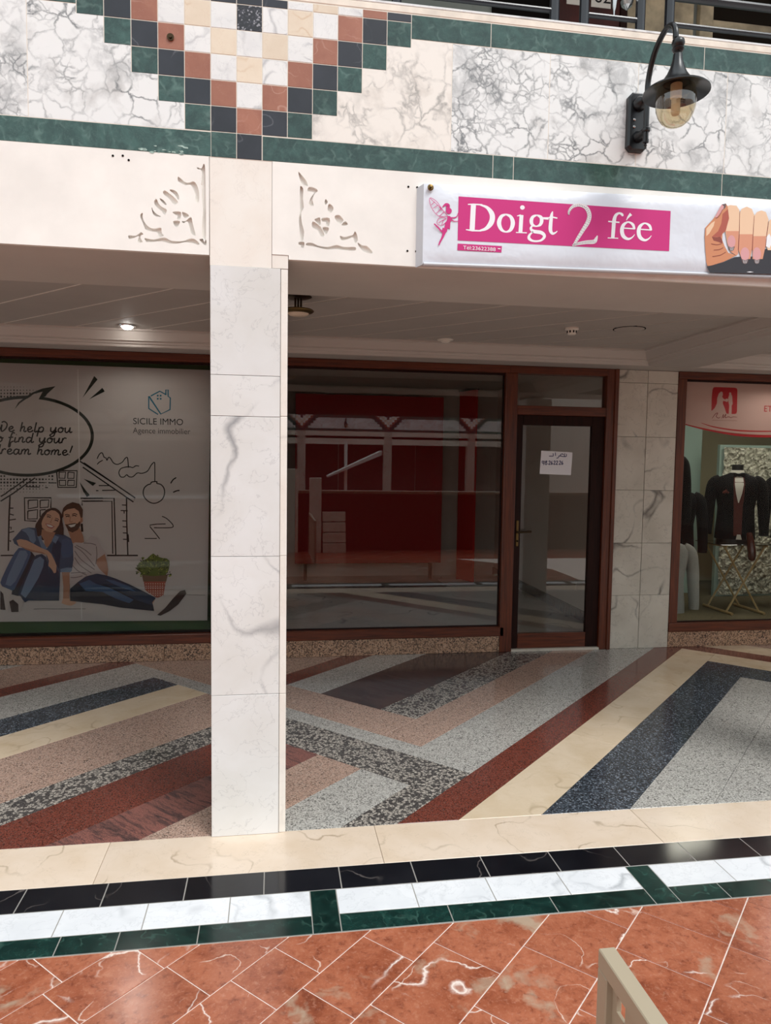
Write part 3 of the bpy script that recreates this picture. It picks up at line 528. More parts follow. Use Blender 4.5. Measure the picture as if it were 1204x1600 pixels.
["halftone_dot","line",[-20190,20540,-20084,20543,-20087,20431,-20192,20428]],["halftone_dot","line",[-19968,20552,-19853,20555,-19855,20433,-19971,20429]],
["halftone_dot","line",[-19754,20572,-19612,20575,-19615,20425,-19757,20421]],["halftone_dot","line",[-19510,20560,-19403,20563,-19405,20449,-19513,20446]],
["halftone_dot","line",[-19289,20573,-19169,20576,-19171,20449,-19292,20446]],["halftone_dot","line",[-19060,20578,-18943,20581,-18945,20457,-19063,20453]],
["halftone_dot","line",[-18841,20593,-18706,20596,-18709,20454,-18843,20451]],["halftone_dot","line",[-18618,20605,-18472,20609,-18475,20454,-18621,20450]],
["halftone_dot","line",[-18372,20593,-18262,20596,-18264,20480,-18374,20477]],["halftone_dot","line",[-18153,20609,-18023,20613,-18025,20475,-18156,20472]],
["halftone_dot","line",[-17921,20612,-17797,20616,-17799,20485,-17923,20482]],["halftone_dot","line",[-17690,20617,-17569,20621,-17571,20493,-17693,20489]],
["halftone_dot","line",[-17452,20615,-17348,20618,-17350,20508,-17454,20505]],["halftone_dot","line",[-20440,20315,-20296,20318,-20299,20165,-20444,20161]],
["halftone_dot","line",[-20550,14533,-20435,14534,-20438,14411,-20553,14410]],["halftone_dot","line",[-20324,14537,-20206,14538,-20209,14412,-20326,14411]],
["halftone_dot","line",[-17100,14567,-16990,14568,-16992,14452,-17102,14451]],["halftone_dot","line",[-16882,14585,-16743,14586,-16746,14439,-16884,14438]],
["halftone_dot","line",[-20558,14293,-20437,14294,-20440,14164,-20561,14163]],["halftone_dot","line",[-20325,14289,-20215,14290,-20218,14173,-20328,14171]],
["halftone_dot","line",[-20094,14288,-19990,14289,-19992,14178,-20097,14177]],["halftone_dot","line",[-19881,14307,-19746,14308,-19749,14164,-19884,14163]],
["halftone_dot","line",[-19649,14306,-19520,14307,-19523,14170,-19652,14168]],["halftone_dot","line",[-19423,14311,-19288,14313,-19291,14169,-19426,14168]],
["halftone_dot","line",[-19185,14304,-19068,14305,-19070,14181,-19187,14179]],["halftone_dot","line",[-18958,14310,-18835,14311,-18838,14180,-18961,14179]],
["halftone_dot","line",[-18719,14302,-18615,14303,-18617,14192,-18721,14191]],["halftone_dot","line",[-18504,14321,-18369,14322,-18371,14178,-18507,14177]],
["halftone_dot","line",[-18255,14303,-18157,14304,-18159,14201,-18257,14200]],["halftone_dot","line",[-18036,14319,-17914,14320,-17916,14190,-18039,14189]],
["halftone_dot","line",[-17813,14329,-17675,14331,-17677,14184,-17816,14182]],["halftone_dot","line",[-17580,14329,-17446,14331,-17448,14189,-17582,14187]],
["halftone_dot","line",[-17329,14311,-17234,14312,-17236,14212,-17331,14211]],["halftone_dot","line",[-17096,14313,-17002,14314,-17004,14215,-17098,14214]],
["halftone_dot","line",[-16873,14325,-16761,14326,-16763,14207,-16875,14206]],["halftone_dot","line",[-20568,14054,-20438,14055,-20441,13916,-20571,13915]],
["halftone_dot","line",[-20346,14063,-20203,14064,-20207,13911,-20350,13910]],["halftone_dot","line",[-20118,14065,-19975,14066,-19978,13913,-20121,13912]],
["halftone_dot","line",[-19878,14055,-19758,14056,-19761,13928,-19881,13927]],["halftone_dot","line",[-19662,14070,-19517,14071,-19520,13917,-19665,13916]],
["halftone_dot","line",[-19428,14068,-19292,14069,-19295,13924,-19431,13923]],["halftone_dot","line",[-19188,14058,-19074,14059,-19076,13938,-19191,13937]],
["halftone_dot","line",[-18960,14062,-18843,14063,-18846,13939,-18962,13938]],["halftone_dot","line",[-18722,14055,-18622,14056,-18624,13950,-18724,13949]],
["halftone_dot","line",[-18500,14067,-18382,14068,-18384,13942,-18503,13941]],["halftone_dot","line",[-18285,14085,-18136,14087,-18139,13928,-18288,13927]],
["halftone_dot","line",[-18028,14060,-17932,14061,-17934,13958,-18030,13957]],["halftone_dot","line",[-17804,14070,-17693,14071,-17695,13953,-17806,13952]],
["halftone_dot","line",[-17558,14056,-17477,14057,-17478,13971,-17560,13970]],["halftone_dot","line",[-17322,14054,-17250,14055,-17251,13977,-17324,13977]],
["halftone_dot","line",[-17096,14063,-17011,14064,-17013,13973,-17098,13972]],["halftone_dot","line",[-16853,14053,-16790,14054,-16791,13987,-16854,13986]],
["halftone_dot","line",[-20549,13784,-20468,13785,-20470,13698,-20551,13697]],["halftone_dot","line",[-20324,13789,-20238,13789,-20240,13698,-20326,13697]],
["halftone_dot","line",[-20106,13802,-19998,13803,-20000,13688,-20109,13687]],["halftone_dot","line",[-19876,13803,-19771,13804,-19773,13691,-19879,13690]],
["halftone_dot","line",[-19635,13791,-19555,13792,-19557,13707,-19637,13706]],["halftone_dot","line",[-19411,13799,-19321,13800,-19323,13704,-19413,13703]],
["halftone_dot","line",[-19198,13818,-19074,13820,-19077,13688,-19200,13687]],["halftone_dot","line",[-18951,13803,-18862,13803,-18864,13708,-18953,13707]],
["halftone_dot","line",[-18729,13813,-18624,13814,-18626,13702,-18731,13701]],["halftone_dot","line",[-18496,13812,-18397,13812,-18399,13707,-18498,13706]],
["halftone_dot","line",[-18272,13821,-18159,13822,-18161,13702,-18274,13701]],["halftone_dot","line",[-18032,13814,-17937,13814,-17939,13713,-18034,13713]],
["halftone_dot","line",[-17799,13814,-17707,13815,-17709,13717,-17801,13716]],["halftone_dot","line",[-17559,13806,-17485,13807,-17487,13729,-17560,13728]],
["halftone_dot","line",[-17318,13798,-17263,13799,-17264,13741,-17319,13741]],["halftone_dot","line",[-17082,13796,-17035,13797,-17036,13747,-17082,13747]],
["halftone_dot","line",[-16844,13793,-16808,13793,-16808,13755,-16845,13754]],["halftone_dot","line",[-20557,13543,-20471,13544,-20473,13451,-20559,13450]],
["halftone_dot","line",[-20318,13532,-20255,13533,-20256,13466,-20319,13465]],["halftone_dot","line",[-20088,13533,-20028,13533,-20029,13469,-20089,13469]],
["halftone_dot","line",[-19875,13551,-19783,13552,-19785,13454,-19877,13453]],["halftone_dot","line",[-19633,13540,-19567,13540,-19569,13470,-19635,13469]],
["halftone_dot","line",[-19415,13554,-19326,13555,-19328,13459,-19417,13458]],["halftone_dot","line",[-19173,13541,-19110,13542,-19112,13475,-19174,13475]],
["halftone_dot","line",[-18949,13550,-18874,13551,-18875,13471,-18951,13470]],["halftone_dot","line",[-18715,13548,-18648,13548,-18649,13477,-18716,13476]],
["halftone_dot","line",[-18495,13561,-18407,13561,-18409,13468,-18497,13467]],["halftone_dot","line",[-18259,13557,-18181,13558,-18183,13475,-18261,13474]],
["halftone_dot","line",[-18024,13554,-17955,13555,-17956,13482,-18025,13481]],["halftone_dot","line",[-17789,13553,-17727,13553,-17728,13487,-17790,13487]],
["halftone_dot","line",[-17554,13550,-17500,13551,-17501,13493,-17555,13493]],["halftone_dot","line",[-17312,13542,-17278,13542,-17278,13505,-17313,13505]],
["halftone_dot","line",[-17077,13541,-17048,13541,-17049,13510,-17078,13510]],["halftone_dot","line",[-20540,13275,-20499,13275,-20500,13231,-20541,13231]],
["halftone_dot","line",[-20320,13286,-20263,13286,-20264,13224,-20322,13224]],["halftone_dot","line",[-20089,13284,-20037,13285,-20038,13229,-20090,13228]],
["halftone_dot","line",[-19863,13289,-19806,13289,-19807,13228,-19864,13227]],["halftone_dot","line",[-19627,13283,-19583,13284,-19584,13237,-19628,13236]],
["halftone_dot","line",[-19402,13289,-19350,13289,-19351,13235,-19403,13234]],["halftone_dot","line",[-19171,13290,-19122,13290,-19123,13237,-19172,13237]],
["halftone_dot","line",[-18944,13295,-18889,13295,-18890,13236,-18946,13235]],["halftone_dot","line",[-18707,13289,-18666,13289,-18667,13245,-18708,13245]],
["halftone_dot","line",[-18480,13294,-18432,13294,-18433,13244,-18481,13243]],["halftone_dot","line",[-18249,13296,-18201,13296,-18202,13245,-18250,13245]],
["halftone_dot","line",[-18010,13289,-17979,13289,-17979,13256,-18011,13255]],["halftone_dot","line",[-17778,13290,-17748,13290,-17748,13258,-17779,13258]],
["bubble_rim","dgreen",[-13726,17628,-13748,17355,-13808,17084,-13905,16817,-14038,16554,-14206,16300,-14408,16055,-14642,15822,-14907,15601,-15199,15397,-15518,15208,-15859,15038,-16221,14888,-16601,14758,-16995,14649,-17401,14563,-17815,14500,-18235,14460,-18656,14443,-19075,14451,-19490,14481,-19897,14535,-20294,14612,-20676,14710,-21042,14830,-21388,14970,-21713,15129,-22013,15306,-22287,15499,-22532,15707,-22747,15929,-22931,16163,-23081,16406,-23198,16657,-23280,16915,-23327,17177,-23338,17442,-23314,17707,-23254,17971,-23159,18231,-23030,18486,-22868,18734,-22673,18973,-22448,19201,-22193,19418,-21912,19620,-21605,19806,-21275,19976,-20924,20128,-20555,20260,-20171,20372,-19774,20463,-19367,20531,-18954,20578,-18537,20601,-18119,20601,-17704,20577,-17295,20531,-16895,20461,-16507,20369,-16133,20256,-15778,20121,-15444,19966,-15133,19792,-14847,19600,-14590,19392,-14364,19169,-14169,18934,-14009,18687,-13883,18431,-13793,18168,-13741,17899]],
["bubble","paper",[-13961,17623,-13982,17371,-14039,17120,-14131,16873,-14257,16630,-14417,16394,-14609,16167,-14832,15951,-15084,15748,-15362,15558,-15665,15383,-15990,15226,-16334,15086,-16696,14965,-17071,14865,-17457,14785,-17851,14726,-18250,14688,-18651,14673,-19051,14679,-19446,14707,-19834,14757,-20211,14827,-20576,14918,-20924,15029,-21254,15158,-21564,15305,-21850,15469,-22111,15647,-22345,15840,-22550,16045,-22726,16261,-22869,16487,-22981,16719,-23059,16958,-23104,17201,-23115,17446,-23092,17692,-23035,17936,-22945,18177,-22822,18414,-22668,18644,-22482,18865,-22268,19077,-22025,19277,-21757,19465,-21464,19638,-21150,19795,-20816,19936,-20464,20058,-20098,20162,-19720,20246,-19332,20310,-18938,20353,-18541,20374,-18143,20375,-17748,20353,-17358,20310,-16977,20246,-16608,20160,-16252,20055,-15914,19930,-15596,19787,-15299,19626,-15028,19448,-14784,19256,-14568,19050,-14383,18832,-14230,18603,-14110,18366,-14025,18123,-13975,17874]],
["bubble_tail","dgreen",[-19437,19543,-19154,20075,-18670,20483,-18152,20843,-17393,21182,-16463,21375,-17092,20758,-17198,20582,-17716,20387,-17398,20937,-18017,20753,-18605,20341,-19054,20006]],
["bubble_tail_fill","paper",[-19021,19935,-18585,20327,-18018,20717,-17412,20915,-17696,20366,-18373,19987]],["logo_window","teal",[-9006,20927,-8879,20930,-8880,20809,-9007,20806]],
["logo_window","teal",[-8787,20933,-8661,20936,-8662,20815,-8788,20812]],["logo_window","teal",[-9007,20685,-8881,20688,-8882,20567,-9008,20564]],["logo_window","teal",[-8789,20691,-8662,20694,-8663,20573,-8790,20569]]],
"S":[["eye","hairdark",1,[-17242,11370,80,-17106,11384,80,-16971,11318,80]],["eye","hairdark",1,[-16677,11122,80,-16554,11109,80,-16418,11030,80]],["brow","hairdark",1,[-17258,11515,53,-17073,11515,53,-16920,11430,53]],
["brow","hairdark",1,[-16644,11266,53,-16489,11234,53,-16355,11135,53]],["nose","skin2",1,[-16847,11332,53,-16939,11036,53,-17020,10970,53,-16897,10937,53]],
["eye","hairdark",1,[-15866,11387,80,-15709,11433,80,-15586,11368,80]],["eye","hairdark",1,[-15398,11454,80,-15241,11494,80,-15086,11428,80]],["brow","hairdark",1,[-15926,11518,64,-15739,11565,64,-15565,11480,64]],
["brow","hairdark",1,[-15396,11573,64,-15208,11626,64,-15021,11547,64]],["nose","skin2",1,[-15504,11434,64,-15572,11038,64,-15467,10972,64,-15373,11038,64]],
["fold","tshirtshade",1,[-15252,9084,64,-14600,8557,64,-13787,7500,64]],["fold","tshirtshade",1,[-15257,8735,64,-14773,8033,64,-13791,7236,64]],["fold","tshirtshade",1,[-15265,8211,64,-14862,7596,64,-14043,6975,64]],
["fold","tshirtshade",1,[-15438,7601,64,-15033,7160,64,-14377,6802,64]],["fold","tshirtshade",1,[-15571,6990,64,-14870,7027,64,-14457,6979,64]],["fold","tshirtshade",1,[-15577,6640,64,-15206,6636,64,-14709,6762,64]],
["fold","tshirtshade",1,[-14589,9326,64,-14012,9297,64,-13641,9165,64]],["fold","tshirtshade",1,[-13642,9077,64,-13610,8376,64,-13702,7675,64]],["fold","tshirtshade",1,[-15127,9171,64,-14514,8819,64,-14024,8379,64]],
["floor_line","line",0,[-18350,4181,32,-17666,4209,32,-16919,4169,32,-14531,4140,32]],["floor_line","line",0,[-6846,5153,27,-6396,5120,27,-5388,5087,27]],["house_line","line",0,[-14851,15727,101,-12163,13908,101]],
["house_line","line",0,[-14506,15573,101,-10715,12872,101,-10844,12547,101,-14576,15227,101]],["house_line","line",0,[-11361,12956,101,-11365,10893,101,-11308,8334,101]],
["house_line","line",0,[-12945,8343,117,-10547,8329,117]],["house_line","line",0,[-14824,12195,101,-14815,12821,101,-13127,12831,101]],["house_line","line",0,[-14545,12805,101,-12290,12836,101,-12216,8339,101]],
["house_line","line",0,[-14548,12588,90,-12460,12599,90,-12441,8473,90]],["house_line","line",0,[-14667,12261,85,-14675,12604,85,-13130,12613,85]],["house_line","line",0,[-14719,10840,159,-14684,10211,159]],
["house_line","line",0,[-11711,12315,80,-11351,12299,80]],["house_line","line",0,[-11816,11876,80,-11271,11860,80]],["house_line","line",0,[-11699,11069,80,-11339,11052,80]],
["house_line","line",0,[-11679,10603,80,-11310,10585,80]],["house_line","line",0,[-11668,10119,80,-11290,10101,80]],["house_line","line",0,[-11656,9616,80,-11269,9598,80]],
["house_line","line",0,[-11548,11859,80,-11551,11640,80]],["house_line","line",0,[-11290,10013,127,-11255,9395,127]],["house_line","line",0,[-18618,14324,101,-20146,13209,101]],
["house_line","line",0,[-18067,14367,101,-19600,13213,101]],["house_line","line",0,[-19585,13214,101,-20569,12558,101]],["house_line","line",0,[-20101,13210,101,-20562,12915,101]],
["house_line","line",0,[-19894,12952,117,-20002,11260,117,-20104,8743,117]],["house_line","line",0,[-20659,8385,106,-19744,8393,106]],["house_line","line",0,[-19974,12028,85,-19670,12030,85]],
["house_line","line",0,[-19983,11599,85,-19650,11495,85]],["house_line","line",0,[-20005,11116,85,-19504,11182,85]],["house_line","line",0,[-20017,10542,85,-19852,10575,85,-19887,10379,85]],
["house_line","line",0,[-20025,10150,85,-19645,10248,85]],["house_line","line",0,[-20057,9496,85,-19916,9528,85,-19937,9430,85]],
["house_line","line",0,[-18037,11034,106,-18865,11066,106,-18861,12828,106,-16926,12841,106,-16971,12054,106]],["house_line","line",0,[-18590,12634,96,-17915,12671,96,-17925,12115,96,-18602,11982,96,-18590,12634,96]],
["house_line","line",0,[-17731,12639,96,-17096,12676,96,-17155,12119,96,-17741,12064,96,-17731,12639,96]],["house_line","line",0,[-18636,11818,96,-17929,11919,96,-17972,11211,96,-18660,11197,96,-18636,11818,96]],
["house_line","line",0,[-17754,11363,96,-17745,11887,96,-17343,11934,96]],["house_line","line",0,[-16501,14934,96,-15002,14952,96,-15077,13660,96,-16418,13649,96,-16501,14934,96]],
["house_line","line",0,[-16316,14826,80,-15842,14832,80,-15906,14353,80,-16323,14363,80,-16316,14826,80]],["house_line","line",0,[-15668,14834,80,-15214,14802,80,-15235,14360,80,-15696,14355,80,-15668,14834,80]],
["house_line","line",0,[-16326,14201,80,-15852,14206,80,-15859,13801,80,-16291,13797,80,-16326,14201,80]],["house_line","line",0,[-15678,14208,80,-15209,14213,80,-15229,13806,80,-15719,13802,80,-15678,14208,80]],
["house_line","line",0,[-18556,14011,80,-17970,14016,80]],["house_line","line",0,[-17764,14004,80,-17349,14008,80]],["house_line","line",0,[-17107,13988,80,-16517,13994,80]],
["house_line","line",0,[-18768,13687,80,-17735,13659,80]],["house_line","line",0,[-17355,13641,80,-17148,13620,80]],["house_line","line",0,[-13417,13812,80,-12628,13819,80]],
["house_line","line",0,[-13629,13419,80,-13446,13420,80]],["house_line","line",0,[-13173,13440,80,-12216,13465,80]],
["house_line","line",1,[-13513,15890,74,-13344,16238,74,-13136,16353,74,-12999,16027,74,-12851,15960,74,-12787,15788,74,-12668,16014,74,-12520,15930,74,-12316,15604,74,-12027,15477,74,-11650,15656,74,-11438,15946,74,-11254,15983,74,-11195,15227,74]],
["house_line","line",1,[-13519,15457,74,-13352,15633,74,-13102,15783,74]],
["house_line","line",1,[-10397,15368,74,-10649,15382,74,-10860,15249,74,-11110,15298,74,-11445,15268,74,-11780,15133,74,-11909,14827,74,-11787,14524,74,-11537,14500,74,-11326,14677,74,-11160,14530,74,-10867,14534,74,-10528,14826,74,-10192,14803,74,-9769,14983,74,-9470,15468,74,-9240,15672,74,-9209,15296,74,-9218,14157,74]],
["house_line","line",1,[-9524,13978,85,-9481,14110,85,-9312,14156,85,-9057,14158,85,-9058,14026,85,-8762,13941,85,-8527,13635,85,-8496,13195,85,-8686,12753,85,-9113,12486,85,-9537,12501,85,-9915,12789,85,-10097,13184,85,-10034,13623,85,-9779,13888,85,-9524,13978,85]],
["house_line","line",1,[-8013,14036,96,-7824,14329,96,-7584,14499,96]],["house_line","line",1,[-7830,13332,96,-7573,13449,96,-7333,13486,96]],
["house_line","line",1,[-8695,11427,74,-8355,11269,74,-7973,10897,74,-7846,10675,74,-7975,10541,74,-8702,10515,74,-9315,10524,74]],
["house_line","line",0,[-8418,10825,74,-9126,10807,74,-9619,10736,74,-9595,10586,74,-9216,10098,74,-8879,9636,74]],["house_line","line",0,[-10027,9674,74,-9092,9672,74]],
["logo_line","teal",0,[-9468,20827,90,-8793,21218,90,-8332,20971,90]],["logo_line","teal",0,[-8332,20928,90,-8329,21335,90,-8161,21340,90,-8164,20846,90,-7996,20721,90,-8027,19809,90,-8722,19445,90,-9594,20807,90]],
["logo_line","teal",0,[-9619,20806,90,-9627,19856,90,-8933,19414,90]],["logo_line","teal",0,[-9512,20636,90,-8722,19445,90]],
["handwriting","line",1,[-20893,18479,101,-20735,18596,101,-20715,18331,101,-20749,17950,101,-20647,17876,101,-20434,18147,101,-20352,18377,101,-20413,17957,101,-20310,17883,101,-20072,18117,101,-19988,18423,101,-20165,18609,101,-20374,18547,101]],
["handwriting","line",1,[-19876,18031,101,-19657,18085,101,-19576,18201,101,-19705,18256,101,-19854,18100,101,-19816,17910,101,-19661,17875,101,-19461,17994,101]],
["handwriting","line",1,[-18890,18599,101,-19061,17870,101]],["handwriting","line",1,[-19021,18062,101,-18845,18257,101,-18741,18202,101,-18798,17952,101,-18721,17877,101,-18615,17956,101]],
["handwriting","line",1,[-18545,18030,101,-18324,18085,101,-18243,18201,101,-18373,18256,101,-18523,18100,101,-18485,17909,101,-18328,17874,101,-18127,17993,101]],
["handwriting","line",1,[-17884,18601,101,-18027,17985,101,-17961,17872,101,-17828,17951,101]],["handwriting","line",1,[-17680,18254,101,-17872,17522,101]],
["handwriting","line",1,[-17720,18100,101,-17533,18257,101,-17387,18145,101,-17476,17913,101,-17645,17871,101,-17759,17965,101]],
["handwriting","line",1,[-16847,18253,101,-16867,17984,101,-16763,17890,101,-16586,18028,101,-16476,18261,101,-16618,17681,101,-16806,17543,101,-16937,17637,101,-16722,17795,101,-16402,17955,101]],
["handwriting","line",1,[-16105,18257,101,-16293,18138,101,-16312,17945,101,-16164,17871,101,-16003,17990,101,-15989,18183,101,-16105,18257,101,-16053,18162,101,-15867,18185,101]],
["handwriting","line",1,[-15786,18254,101,-15828,17983,101,-15723,17869,101,-15540,18027,101,-15451,18261,101,-15498,17951,101,-15420,17876,101,-15312,17955,101]],
["handwriting","line",1,[-20884,17682,101,-21028,17147,101,-20950,17072,101,-20790,17151,101]],["handwriting","line",1,[-21100,17488,101,-20730,17502,101]],
["handwriting","line",1,[-20493,17454,101,-20680,17336,101,-20700,17145,101,-20554,17072,101,-20392,17189,101,-20378,17380,101,-20493,17454,101,-20442,17360,101,-20256,17382,101]],
["handwriting","line",1,[-19452,17723,101,-19584,17797,101,-19722,17527,101,-19913,16760,101,-19818,16761,101,-19759,17030,101,-19544,17148,101]],["handwriting","line",1,[-19910,17409,101,-19564,17446,101]],
["handwriting","line",1,[-19404,17448,101,-19475,17141,101,-19402,17066,101,-19251,17145,101]],["handwriting","line",1,[-19358,17621,101,-19331,17660,101]],["handwriting","line",1,[-19111,17448,101,-19215,17063,101]],
["handwriting","line",1,[-19168,17255,101,-18978,17450,101,-18867,17395,101,-18930,17145,101,-18852,17070,101,-18717,17149,101]],
["handwriting","line",1,[-18284,17395,101,-18470,17449,101,-18634,17292,101,-18611,17101,101,-18467,17065,101,-18302,17260,101]],
["handwriting","line",1,[-18131,17800,101,-18283,17145,101,-18209,17070,101,-18101,17149,101]],
["handwriting","line",1,[-17665,17444,101,-17686,17175,101,-17580,17081,101,-17400,17219,101,-17288,17451,101,-17433,16872,101,-17624,16734,101,-17757,16828,101,-17539,16985,101,-17213,17145,101]],
["handwriting","line",1,[-16911,17446,101,-17102,17327,101,-17121,17135,101,-16972,17060,101,-16807,17179,101,-16793,17372,101,-16911,17446,101,-16859,17351,101,-16669,17374,101]],
["handwriting","line",1,[-16587,17442,101,-16629,17171,101,-16523,17058,101,-16336,17215,101,-16245,17448,101,-16294,17139,101,-16214,17063,101,-16104,17142,101]],
["handwriting","line",1,[-15991,17441,101,-16095,17053,101]],["handwriting","line",1,[-16048,17266,101,-15882,17443,101,-15730,17407,101]],
["handwriting","line",1,[-20632,16491,101,-20813,16545,101,-20972,16390,101,-20950,16200,101,-20811,16164,101,-20651,16357,101]],
["handwriting","line",1,[-20484,16894,101,-20633,16243,101,-20562,16168,101,-20456,16246,101]],["handwriting","line",1,[-20346,16541,101,-20448,16157,101]],
["handwriting","line",1,[-20401,16368,101,-20242,16543,101,-20097,16507,101]],
["handwriting","line",1,[-20023,16316,101,-19803,16369,101,-19722,16486,101,-19851,16541,101,-20001,16385,101,-19963,16195,101,-19807,16159,101,-19607,16277,101]],
["handwriting","line",1,[-19200,16484,101,-19382,16539,101,-19542,16383,101,-19520,16192,101,-19379,16156,101,-19218,16350,101,-19173,16542,101,-19205,16235,101,-19128,16159,101,-19048,16218,101]],
["handwriting","line",1,[-18937,16534,101,-19039,16149,101]],["handwriting","line",1,[-18994,16342,101,-18822,16536,101,-18729,16461,101,-18798,16153,101]],
["handwriting","line",1,[-18758,16345,101,-18581,16540,101,-18488,16465,101,-18535,16215,101,-18473,16158,101,-18313,16237,101]],["handwriting","line",1,[-17696,16877,101,-17868,16143,101]],
["handwriting","line",1,[-17827,16336,101,-17650,16532,101,-17545,16476,101,-17602,16224,101,-17525,16149,101,-17418,16227,101]],
["handwriting","line",1,[-17121,16529,101,-17309,16411,101,-17328,16218,101,-17181,16143,101,-17020,16261,101,-17006,16454,101,-17121,16529,101,-17070,16434,101,-16884,16456,101]],
["handwriting","line",1,[-16777,16524,101,-16879,16137,101]],["handwriting","line",1,[-16834,16331,101,-16661,16526,101,-16566,16451,101,-16635,16141,101]],
["handwriting","line",1,[-16595,16334,101,-16416,16530,101,-16322,16455,101,-16369,16203,101,-16306,16146,101,-16145,16225,101]],
["handwriting","line",1,[-16048,16295,101,-15823,16349,101,-15742,16467,101,-15874,16522,101,-16026,16365,101,-15986,16172,101,-15827,16136,101,-15622,16256,101]],
["handwriting","line",1,[-15308,16870,101,-15504,16325,101]],["handwriting","line",1,[-15559,16177,101,-15571,16130,101]]],"corners":[[-0.4903,2.2972],[-0.5231,0.303],[-2.077,0.3267],[-2.0343,2.3031]],
"t1":[-1.0826,1.8623],"t1e":[-0.7068,1.8631],"t2":[-1.0833,1.7931],"t2e":[-0.6486,1.7968],"seam":[[-1.4831,2.2062],[-1.511,0.3228]]},"banner":{"P":[["pink_panel","pink",[7495,26943,16913,26974,16915,25277,7494,25173]],
["pink_strip","pink",[7496,25044,9400,25053,9379,24791,7489,24773]],
["letter","bwhite",[10342,26685,10336,26650,10314,26619,10282,26597,10243,26588,10204,26592,10171,26609,10148,26637,10139,26671,10146,26706,10167,26737,10199,26759,10238,26768,10277,26764,10311,26747,10334,26719]],
["rhinestone","rdot",[12247,26520,12266,26540,12286,26523,12267,26504]],["rhinestone","rdot",[12278,26505,12298,26525,12318,26508,12299,26488]],["rhinestone","rdot",[12251,26568,12270,26588,12290,26571,12271,26551]],
["rhinestone","rdot",[12287,26551,12306,26570,12327,26553,12308,26534]],["rhinestone","rdot",[12254,26616,12274,26636,12294,26619,12275,26599]],["rhinestone","rdot",[12296,26596,12315,26616,12335,26599,12316,26579]],
["rhinestone","rdot",[12258,26664,12277,26684,12298,26667,12279,26647]],["rhinestone","rdot",[12305,26642,12324,26662,12344,26645,12325,26625]],["rhinestone","rdot",[12276,26714,12295,26734,12316,26717,12296,26697]],
["rhinestone","rdot",[12327,26690,12346,26709,12367,26692,12347,26673]],["rhinestone","rdot",[12322,26768,12341,26788,12362,26771,12343,26751]],["rhinestone","rdot",[12377,26742,12396,26762,12416,26745,12397,26725]],
["rhinestone","rdot",[12368,26822,12387,26842,12408,26825,12389,26805]],["rhinestone","rdot",[12427,26794,12446,26814,12466,26797,12447,26777]],["rhinestone","rdot",[12414,26876,12434,26896,12454,26879,12435,26860]],
["rhinestone","rdot",[12477,26847,12496,26866,12516,26849,12497,26830]],["rhinestone","rdot",[12483,26907,12502,26926,12523,26909,12503,26890]],["rhinestone","rdot",[12547,26876,12566,26895,12587,26879,12568,26859]],
["rhinestone","rdot",[12563,26925,12582,26944,12602,26927,12583,26908]],["rhinestone","rdot",[12628,26893,12648,26913,12668,26896,12649,26877]],["rhinestone","rdot",[12643,26943,12662,26963,12682,26946,12663,26926]],
["rhinestone","rdot",[12710,26911,12729,26931,12749,26914,12730,26894]],["rhinestone","rdot",[12723,26961,12742,26981,12762,26964,12743,26944]],["rhinestone","rdot",[12791,26929,12810,26948,12831,26931,12811,26912]],
["rhinestone","rdot",[12795,26936,12815,26956,12835,26939,12816,26919]],["rhinestone","rdot",[12869,26901,12888,26921,12908,26904,12889,26885]],["rhinestone","rdot",[12868,26912,12887,26931,12908,26914,12889,26895]],
["rhinestone","rdot",[12947,26874,12966,26894,12986,26877,12967,26857]],["rhinestone","rdot",[12941,26887,12960,26906,12981,26889,12962,26870]],["rhinestone","rdot",[13024,26847,13044,26867,13064,26850,13045,26830]],
["rhinestone","rdot",[13003,26846,13022,26866,13042,26849,13023,26829]],["rhinestone","rdot",[13090,26804,13109,26824,13129,26807,13110,26787]],["rhinestone","rdot",[13041,26774,13060,26793,13081,26776,13062,26757]],
["rhinestone","rdot",[13130,26732,13149,26751,13169,26734,13150,26715]],["rhinestone","rdot",[13080,26702,13099,26721,13120,26704,13100,26685]],["rhinestone","rdot",[13170,26659,13189,26678,13209,26661,13190,26642]],
["rhinestone","rdot",[13118,26629,13138,26649,13158,26632,13139,26612]],["rhinestone","rdot",[13209,26586,13229,26605,13249,26588,13230,26569]],["rhinestone","rdot",[13122,26550,13142,26570,13162,26553,13143,26533]],
["rhinestone","rdot",[13214,26506,13233,26526,13254,26509,13234,26489]],["rhinestone","rdot",[13109,26468,13128,26487,13149,26470,13130,26451]],["rhinestone","rdot",[13200,26424,13220,26444,13240,26427,13221,26407]],
["rhinestone","rdot",[13096,26385,13115,26405,13135,26388,13116,26368]],["rhinestone","rdot",[13187,26342,13206,26361,13227,26344,13208,26324]],["rhinestone","rdot",[13082,26303,13101,26323,13122,26306,13103,26286]],
["rhinestone","rdot",[13174,26259,13193,26279,13214,26262,13194,26242]],["rhinestone","rdot",[13026,26204,13046,26224,13066,26207,13047,26187]],["rhinestone","rdot",[13114,26162,13133,26182,13154,26165,13135,26145]],
["rhinestone","rdot",[12971,26105,12990,26125,13011,26108,12991,26088]],["rhinestone","rdot",[13055,26065,13074,26085,13095,26067,13075,26048]],["rhinestone","rdot",[12915,26007,12934,26026,12955,26009,12936,25989]],
["rhinestone","rdot",[12995,25968,13015,25988,13035,25970,13016,25951]],["rhinestone","rdot",[12857,25906,12876,25925,12897,25908,12878,25888]],["rhinestone","rdot",[12934,25869,12953,25888,12973,25871,12954,25852]],
["rhinestone","rdot",[12795,25800,12814,25820,12835,25803,12815,25783]],["rhinestone","rdot",[12868,25765,12887,25785,12907,25767,12888,25748]],["rhinestone","rdot",[12733,25695,12752,25714,12772,25697,12753,25678]],
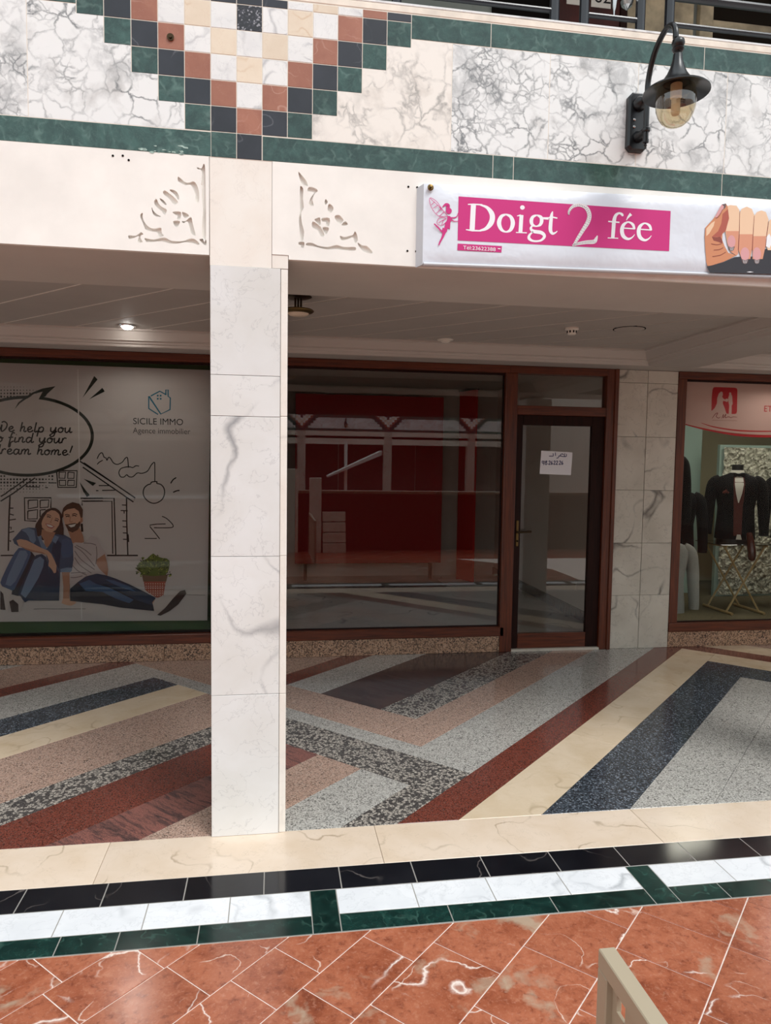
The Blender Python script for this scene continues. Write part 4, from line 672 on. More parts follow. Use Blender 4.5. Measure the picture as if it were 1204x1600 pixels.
["rhinestone","rdot",[12802,25661,12821,25681,12841,25664,12822,25644]],["rhinestone","rdot",[12670,25589,12690,25609,12710,25592,12691,25572]],["rhinestone","rdot",[12736,25558,12755,25577,12775,25560,12756,25540]],
["rhinestone","rdot",[12622,25505,12642,25525,12662,25507,12643,25488]],["rhinestone","rdot",[12681,25476,12701,25496,12721,25479,12702,25459]],["rhinestone","rdot",[12581,25431,12601,25451,12621,25433,12602,25414]],
["rhinestone","rdot",[12633,25406,12652,25426,12673,25408,12653,25389]],["rhinestone","rdot",[12541,25357,12560,25377,12580,25360,12561,25340]],["rhinestone","rdot",[12584,25336,12604,25355,12624,25338,12605,25319]],
["rhinestone","rdot",[12500,25283,12519,25303,12539,25286,12520,25266]],["rhinestone","rdot",[12536,25266,12555,25285,12576,25268,12557,25248]],["rhinestone","rdot",[12500,25288,12519,25308,12539,25290,12520,25271]],
["rhinestone","rdot",[12536,25270,12555,25290,12576,25273,12556,25253]],["rhinestone","rdot",[12541,25303,12561,25323,12581,25305,12562,25286]],["rhinestone","rdot",[12582,25283,12602,25303,12622,25285,12603,25266]],
["rhinestone","rdot",[12583,25318,12602,25337,12623,25320,12604,25301]],["rhinestone","rdot",[12629,25296,12648,25315,12668,25298,12649,25278]],["rhinestone","rdot",[12625,25333,12644,25352,12665,25335,12645,25316]],
["rhinestone","rdot",[12675,25308,12694,25328,12715,25311,12696,25291]],["rhinestone","rdot",[12667,25348,12686,25367,12707,25350,12687,25330]],["rhinestone","rdot",[12722,25321,12741,25341,12761,25323,12742,25304]],
["rhinestone","rdot",[12709,25363,12728,25382,12748,25365,12729,25345]],["rhinestone","rdot",[12768,25334,12787,25353,12808,25336,12789,25317]],["rhinestone","rdot",[12776,25379,12796,25398,12816,25381,12797,25361]],
["rhinestone","rdot",[12839,25348,12858,25368,12878,25351,12859,25331]],["rhinestone","rdot",[12844,25395,12863,25414,12884,25397,12865,25377]],["rhinestone","rdot",[12909,25363,12928,25383,12949,25365,12930,25346]],
["rhinestone","rdot",[12912,25410,12931,25430,12952,25413,12933,25393]],["rhinestone","rdot",[12980,25378,12999,25397,13020,25380,13000,25360]],["rhinestone","rdot",[12980,25426,12999,25446,13020,25429,13001,25409]],
["rhinestone","rdot",[13050,25392,13070,25412,13090,25395,13071,25375]],["rhinestone","rdot",[13048,25442,13067,25462,13088,25445,13068,25425]],["rhinestone","rdot",[13121,25407,13141,25426,13161,25409,13142,25390]],
["rhinestone","rdot",[13117,25453,13136,25472,13157,25455,13137,25435]],["rhinestone","rdot",[13192,25416,13211,25436,13232,25418,13212,25399]],["rhinestone","rdot",[13185,25463,13205,25482,13225,25465,13206,25445]],
["rhinestone","rdot",[13262,25425,13282,25445,13302,25428,13283,25408]],["rhinestone","rdot",[13254,25473,13273,25493,13294,25475,13275,25456]],["rhinestone","rdot",[13333,25435,13352,25454,13373,25437,13354,25417]],
["rhinestone","rdot",[13323,25483,13342,25503,13363,25486,13344,25466]],["rhinestone","rdot",[13404,25444,13423,25464,13444,25446,13424,25427]],["rhinestone","rdot",[13392,25493,13411,25513,13432,25496,13412,25476]],
["rhinestone","rdot",[13475,25453,13494,25473,13515,25456,13495,25436]],
["fairy_head","pink",[7217,26339,7208,26290,7181,26248,7141,26218,7092,26206,7044,26212,7002,26236,6974,26275,6963,26322,6972,26370,6999,26412,7039,26442,7087,26455,7136,26449,7178,26424,7206,26386]],
["fairy_body","pink",[7033,26135,7151,26120,7224,26013,7166,25853,7153,25584,7067,25645,7023,25486,6938,25503,6859,25454,6916,25658,6959,25840,7037,25934]],
["logo_tail","bwhite",[9215,24950,9331,24948,9332,24912,9216,24914]],
["sleeve","sleeveblack",[18706,24709,18939,24776,19478,24942,20015,25191,20319,25235,21056,25277,21440,25629,22903,25714,22971,24579,21730,24555,18863,24466]],
["palm","skinb",[18557,26369,18929,26785,19181,27180,19321,27405,19501,27431,19633,27237,19669,26832,19610,26503,19530,26281,19384,26163,19383,25891,19502,25653,19700,25364,20071,25276,19834,25126,19477,24956,18939,24776,18743,24738,18675,24898,18604,25410,18548,25949]],
["palm_shade","skinr",[19342,27001,19603,27235,19669,26832,19610,26503,19515,26280,19383,26190,19302,25995,19119,26011,18878,25996,19167,26258,19302,26592]],
["palm_shade","skind",[18878,25996,19120,25997,19301,26022,19383,25891,19407,25729,19191,25798,18976,25839]],["palm_light","skinl",[18604,26332,18848,26590,18994,26681,18945,26461,18750,26124,18620,26008]],
["finger","skinl",[19565,27367,19715,27405,19990,27396,20137,27216,20158,26809,20177,26048,20175,25337,20103,25264,19820,25399,19634,25743,19518,26226,19580,26501,19660,26832]],
["finger","skinm",[19530,26281,20154,26319,20175,25337,20103,25264,19820,25399,19634,25743]],
["finger","skinl",[20171,27137,20240,27277,20479,27388,20729,27309,20866,27046,20836,26471,20848,25705,20770,25151,20355,25128,20188,25502,20163,26320]],
["finger","skinm",[20170,26184,20834,26224,20848,25705,20770,25151,20355,25128,20188,25502]],
["finger","skinl",[20868,27019,20982,27190,21193,27272,21412,27218,21569,26900,21523,26349,21467,25686,21371,25185,20878,25157,20863,25705,20852,26472]],
["finger","skinm",[20854,26143,21501,26183,21467,25686,21371,25185,20878,25157,20863,25705]],["finger","skinl",[21588,26846,21854,27082,22145,26882,22165,26002,21970,25605,21597,25583,21489,25852]],
["nail","nail",[20016,25861,20011,25776,19988,25699,19950,25636,19899,25594,19841,25577,19782,25587,19728,25623,19683,25681,19652,25755,19639,25838,19643,25923,19666,26000,19705,26063,19755,26104,19813,26121,19872,26111,19927,26076,19971,26018,20002,25944]],
["nail_tip","nailtip",[19677,25636,19840,25599,19998,25655,19950,25488,19849,25428,19742,25476]],
["nail","nail",[20718,25368,20712,25278,20686,25197,20642,25130,20584,25086,20519,25068,20451,25079,20389,25116,20339,25177,20304,25255,20289,25343,20294,25433,20321,25514,20365,25580,20422,25625,20488,25642,20555,25632,20617,25595,20668,25534,20703,25456]],
["nail_tip","nailtip",[20332,25130,20517,25091,20697,25150,20642,24974,20527,24910,20406,24961]],
["nail","nail",[21276,25400,21271,25310,21247,25228,21206,25162,21152,25118,21091,25100,21028,25111,20970,25149,20922,25210,20889,25288,20875,25377,20880,25466,20904,25548,20944,25614,20998,25658,21059,25676,21122,25665,21180,25628,21228,25567,21261,25488]],
["nail_tip","nailtip",[20917,25163,21090,25123,21258,25182,21207,25005,21100,24942,20986,24993]],["nail","nail",[19276,27402,19416,27317,19333,27163,19163,26935,19034,26792,18986,26856,19123,27122]],
["nail_tip","nailtip",[19276,27402,19485,27457,19477,27308,19363,27165,19385,27328]],["ring","bwhite",[21474,26126,21631,26300,21823,25982,21667,25670,21495,25743]],
["logo_mark","bwhite",[20616,24579,20784,24615,20970,24598,20786,24569]]],"S":[["letter","bwhite",1,[8131,26659,215,8114,26138,215,8098,25615,215]],["letter","bwhite",0,[7894,26647,37,8130,26668,56,8511,26671,56]],
["letter","bwhite",0,[7832,25626,37,8098,25606,66,8489,25617,56]],["letter","bwhite",1,[8416,26664,56,8704,26580,122,8910,26369,206,8954,26147,225,8873,25916,206,8677,25714,131,8393,25611,56]],
["letter","bwhite",1,[9534,26351,66,9744,26265,140,9843,26023,187,9758,25745,140,9554,25642,66,9349,25733,140,9246,25985,187,9335,26248,140,9534,26351,66]],["letter","bwhite",0,[10211,26372,168,10182,25658,168]],
["letter","bwhite",0,[10018,26315,28,10177,26361,66]],["letter","bwhite",0,[9989,25642,37,10465,25657,42]],
["letter","bwhite",1,[10881,26407,56,11054,26336,140,11098,26193,159,11039,26030,122,10871,25951,56,10698,26008,131,10645,26164,159,10713,26328,122,10881,26407,56]],
["letter","bwhite",1,[11054,26336,56,11178,26299,84,11399,26304,103]],
["letter","bwhite",1,[10709,25977,56,10630,25845,103,10755,25739,140,11098,25701,150,11240,25563,131,11084,25380,84,10767,25338,84,10569,25431,131,10589,25578,94,10731,25714,47]],
["letter","bwhite",1,[11571,26604,37,11527,26428,131,11498,26106,159,11497,25832,159,11585,25700,112,11707,25730,66,11803,25814,28]],["letter","bwhite",0,[11336,26278,37,11489,26380,66,11786,26339,56]],
["numeral","rhine",1,[12284,26513,66,12308,26684,103,12485,26879,131,12780,26945,140,13058,26848,178,13202,26582,187,13153,26280,187,12941,25921,159,12705,25538,131,12526,25251,75]],
["numeral","rhine",1,[12491,25258,75,12762,25348,122,13109,25424,150,13458,25472,168,13553,25612,122,13599,25731,37]],
["letter","bwhite",1,[14297,25690,159,14313,26052,168,14330,26401,168,14397,26623,131,14545,26725,84,14683,26679,112,14711,26611,75]],["letter","bwhite",0,[14064,26352,56,14575,26343,56]],
["letter","bwhite",0,[14065,25666,37,14545,25677,42]],["letter","bwhite",0,[14685,26117,47,15286,26118,56]],
["letter","bwhite",1,[15266,26102,103,15187,26293,122,14965,26381,66,14762,26243,140,14700,26007,178,14780,25779,168,14993,25676,103,15179,25752,56,15291,25889,23]],["letter","bwhite",0,[15450,26114,47,16055,26114,56]],
["letter","bwhite",1,[16036,26099,103,15955,26290,122,15731,26379,66,15527,26240,140,15465,26003,178,15546,25774,168,15761,25670,103,15948,25747,56,16060,25885,23]],
["letter","bwhite",0,[14885,26450,23,14956,26580,75,15088,26728,140]],["fairy_hair","pink",1,[7027,26402,140,7057,26538,150,6953,26575,103,6815,26464,28]],
["fairy_leg","pink",1,[6937,25570,187,6862,25297,94,6749,25067,66,6696,24929,47]],["fairy_leg","pink",1,[6917,25614,159,6826,25483,75,6668,25621,66,6478,25778,47]],
["fairy_arm","pink",1,[7176,26055,66,7340,26074,47,7442,26139,37,7486,26276,19]],["fairy_arm","pink",1,[7177,25997,56,7320,25930,37,7508,25942,23]],
["fairy_wing","pink",1,[7033,26135,23,6817,26366,23,6577,26661,23,6295,26797,23,6300,26553,23,6469,26254,23,6706,26091,23,7033,26112,23]],["fairy_wing","pink",1,[7033,26135,23,6769,26407,23,6508,26612,23,6305,26767,23]],
["fairy_wing","pink",1,[6769,26407,23,6563,26193,23]],["fairy_wing","pink",1,[6627,26531,23,6419,26384,23]],["fairy_wing","pink",1,[6484,26655,23,6347,26512,23]],["fairy_wing","pink",1,[6889,26281,23,6705,26100,23]],
["fairy_wing","pink",1,[6650,26510,23,6795,26320,23]],["fairy_wing","pink",1,[6988,26020,23,6753,26041,23,6616,25907,23,6642,25753,23,6830,25742,23,6991,25887,23,7036,25979,23]],
["fairy_wing","pink",1,[6989,25998,23,6803,25919,23,6664,25821,23]],["fairy_wing","pink",1,[6872,25946,23,6806,25763,23]],["crease","skind",1,[20149,27162,16,20175,26320,27,20176,25501,37]],
["crease","skind",1,[20862,27018,16,20848,26253,27,20841,25540,37]],["crease","skind",1,[21558,26817,16,21512,26266,27,21481,25714,32]],["crease","skind",1,[18862,25697,27,19136,25672,27,19346,25726,27]],
["crease","skind",1,[18997,25433,27,19268,25476,27,19445,25568,27]],["crease","skind",1,[18950,25158,27,19310,25233,27,19577,25385,27]],["crease","skind",1,[19018,26804,27,19166,26881,27,19332,27190,27]],
["nail_line","bwhite",0,[19764,25600,16,19802,25466,16]],["nail_line","bwhite",0,[19840,25605,16,19847,25468,16]],["nail_line","bwhite",0,[19915,25609,16,19892,25471,16]],
["nail_line","bwhite",0,[20431,25092,16,20473,24950,16]],["nail_line","bwhite",0,[20517,25097,16,20525,24953,16]],["nail_line","bwhite",0,[20603,25102,16,20576,24956,16]],
["nail_line","bwhite",0,[21009,25125,16,21049,24982,16]],["nail_line","bwhite",0,[21089,25129,16,21097,24985,16]],["nail_line","bwhite",0,[21170,25133,16,21146,24988,16]]],"corners":[[0.6053,2.7401],[0.6033,2.4111],
[2.1738,2.4419],[2.1551,2.7717]],"tel":[0.7719,2.4812],"tele":[0.9116,2.4828],
"grom":[0.6309,2.7217]},"bridal":{"P":[["valance","rosepaper",[35458,23618,47942,23431,48233,18764,43786,18810,41348,18885,38966,19053,36994,19334,35546,19602]],
["logo_square","crimson",[37959,22704,38067,22885,38221,22925,40104,22923,40305,22844,40354,22666,40411,20843,40341,20662,40185,20622,39909,20616,39515,20621,38559,20869,37950,20840,37916,21992]],
["bride","rosepaper",[38787,22550,38947,22483,38976,22235,38903,22126,39014,21951,39296,21816,39223,21707,39025,21737,38997,21522,39215,21100,39423,20568,38184,20539,37951,20818,38236,21075,38449,21508,38443,21935,38577,22366]],
["bouquet","rosepaper",[39251,21922,39446,21948,39531,21822,39423,21641,39223,21707]],
["groom","rosepaper",[39638,22503,39749,22471,39781,22315,39866,22188,39909,21832,39961,21440,39868,21402,39895,20579,39612,20573,39636,21325,39539,21680,39505,22036,39588,22252,39563,22430]]],
"S":[["curve","crimson",1,[35546,19602,95,36996,19299,136,38969,18981,176,40957,18769,217,43790,18737,231,48224,18911,231]],
["curve","crimson",1,[37036,19763,34,38160,19466,95,39744,19248,122,41334,19152,122,43766,19172,95,47786,19342,54]],
["signature","crimsond",1,[38046,20178,41,38339,20578,54,38570,20655,54,38428,20366,54,38670,20228,54,38821,20339,41]],
["signature","crimsond",1,[38946,20199,41,39124,20561,54,39102,20238,54,39358,20602,54,39296,20279,54,39607,20358,48,39847,20292,48,40080,20369,41,40437,20341,34]],
["signature","crimsond",0,[38053,20029,20,40453,20040,20]]],"et":[4.2977,2.0906],"eth":[4.2944,2.1503]},"notice":{"P":[["paper","paperw",[22352,17101,25137,16998,25046,15059,22257,15139]]],
"S":[["pen","ink",1,[24591,16863,65,24575,16655,65,24340,16636,65,24143,16663,65,24061,16781,65,24231,16858,65,24359,16763,65]],["pen","ink",1,[24065,16647,65,23947,16682,65,23873,16533,65,23719,16479,65]],
["pen","ink",1,[23601,16974,65,23626,16678,65]],["pen","ink",1,[23393,16896,65,23423,16675,65,23245,16650,65,23050,16647,65]],["pen","ink",1,[24448,16913,65,24425,16667,65]],
["pen","ink",1,[22637,16181,65,22457,16216,65,22485,16046,65,22616,16092,65,22635,16241,65,22591,15885,65]],
["pen","ink",1,[22868,16244,65,22738,16183,65,22899,16000,65,22777,15924,65,22718,16049,65,22870,16185,65,22845,16244,65]],["pen","ink",1,[23026,16187,65,23117,16248,65,23167,16152,65,23033,15950,65,23205,15952,65]],
["pen","ink",1,[23343,16251,65,23255,16101,65,23275,15953,65,23368,15984,65,23349,16080,65,23264,16042,65]],["pen","ink",1,[23470,16193,65,23562,16254,65,23612,16158,65,23478,15956,65,23650,15958,65]],
["pen","ink",1,[23689,16196,65,23781,16257,65,23831,16161,65,23697,15959,65,23869,15961,65]],["pen","ink",1,[23963,16200,65,24055,16261,65,24105,16165,65,23970,15962,65,24143,15965,65]],
["pen","ink",1,[24282,16264,65,24193,16114,65,24213,15966,65,24306,15997,65,24287,16093,65,24202,16055,65]]]},"ornL":[[-2789,27670,-2728,27552,-2709,26784,-2706,24802,-2839,24825,-2843,25415,-2810,25913,-2855,26342,-2854,26835,-2915,26847,-2869,26927,-2858,27404,-3005,27454,-3036,27529,-2867,27495],
[-3773,27107,-3666,27054,-3483,26914,-3330,26918,-3161,26967,-3039,26822,-2957,26520,-2964,26242,-3010,26146,-3087,26203,-3117,26509,-3269,26821,-3484,26806,-3667,26885,-3774,26954],
[-4096,26570,-3974,26597,-3822,26522,-3737,26343,-3763,26219,-3884,26395],[-4294,26550,-4097,26441,-3915,26301,-3778,26126,-3932,26023,-4099,26227,-4341,26425],
[-4479,26232,-4342,26180,-4216,26020,-4268,25995,-4404,26114],[-4600,26199,-4526,26045,-4405,25915,-4217,25820,-4224,25697,-4292,25606,-4406,25746,-4618,25916,-4692,26095],
[-4785,25874,-4710,25726,-4559,25598,-4423,25530,-4621,25533,-4741,25632],
[-5120,25623,-5130,25454,-5017,25216,-4837,25074,-4655,25054,-4435,25099,-4412,24915,-4337,24797,-4505,24740,-4565,24906,-4777,24939,-5019,25001,-5108,25210,-5212,25449,-5202,25572],
[-5671,24731,-5415,24731,-5278,24816,-5187,24883,-5112,24805,-5209,24744,-5204,24621,-5139,24508,-5326,24497,-5279,24724,-5445,24653,-5642,24595],
[-5052,24667,-4719,24626,-4307,24731,-4048,24623,-3618,24630,-3340,24739,-3155,24744,-2970,24600,-2986,24521,-3187,24571,-3495,24600,-3803,24526,-4110,24517,-4415,24576,-4932,24521,-5023,24571],
[-2954,24750,-2706,24740,-2697,24522,-2846,24607],[-3980,25743,-3679,25763,-3675,25547,-3767,25443,-3813,25492,-3797,25601,-3904,25656],[-3627,25751,-3489,25738,-3351,25636,-3521,25533],
[-3966,25381,-3706,25397,-3799,25169,-3885,25189],[-3629,25411,-3491,25420,-3281,25588,-3214,25330,-3108,24887,-3277,24969,-3338,25198,-3414,25410,-3568,25332]],
"ornR":[[950,27636,1085,27521,1264,27314,1339,27115,1136,27164,1022,27328],
[1056,27095,1153,26976,1139,26613,1174,26237,1078,26042,1097,25664,1196,25290,1150,24938,1069,24917,1018,25279,983,25783,1030,26102,1011,26479,1024,27014],
[1384,27077,1604,27055,1741,26954,1606,26803,1527,26577,1577,26359,1389,26378,1445,26634,1589,26881,1331,26910],[2061,26645,2150,26540,2063,26423,2023,26515],[2199,26470,2356,26379,2374,26253,2261,26103,2146,26238],
[2604,26052,2803,25851,2608,25695,2432,25965],[2869,25814,2985,25703,2822,25629,2723,25671],[1840,25885,1848,25600,1613,25791,1710,25861],[1921,25874,2224,25894,2207,25591,2086,25593,2085,25726,1922,25748],
[1940,25510,2201,25511,2137,25316,2073,25248],[1549,25724,1859,25537,2024,25213,1878,25147,1746,25387,1534,25469],
[2662,25220,2826,25182,3023,25226,3204,25301,3268,25433,3352,25326,3395,25072,3257,24951,3205,25189,2959,25094,2729,25048],[3396,24991,3589,24884,3788,24870,4031,24610,3692,24622,3457,24834],
[1312,24852,1523,24864,1783,24768,2175,24743,2518,24843,2830,24782,3259,24807,3326,24714,3162,24640,2569,24677,2110,24644,1621,24727,1296,24756],[988,24865,1198,24877,1184,24654,1087,24664,1070,24742,989,24769]]}''')
# ------------------------------------------------------------------ levels of the place (metres)
Y_COL, Y_SHOP = 3.03, 5.81
Z_SOF, Z_CEIL, Z_G0, Z_M0, Z_M1, Z_TOP = 2.415, 2.53, 2.797, 2.893, 3.325, 3.421
COLX = -0.10; BAY = 3.26
FL = lambda a, b, h: (a, b, h)                       # floor: height is up
WF = lambda a, b, h: (a, 3.05-h, b)                  # front wall: height is towards the square
WB = lambda a, b, h: (a, Y_SHOP+.05-h, b)            # shop front

# ------------------------------------------------------------------ floor
floor = box('floor', (-9, 11, -18, 5.86, -.2, -.012), MAT['mortar']); tag(floor, 'polished stone floor of the arcade and the square in front', None, None, 'structure')
def tile(poly, mat, parent, name='tile', gap=.001, h1=0.0, h0=-.012, c=.0012, fn=FL):
    p = inset(ccw(poly), gap)
    if len(p) < 3 or area(p) < 2e-5: return None
    return MB().prism(p, fn, h0, h1, c).build(name, MAT[mat], parent)
YA, YB, XA, XB = 3.043, 5.83, -2.9, 6.2
def uvrect(u0, u1, v0, v1, mat, joints=(), along='v'):
    """strip laid at 45 degrees: u = x-y, v = x+y, cut into slabs at the joints"""
    v0 = max(v0, -.2); v1 = min(v1, 12.2); u0 = max(u0, -9); u1 = min(u1, 3.5)
    cuts = sorted(j for j in joints if (v0 if along == 'v' else u0)+.06 < j < (v1 if along == 'v' else u1)-.06)
    ed = [v0 if along == 'v' else u0]+cuts+[v1 if along == 'v' else u1]
    for a, b in zip(ed[:-1], ed[1:]):
        U0, U1, V0, V1 = (u0, u1, a, b) if along == 'v' else (a, b, v0, v1)
        p = [((u+v)/2, (v-u)/2) for u, v in ((U0, V0), (U1, V0), (U1, V1), (U0, V1))]
        for q in ((0, 1, YB), (0, -1, -YA), (1, 0, XB), (-1, 0, -XA)): p = clip(p, *q) if len(p) > 2 else p
        if len(p) > 2: tile(p, mat, floor, 'floor_tile', .0009)
def steps(a, b, d): return [a+d*i for i in range(int((b-a)/d)+1)]
BIG = 99
# strips left of and around the pillar
uvrect(-6.24, -5.85, -BIG, 4.52, 'navy_granite', steps(.5, 4, 1.3)); uvrect(-5.85, -5.41, -BIG, 4.52, 'cream_floor', (2.45,)); uvrect(-5.41, -4.70, -BIG, 4.52, 'pink_granite', (2.57, 3.35))
uvrect(-6.83, -6.24, -BIG, 4.52, 'grey_granite', (2.9,)); uvrect(-7.08, -6.83, -BIG, 4.71, 'red_granite', (3.1,)); uvrect(-7.7, -7.08, -BIG, 4.71, 'pink_granite', (3.6,)); uvrect(-9, -7.7, -BIG, 4.71, 'grey_granite', steps(1, 5, .8))
uvrect(-6.83, -3.06, 4.52, 4.71, 'grey_granite', (-5.4, -4.3), 'u'); uvrect(-9, -3.435, 4.71, 5.20, 'pink_granite', (-6.6, -5.6, -4.6), 'u')
uvrect(-4.70, -2.5, 4.09, 4.52, 'speckled_stone', (-3.6,), 'u'); uvrect(-4.70, -4.41, -BIG, 4.09, 'speckled_stone', (2.0, 3.0)); uvrect(-4.41, -3.97, -BIG, 4.09, 'red_granite', (2.21, 3.05))
uvrect(-3.97, -3.60, -BIG, 4.09, 'purple_stone', (2.55, 3.4)); uvrect(-3.60, -3.18, -BIG, 4.09, 'pink_granite'); uvrect(-3.18, -2.75, -BIG, 4.09, 'grey_granite', (3.55,)); uvrect(-2.75, -2.5, -BIG, 4.09, 'speckled_stone')
uvrect(-9, -5.25, 5.20, BIG, 'pink_granite'); uvrect(-5.25, -5.0, 5.20, BIG, 'red_granite'); uvrect(-5.0, -4.55, 5.20, BIG, 'grey_granite'); uvrect(-4.55, -3.83, 5.20, BIG, 'purple_dark', (6.1,)); uvrect(-3.83, -3.435, 5.20, BIG, 'speckled_stone', (6.3,))
uvrect(-3.435, -3.06, 4.71, BIG, 'pink_granite', (6.4, 7.6)); uvrect(-3.06, -2.5, 4.52, BIG, 'grey_granite', (6.0, 7.5))
# nested chevrons to the right
uvrect(-2.5, -2.22, -BIG, BIG, 'red_granite', (4.35, 6.3, 7.9)); uvrect(-2.22, -1.83, -BIG, 9.31, 'cream_floor', (5.72, 7.66)); uvrect(-1.83, 3.5, 8.9, 9.31, 'cream_floor', (-1.8, -.6, .6), 'u')
uvrect(-1.83, -1.40, -BIG, 8.9, 'navy_granite', (7.0,)); uvrect(-1.40, 3.5, 8.44, 8.9, 'navy_granite', (-.2,), 'u'); uvrect(-2.22, 3.5, 9.31, 9.6, 'red_granite', (-1,), 'u'); uvrect(-2.22, 3.5, 9.6, 10.0, 'cream_floor', (-1,), 'u'); uvrect(-2.22, 3.5, 10.0, BIG, 'pink_granite', (-1,), 'u')
for a, b, ph in ((-1.40, -.97, 5.5), (-.97, -.54, 5.95), (-.54, -.1, 5.5), (-.1, .4, 5.9), (.4, .9, 5.5), (.9, 1.5, 5.8), (1.5, 2.2, 5.9), (2.2, 3.5, 5.9)): uvrect(a, b, -BIG, 8.44, 'grey_granite', (ph, ph+1.1, ph+2.1))
def row(xs, y0, y1, mat, gap=.001, name='floor_tile'):
    for a, b in zip(xs[:-1], xs[1:]):
        m_ = mat(a) if callable(mat) else mat
        tile([(a, y0), (b, y0), (b, y1), (a, y1)], m_, floor, name, gap)
row([-2.9, -1.75, -.666, .442, 1.645, 2.8, 3.95, 5.1, 6.2], 2.741, 3.043, 'cream_slab', .0008)
box('grout_bed', (-2.9, 6.2, 2.345, 2.741, -.012, -.0006), MAT['stripe_grout'], floor)
row([-.0305+.2888*k for k in range(-9, 20)], 2.592, 2.741, 'black_stone', .0015)
for k in range(-2, 4):
    x = .138+1.252*k; tile([(x, 2.345), (x+.097, 2.345), (x+.097, 2.592), (x, 2.592)], 'green_floor', floor, 'floor_tile', .0012)
    row([x+.097+.28875*i for i in range(5)], 2.443, 2.592, 'marble_white', .0012)
    js = {0: [.235, .627, 1.014, 1.39], 1: [1.487, 1.689, 2.1, 2.642], -1: [-1.017, -.696, -.507, -.246, .138]}.get(k, [x+.097, x+.45, x+.85, x+1.252])
    row(js, 2.345, 2.443, 'green_floor', .0012)
bed = box('grout_bed', (-2.9, 6.2, .1, 2.345, -.012, -.003), MAT['white_grout'], floor)
rows = [(-5.1, -4.7, [-.3, .3, .9]), (-4.7, -4.3, [-.1, .6]), (-4.3, -3.9, [.2, .8]), (-3.9, -3.5, [.1, .5, 1.0]), (-3.5, -3.14, [.3, .75, 1.2]), (-3.14, -2.855, [.55, 1.08, 1.59]), (-2.855, -2.578, [.4, .95, 1.503, 1.908]), (-2.578, -2.287, [.6, 1.1, 1.48, 1.922]), (-2.287, -2.008, [.7, 1.2, 1.62, 2.036, 2.305]),
    (-2.008, -1.718, [.5, 1.0, 1.45, 1.82, 2.193, 2.618]), (-1.718, -1.368, [.8, 1.4, 1.85, 2.293, 2.786]), (-1.368, -1.012, [.9, 1.5, 2.05, 2.55, 3.02, 3.446]), (-1.012, -.59, [1.2, 1.8, 2.3, 2.8, 3.276, 3.625, 3.94]), (-.59, -.17, [1.1, 1.7, 2.3, 2.7, 3.09, 3.613, 4.05]),
    (-.17, .25, [1.5, 2.1, 2.7, 3.3, 3.8, 4.3]), (.25, .67, [1.8, 2.4, 3.0, 3.6, 4.2, 4.7]), (.67, 1.1, [2, 2.6, 3.2, 3.9, 4.5, 5.1]), (1.1, 1.5, [2.4, 3.0, 3.6, 4.3, 4.9, 5.5]), (1.5, 1.95, [3, 3.6, 4.2, 4.9, 5.5]), (1.95, 2.4, [3.3, 4, 4.6, 5.4, 6]), (2.4, 2.9, [3.6, 4.3, 5, 5.8])]
for u0, u1, js in rows:
    ed = [js[0]-1.5]+js+[js[-1]+.6, js[-1]+1.3]
    for a, b in zip(ed[:-1], ed[1:]):
        p = [((u+v)/2, (v-u)/2) for u, v in ((u0, a), (u1, a), (u1, b), (u0, b))]
        for q in ((0, 1, 2.343), (0, -1, -.1), (1, 0, 4.2), (-1, 0, 2.9)): p = clip(p, *q) if len(p) > 2 else p
        if len(p) > 2: tile(p, 'red_marble', floor, 'floor_tile', .0021, 0, -.004)
t = NT('red_paving').set(rough=.25, spec=.5); co = t.coords(False); ro = t.n('ShaderNodeVectorRotate', rotation_type='Z_AXIS'); ro.inputs['Angle'].default_value = R(45); t.l(co, ro.inputs['Vector'])
br = t.n('ShaderNodeTexBrick'); br.inputs['Scale'].default_value = 1.0; br.inputs['Brick Width'].default_value = .5; br.inputs['Row Height'].default_value = .3; br.inputs['Mortar Size'].default_value = .004
br.inputs['Color1'].default_value = lin((176, 92, 64)); br.inputs['Color2'].default_value = lin((160, 80, 56)); br.inputs['Mortar'].default_value = lin((232, 214, 204)); t.l(ro.outputs[0], br.inputs['Vector'])
t.col(br.outputs['Color']); MAT['red_paving'] = t.mat
pv = MB(); pv.box(-9, 11, -18, .1, -.012, 0); pv.box(-9, -2.9, .1, 2.345, -.012, 0); pv.box(6.2, 11, .1, 2.345, -.012, 0); pv.build('distant_paving', MAT['red_paving'], floor)
sw = MB(); sw.box(-9, -2.9, 2.345, 5.86, -.012, 0); sw.box(6.2, 11, 2.345, 5.86, -.012, 0); sw.build('side_paving', MAT['grey_granite'], floor)

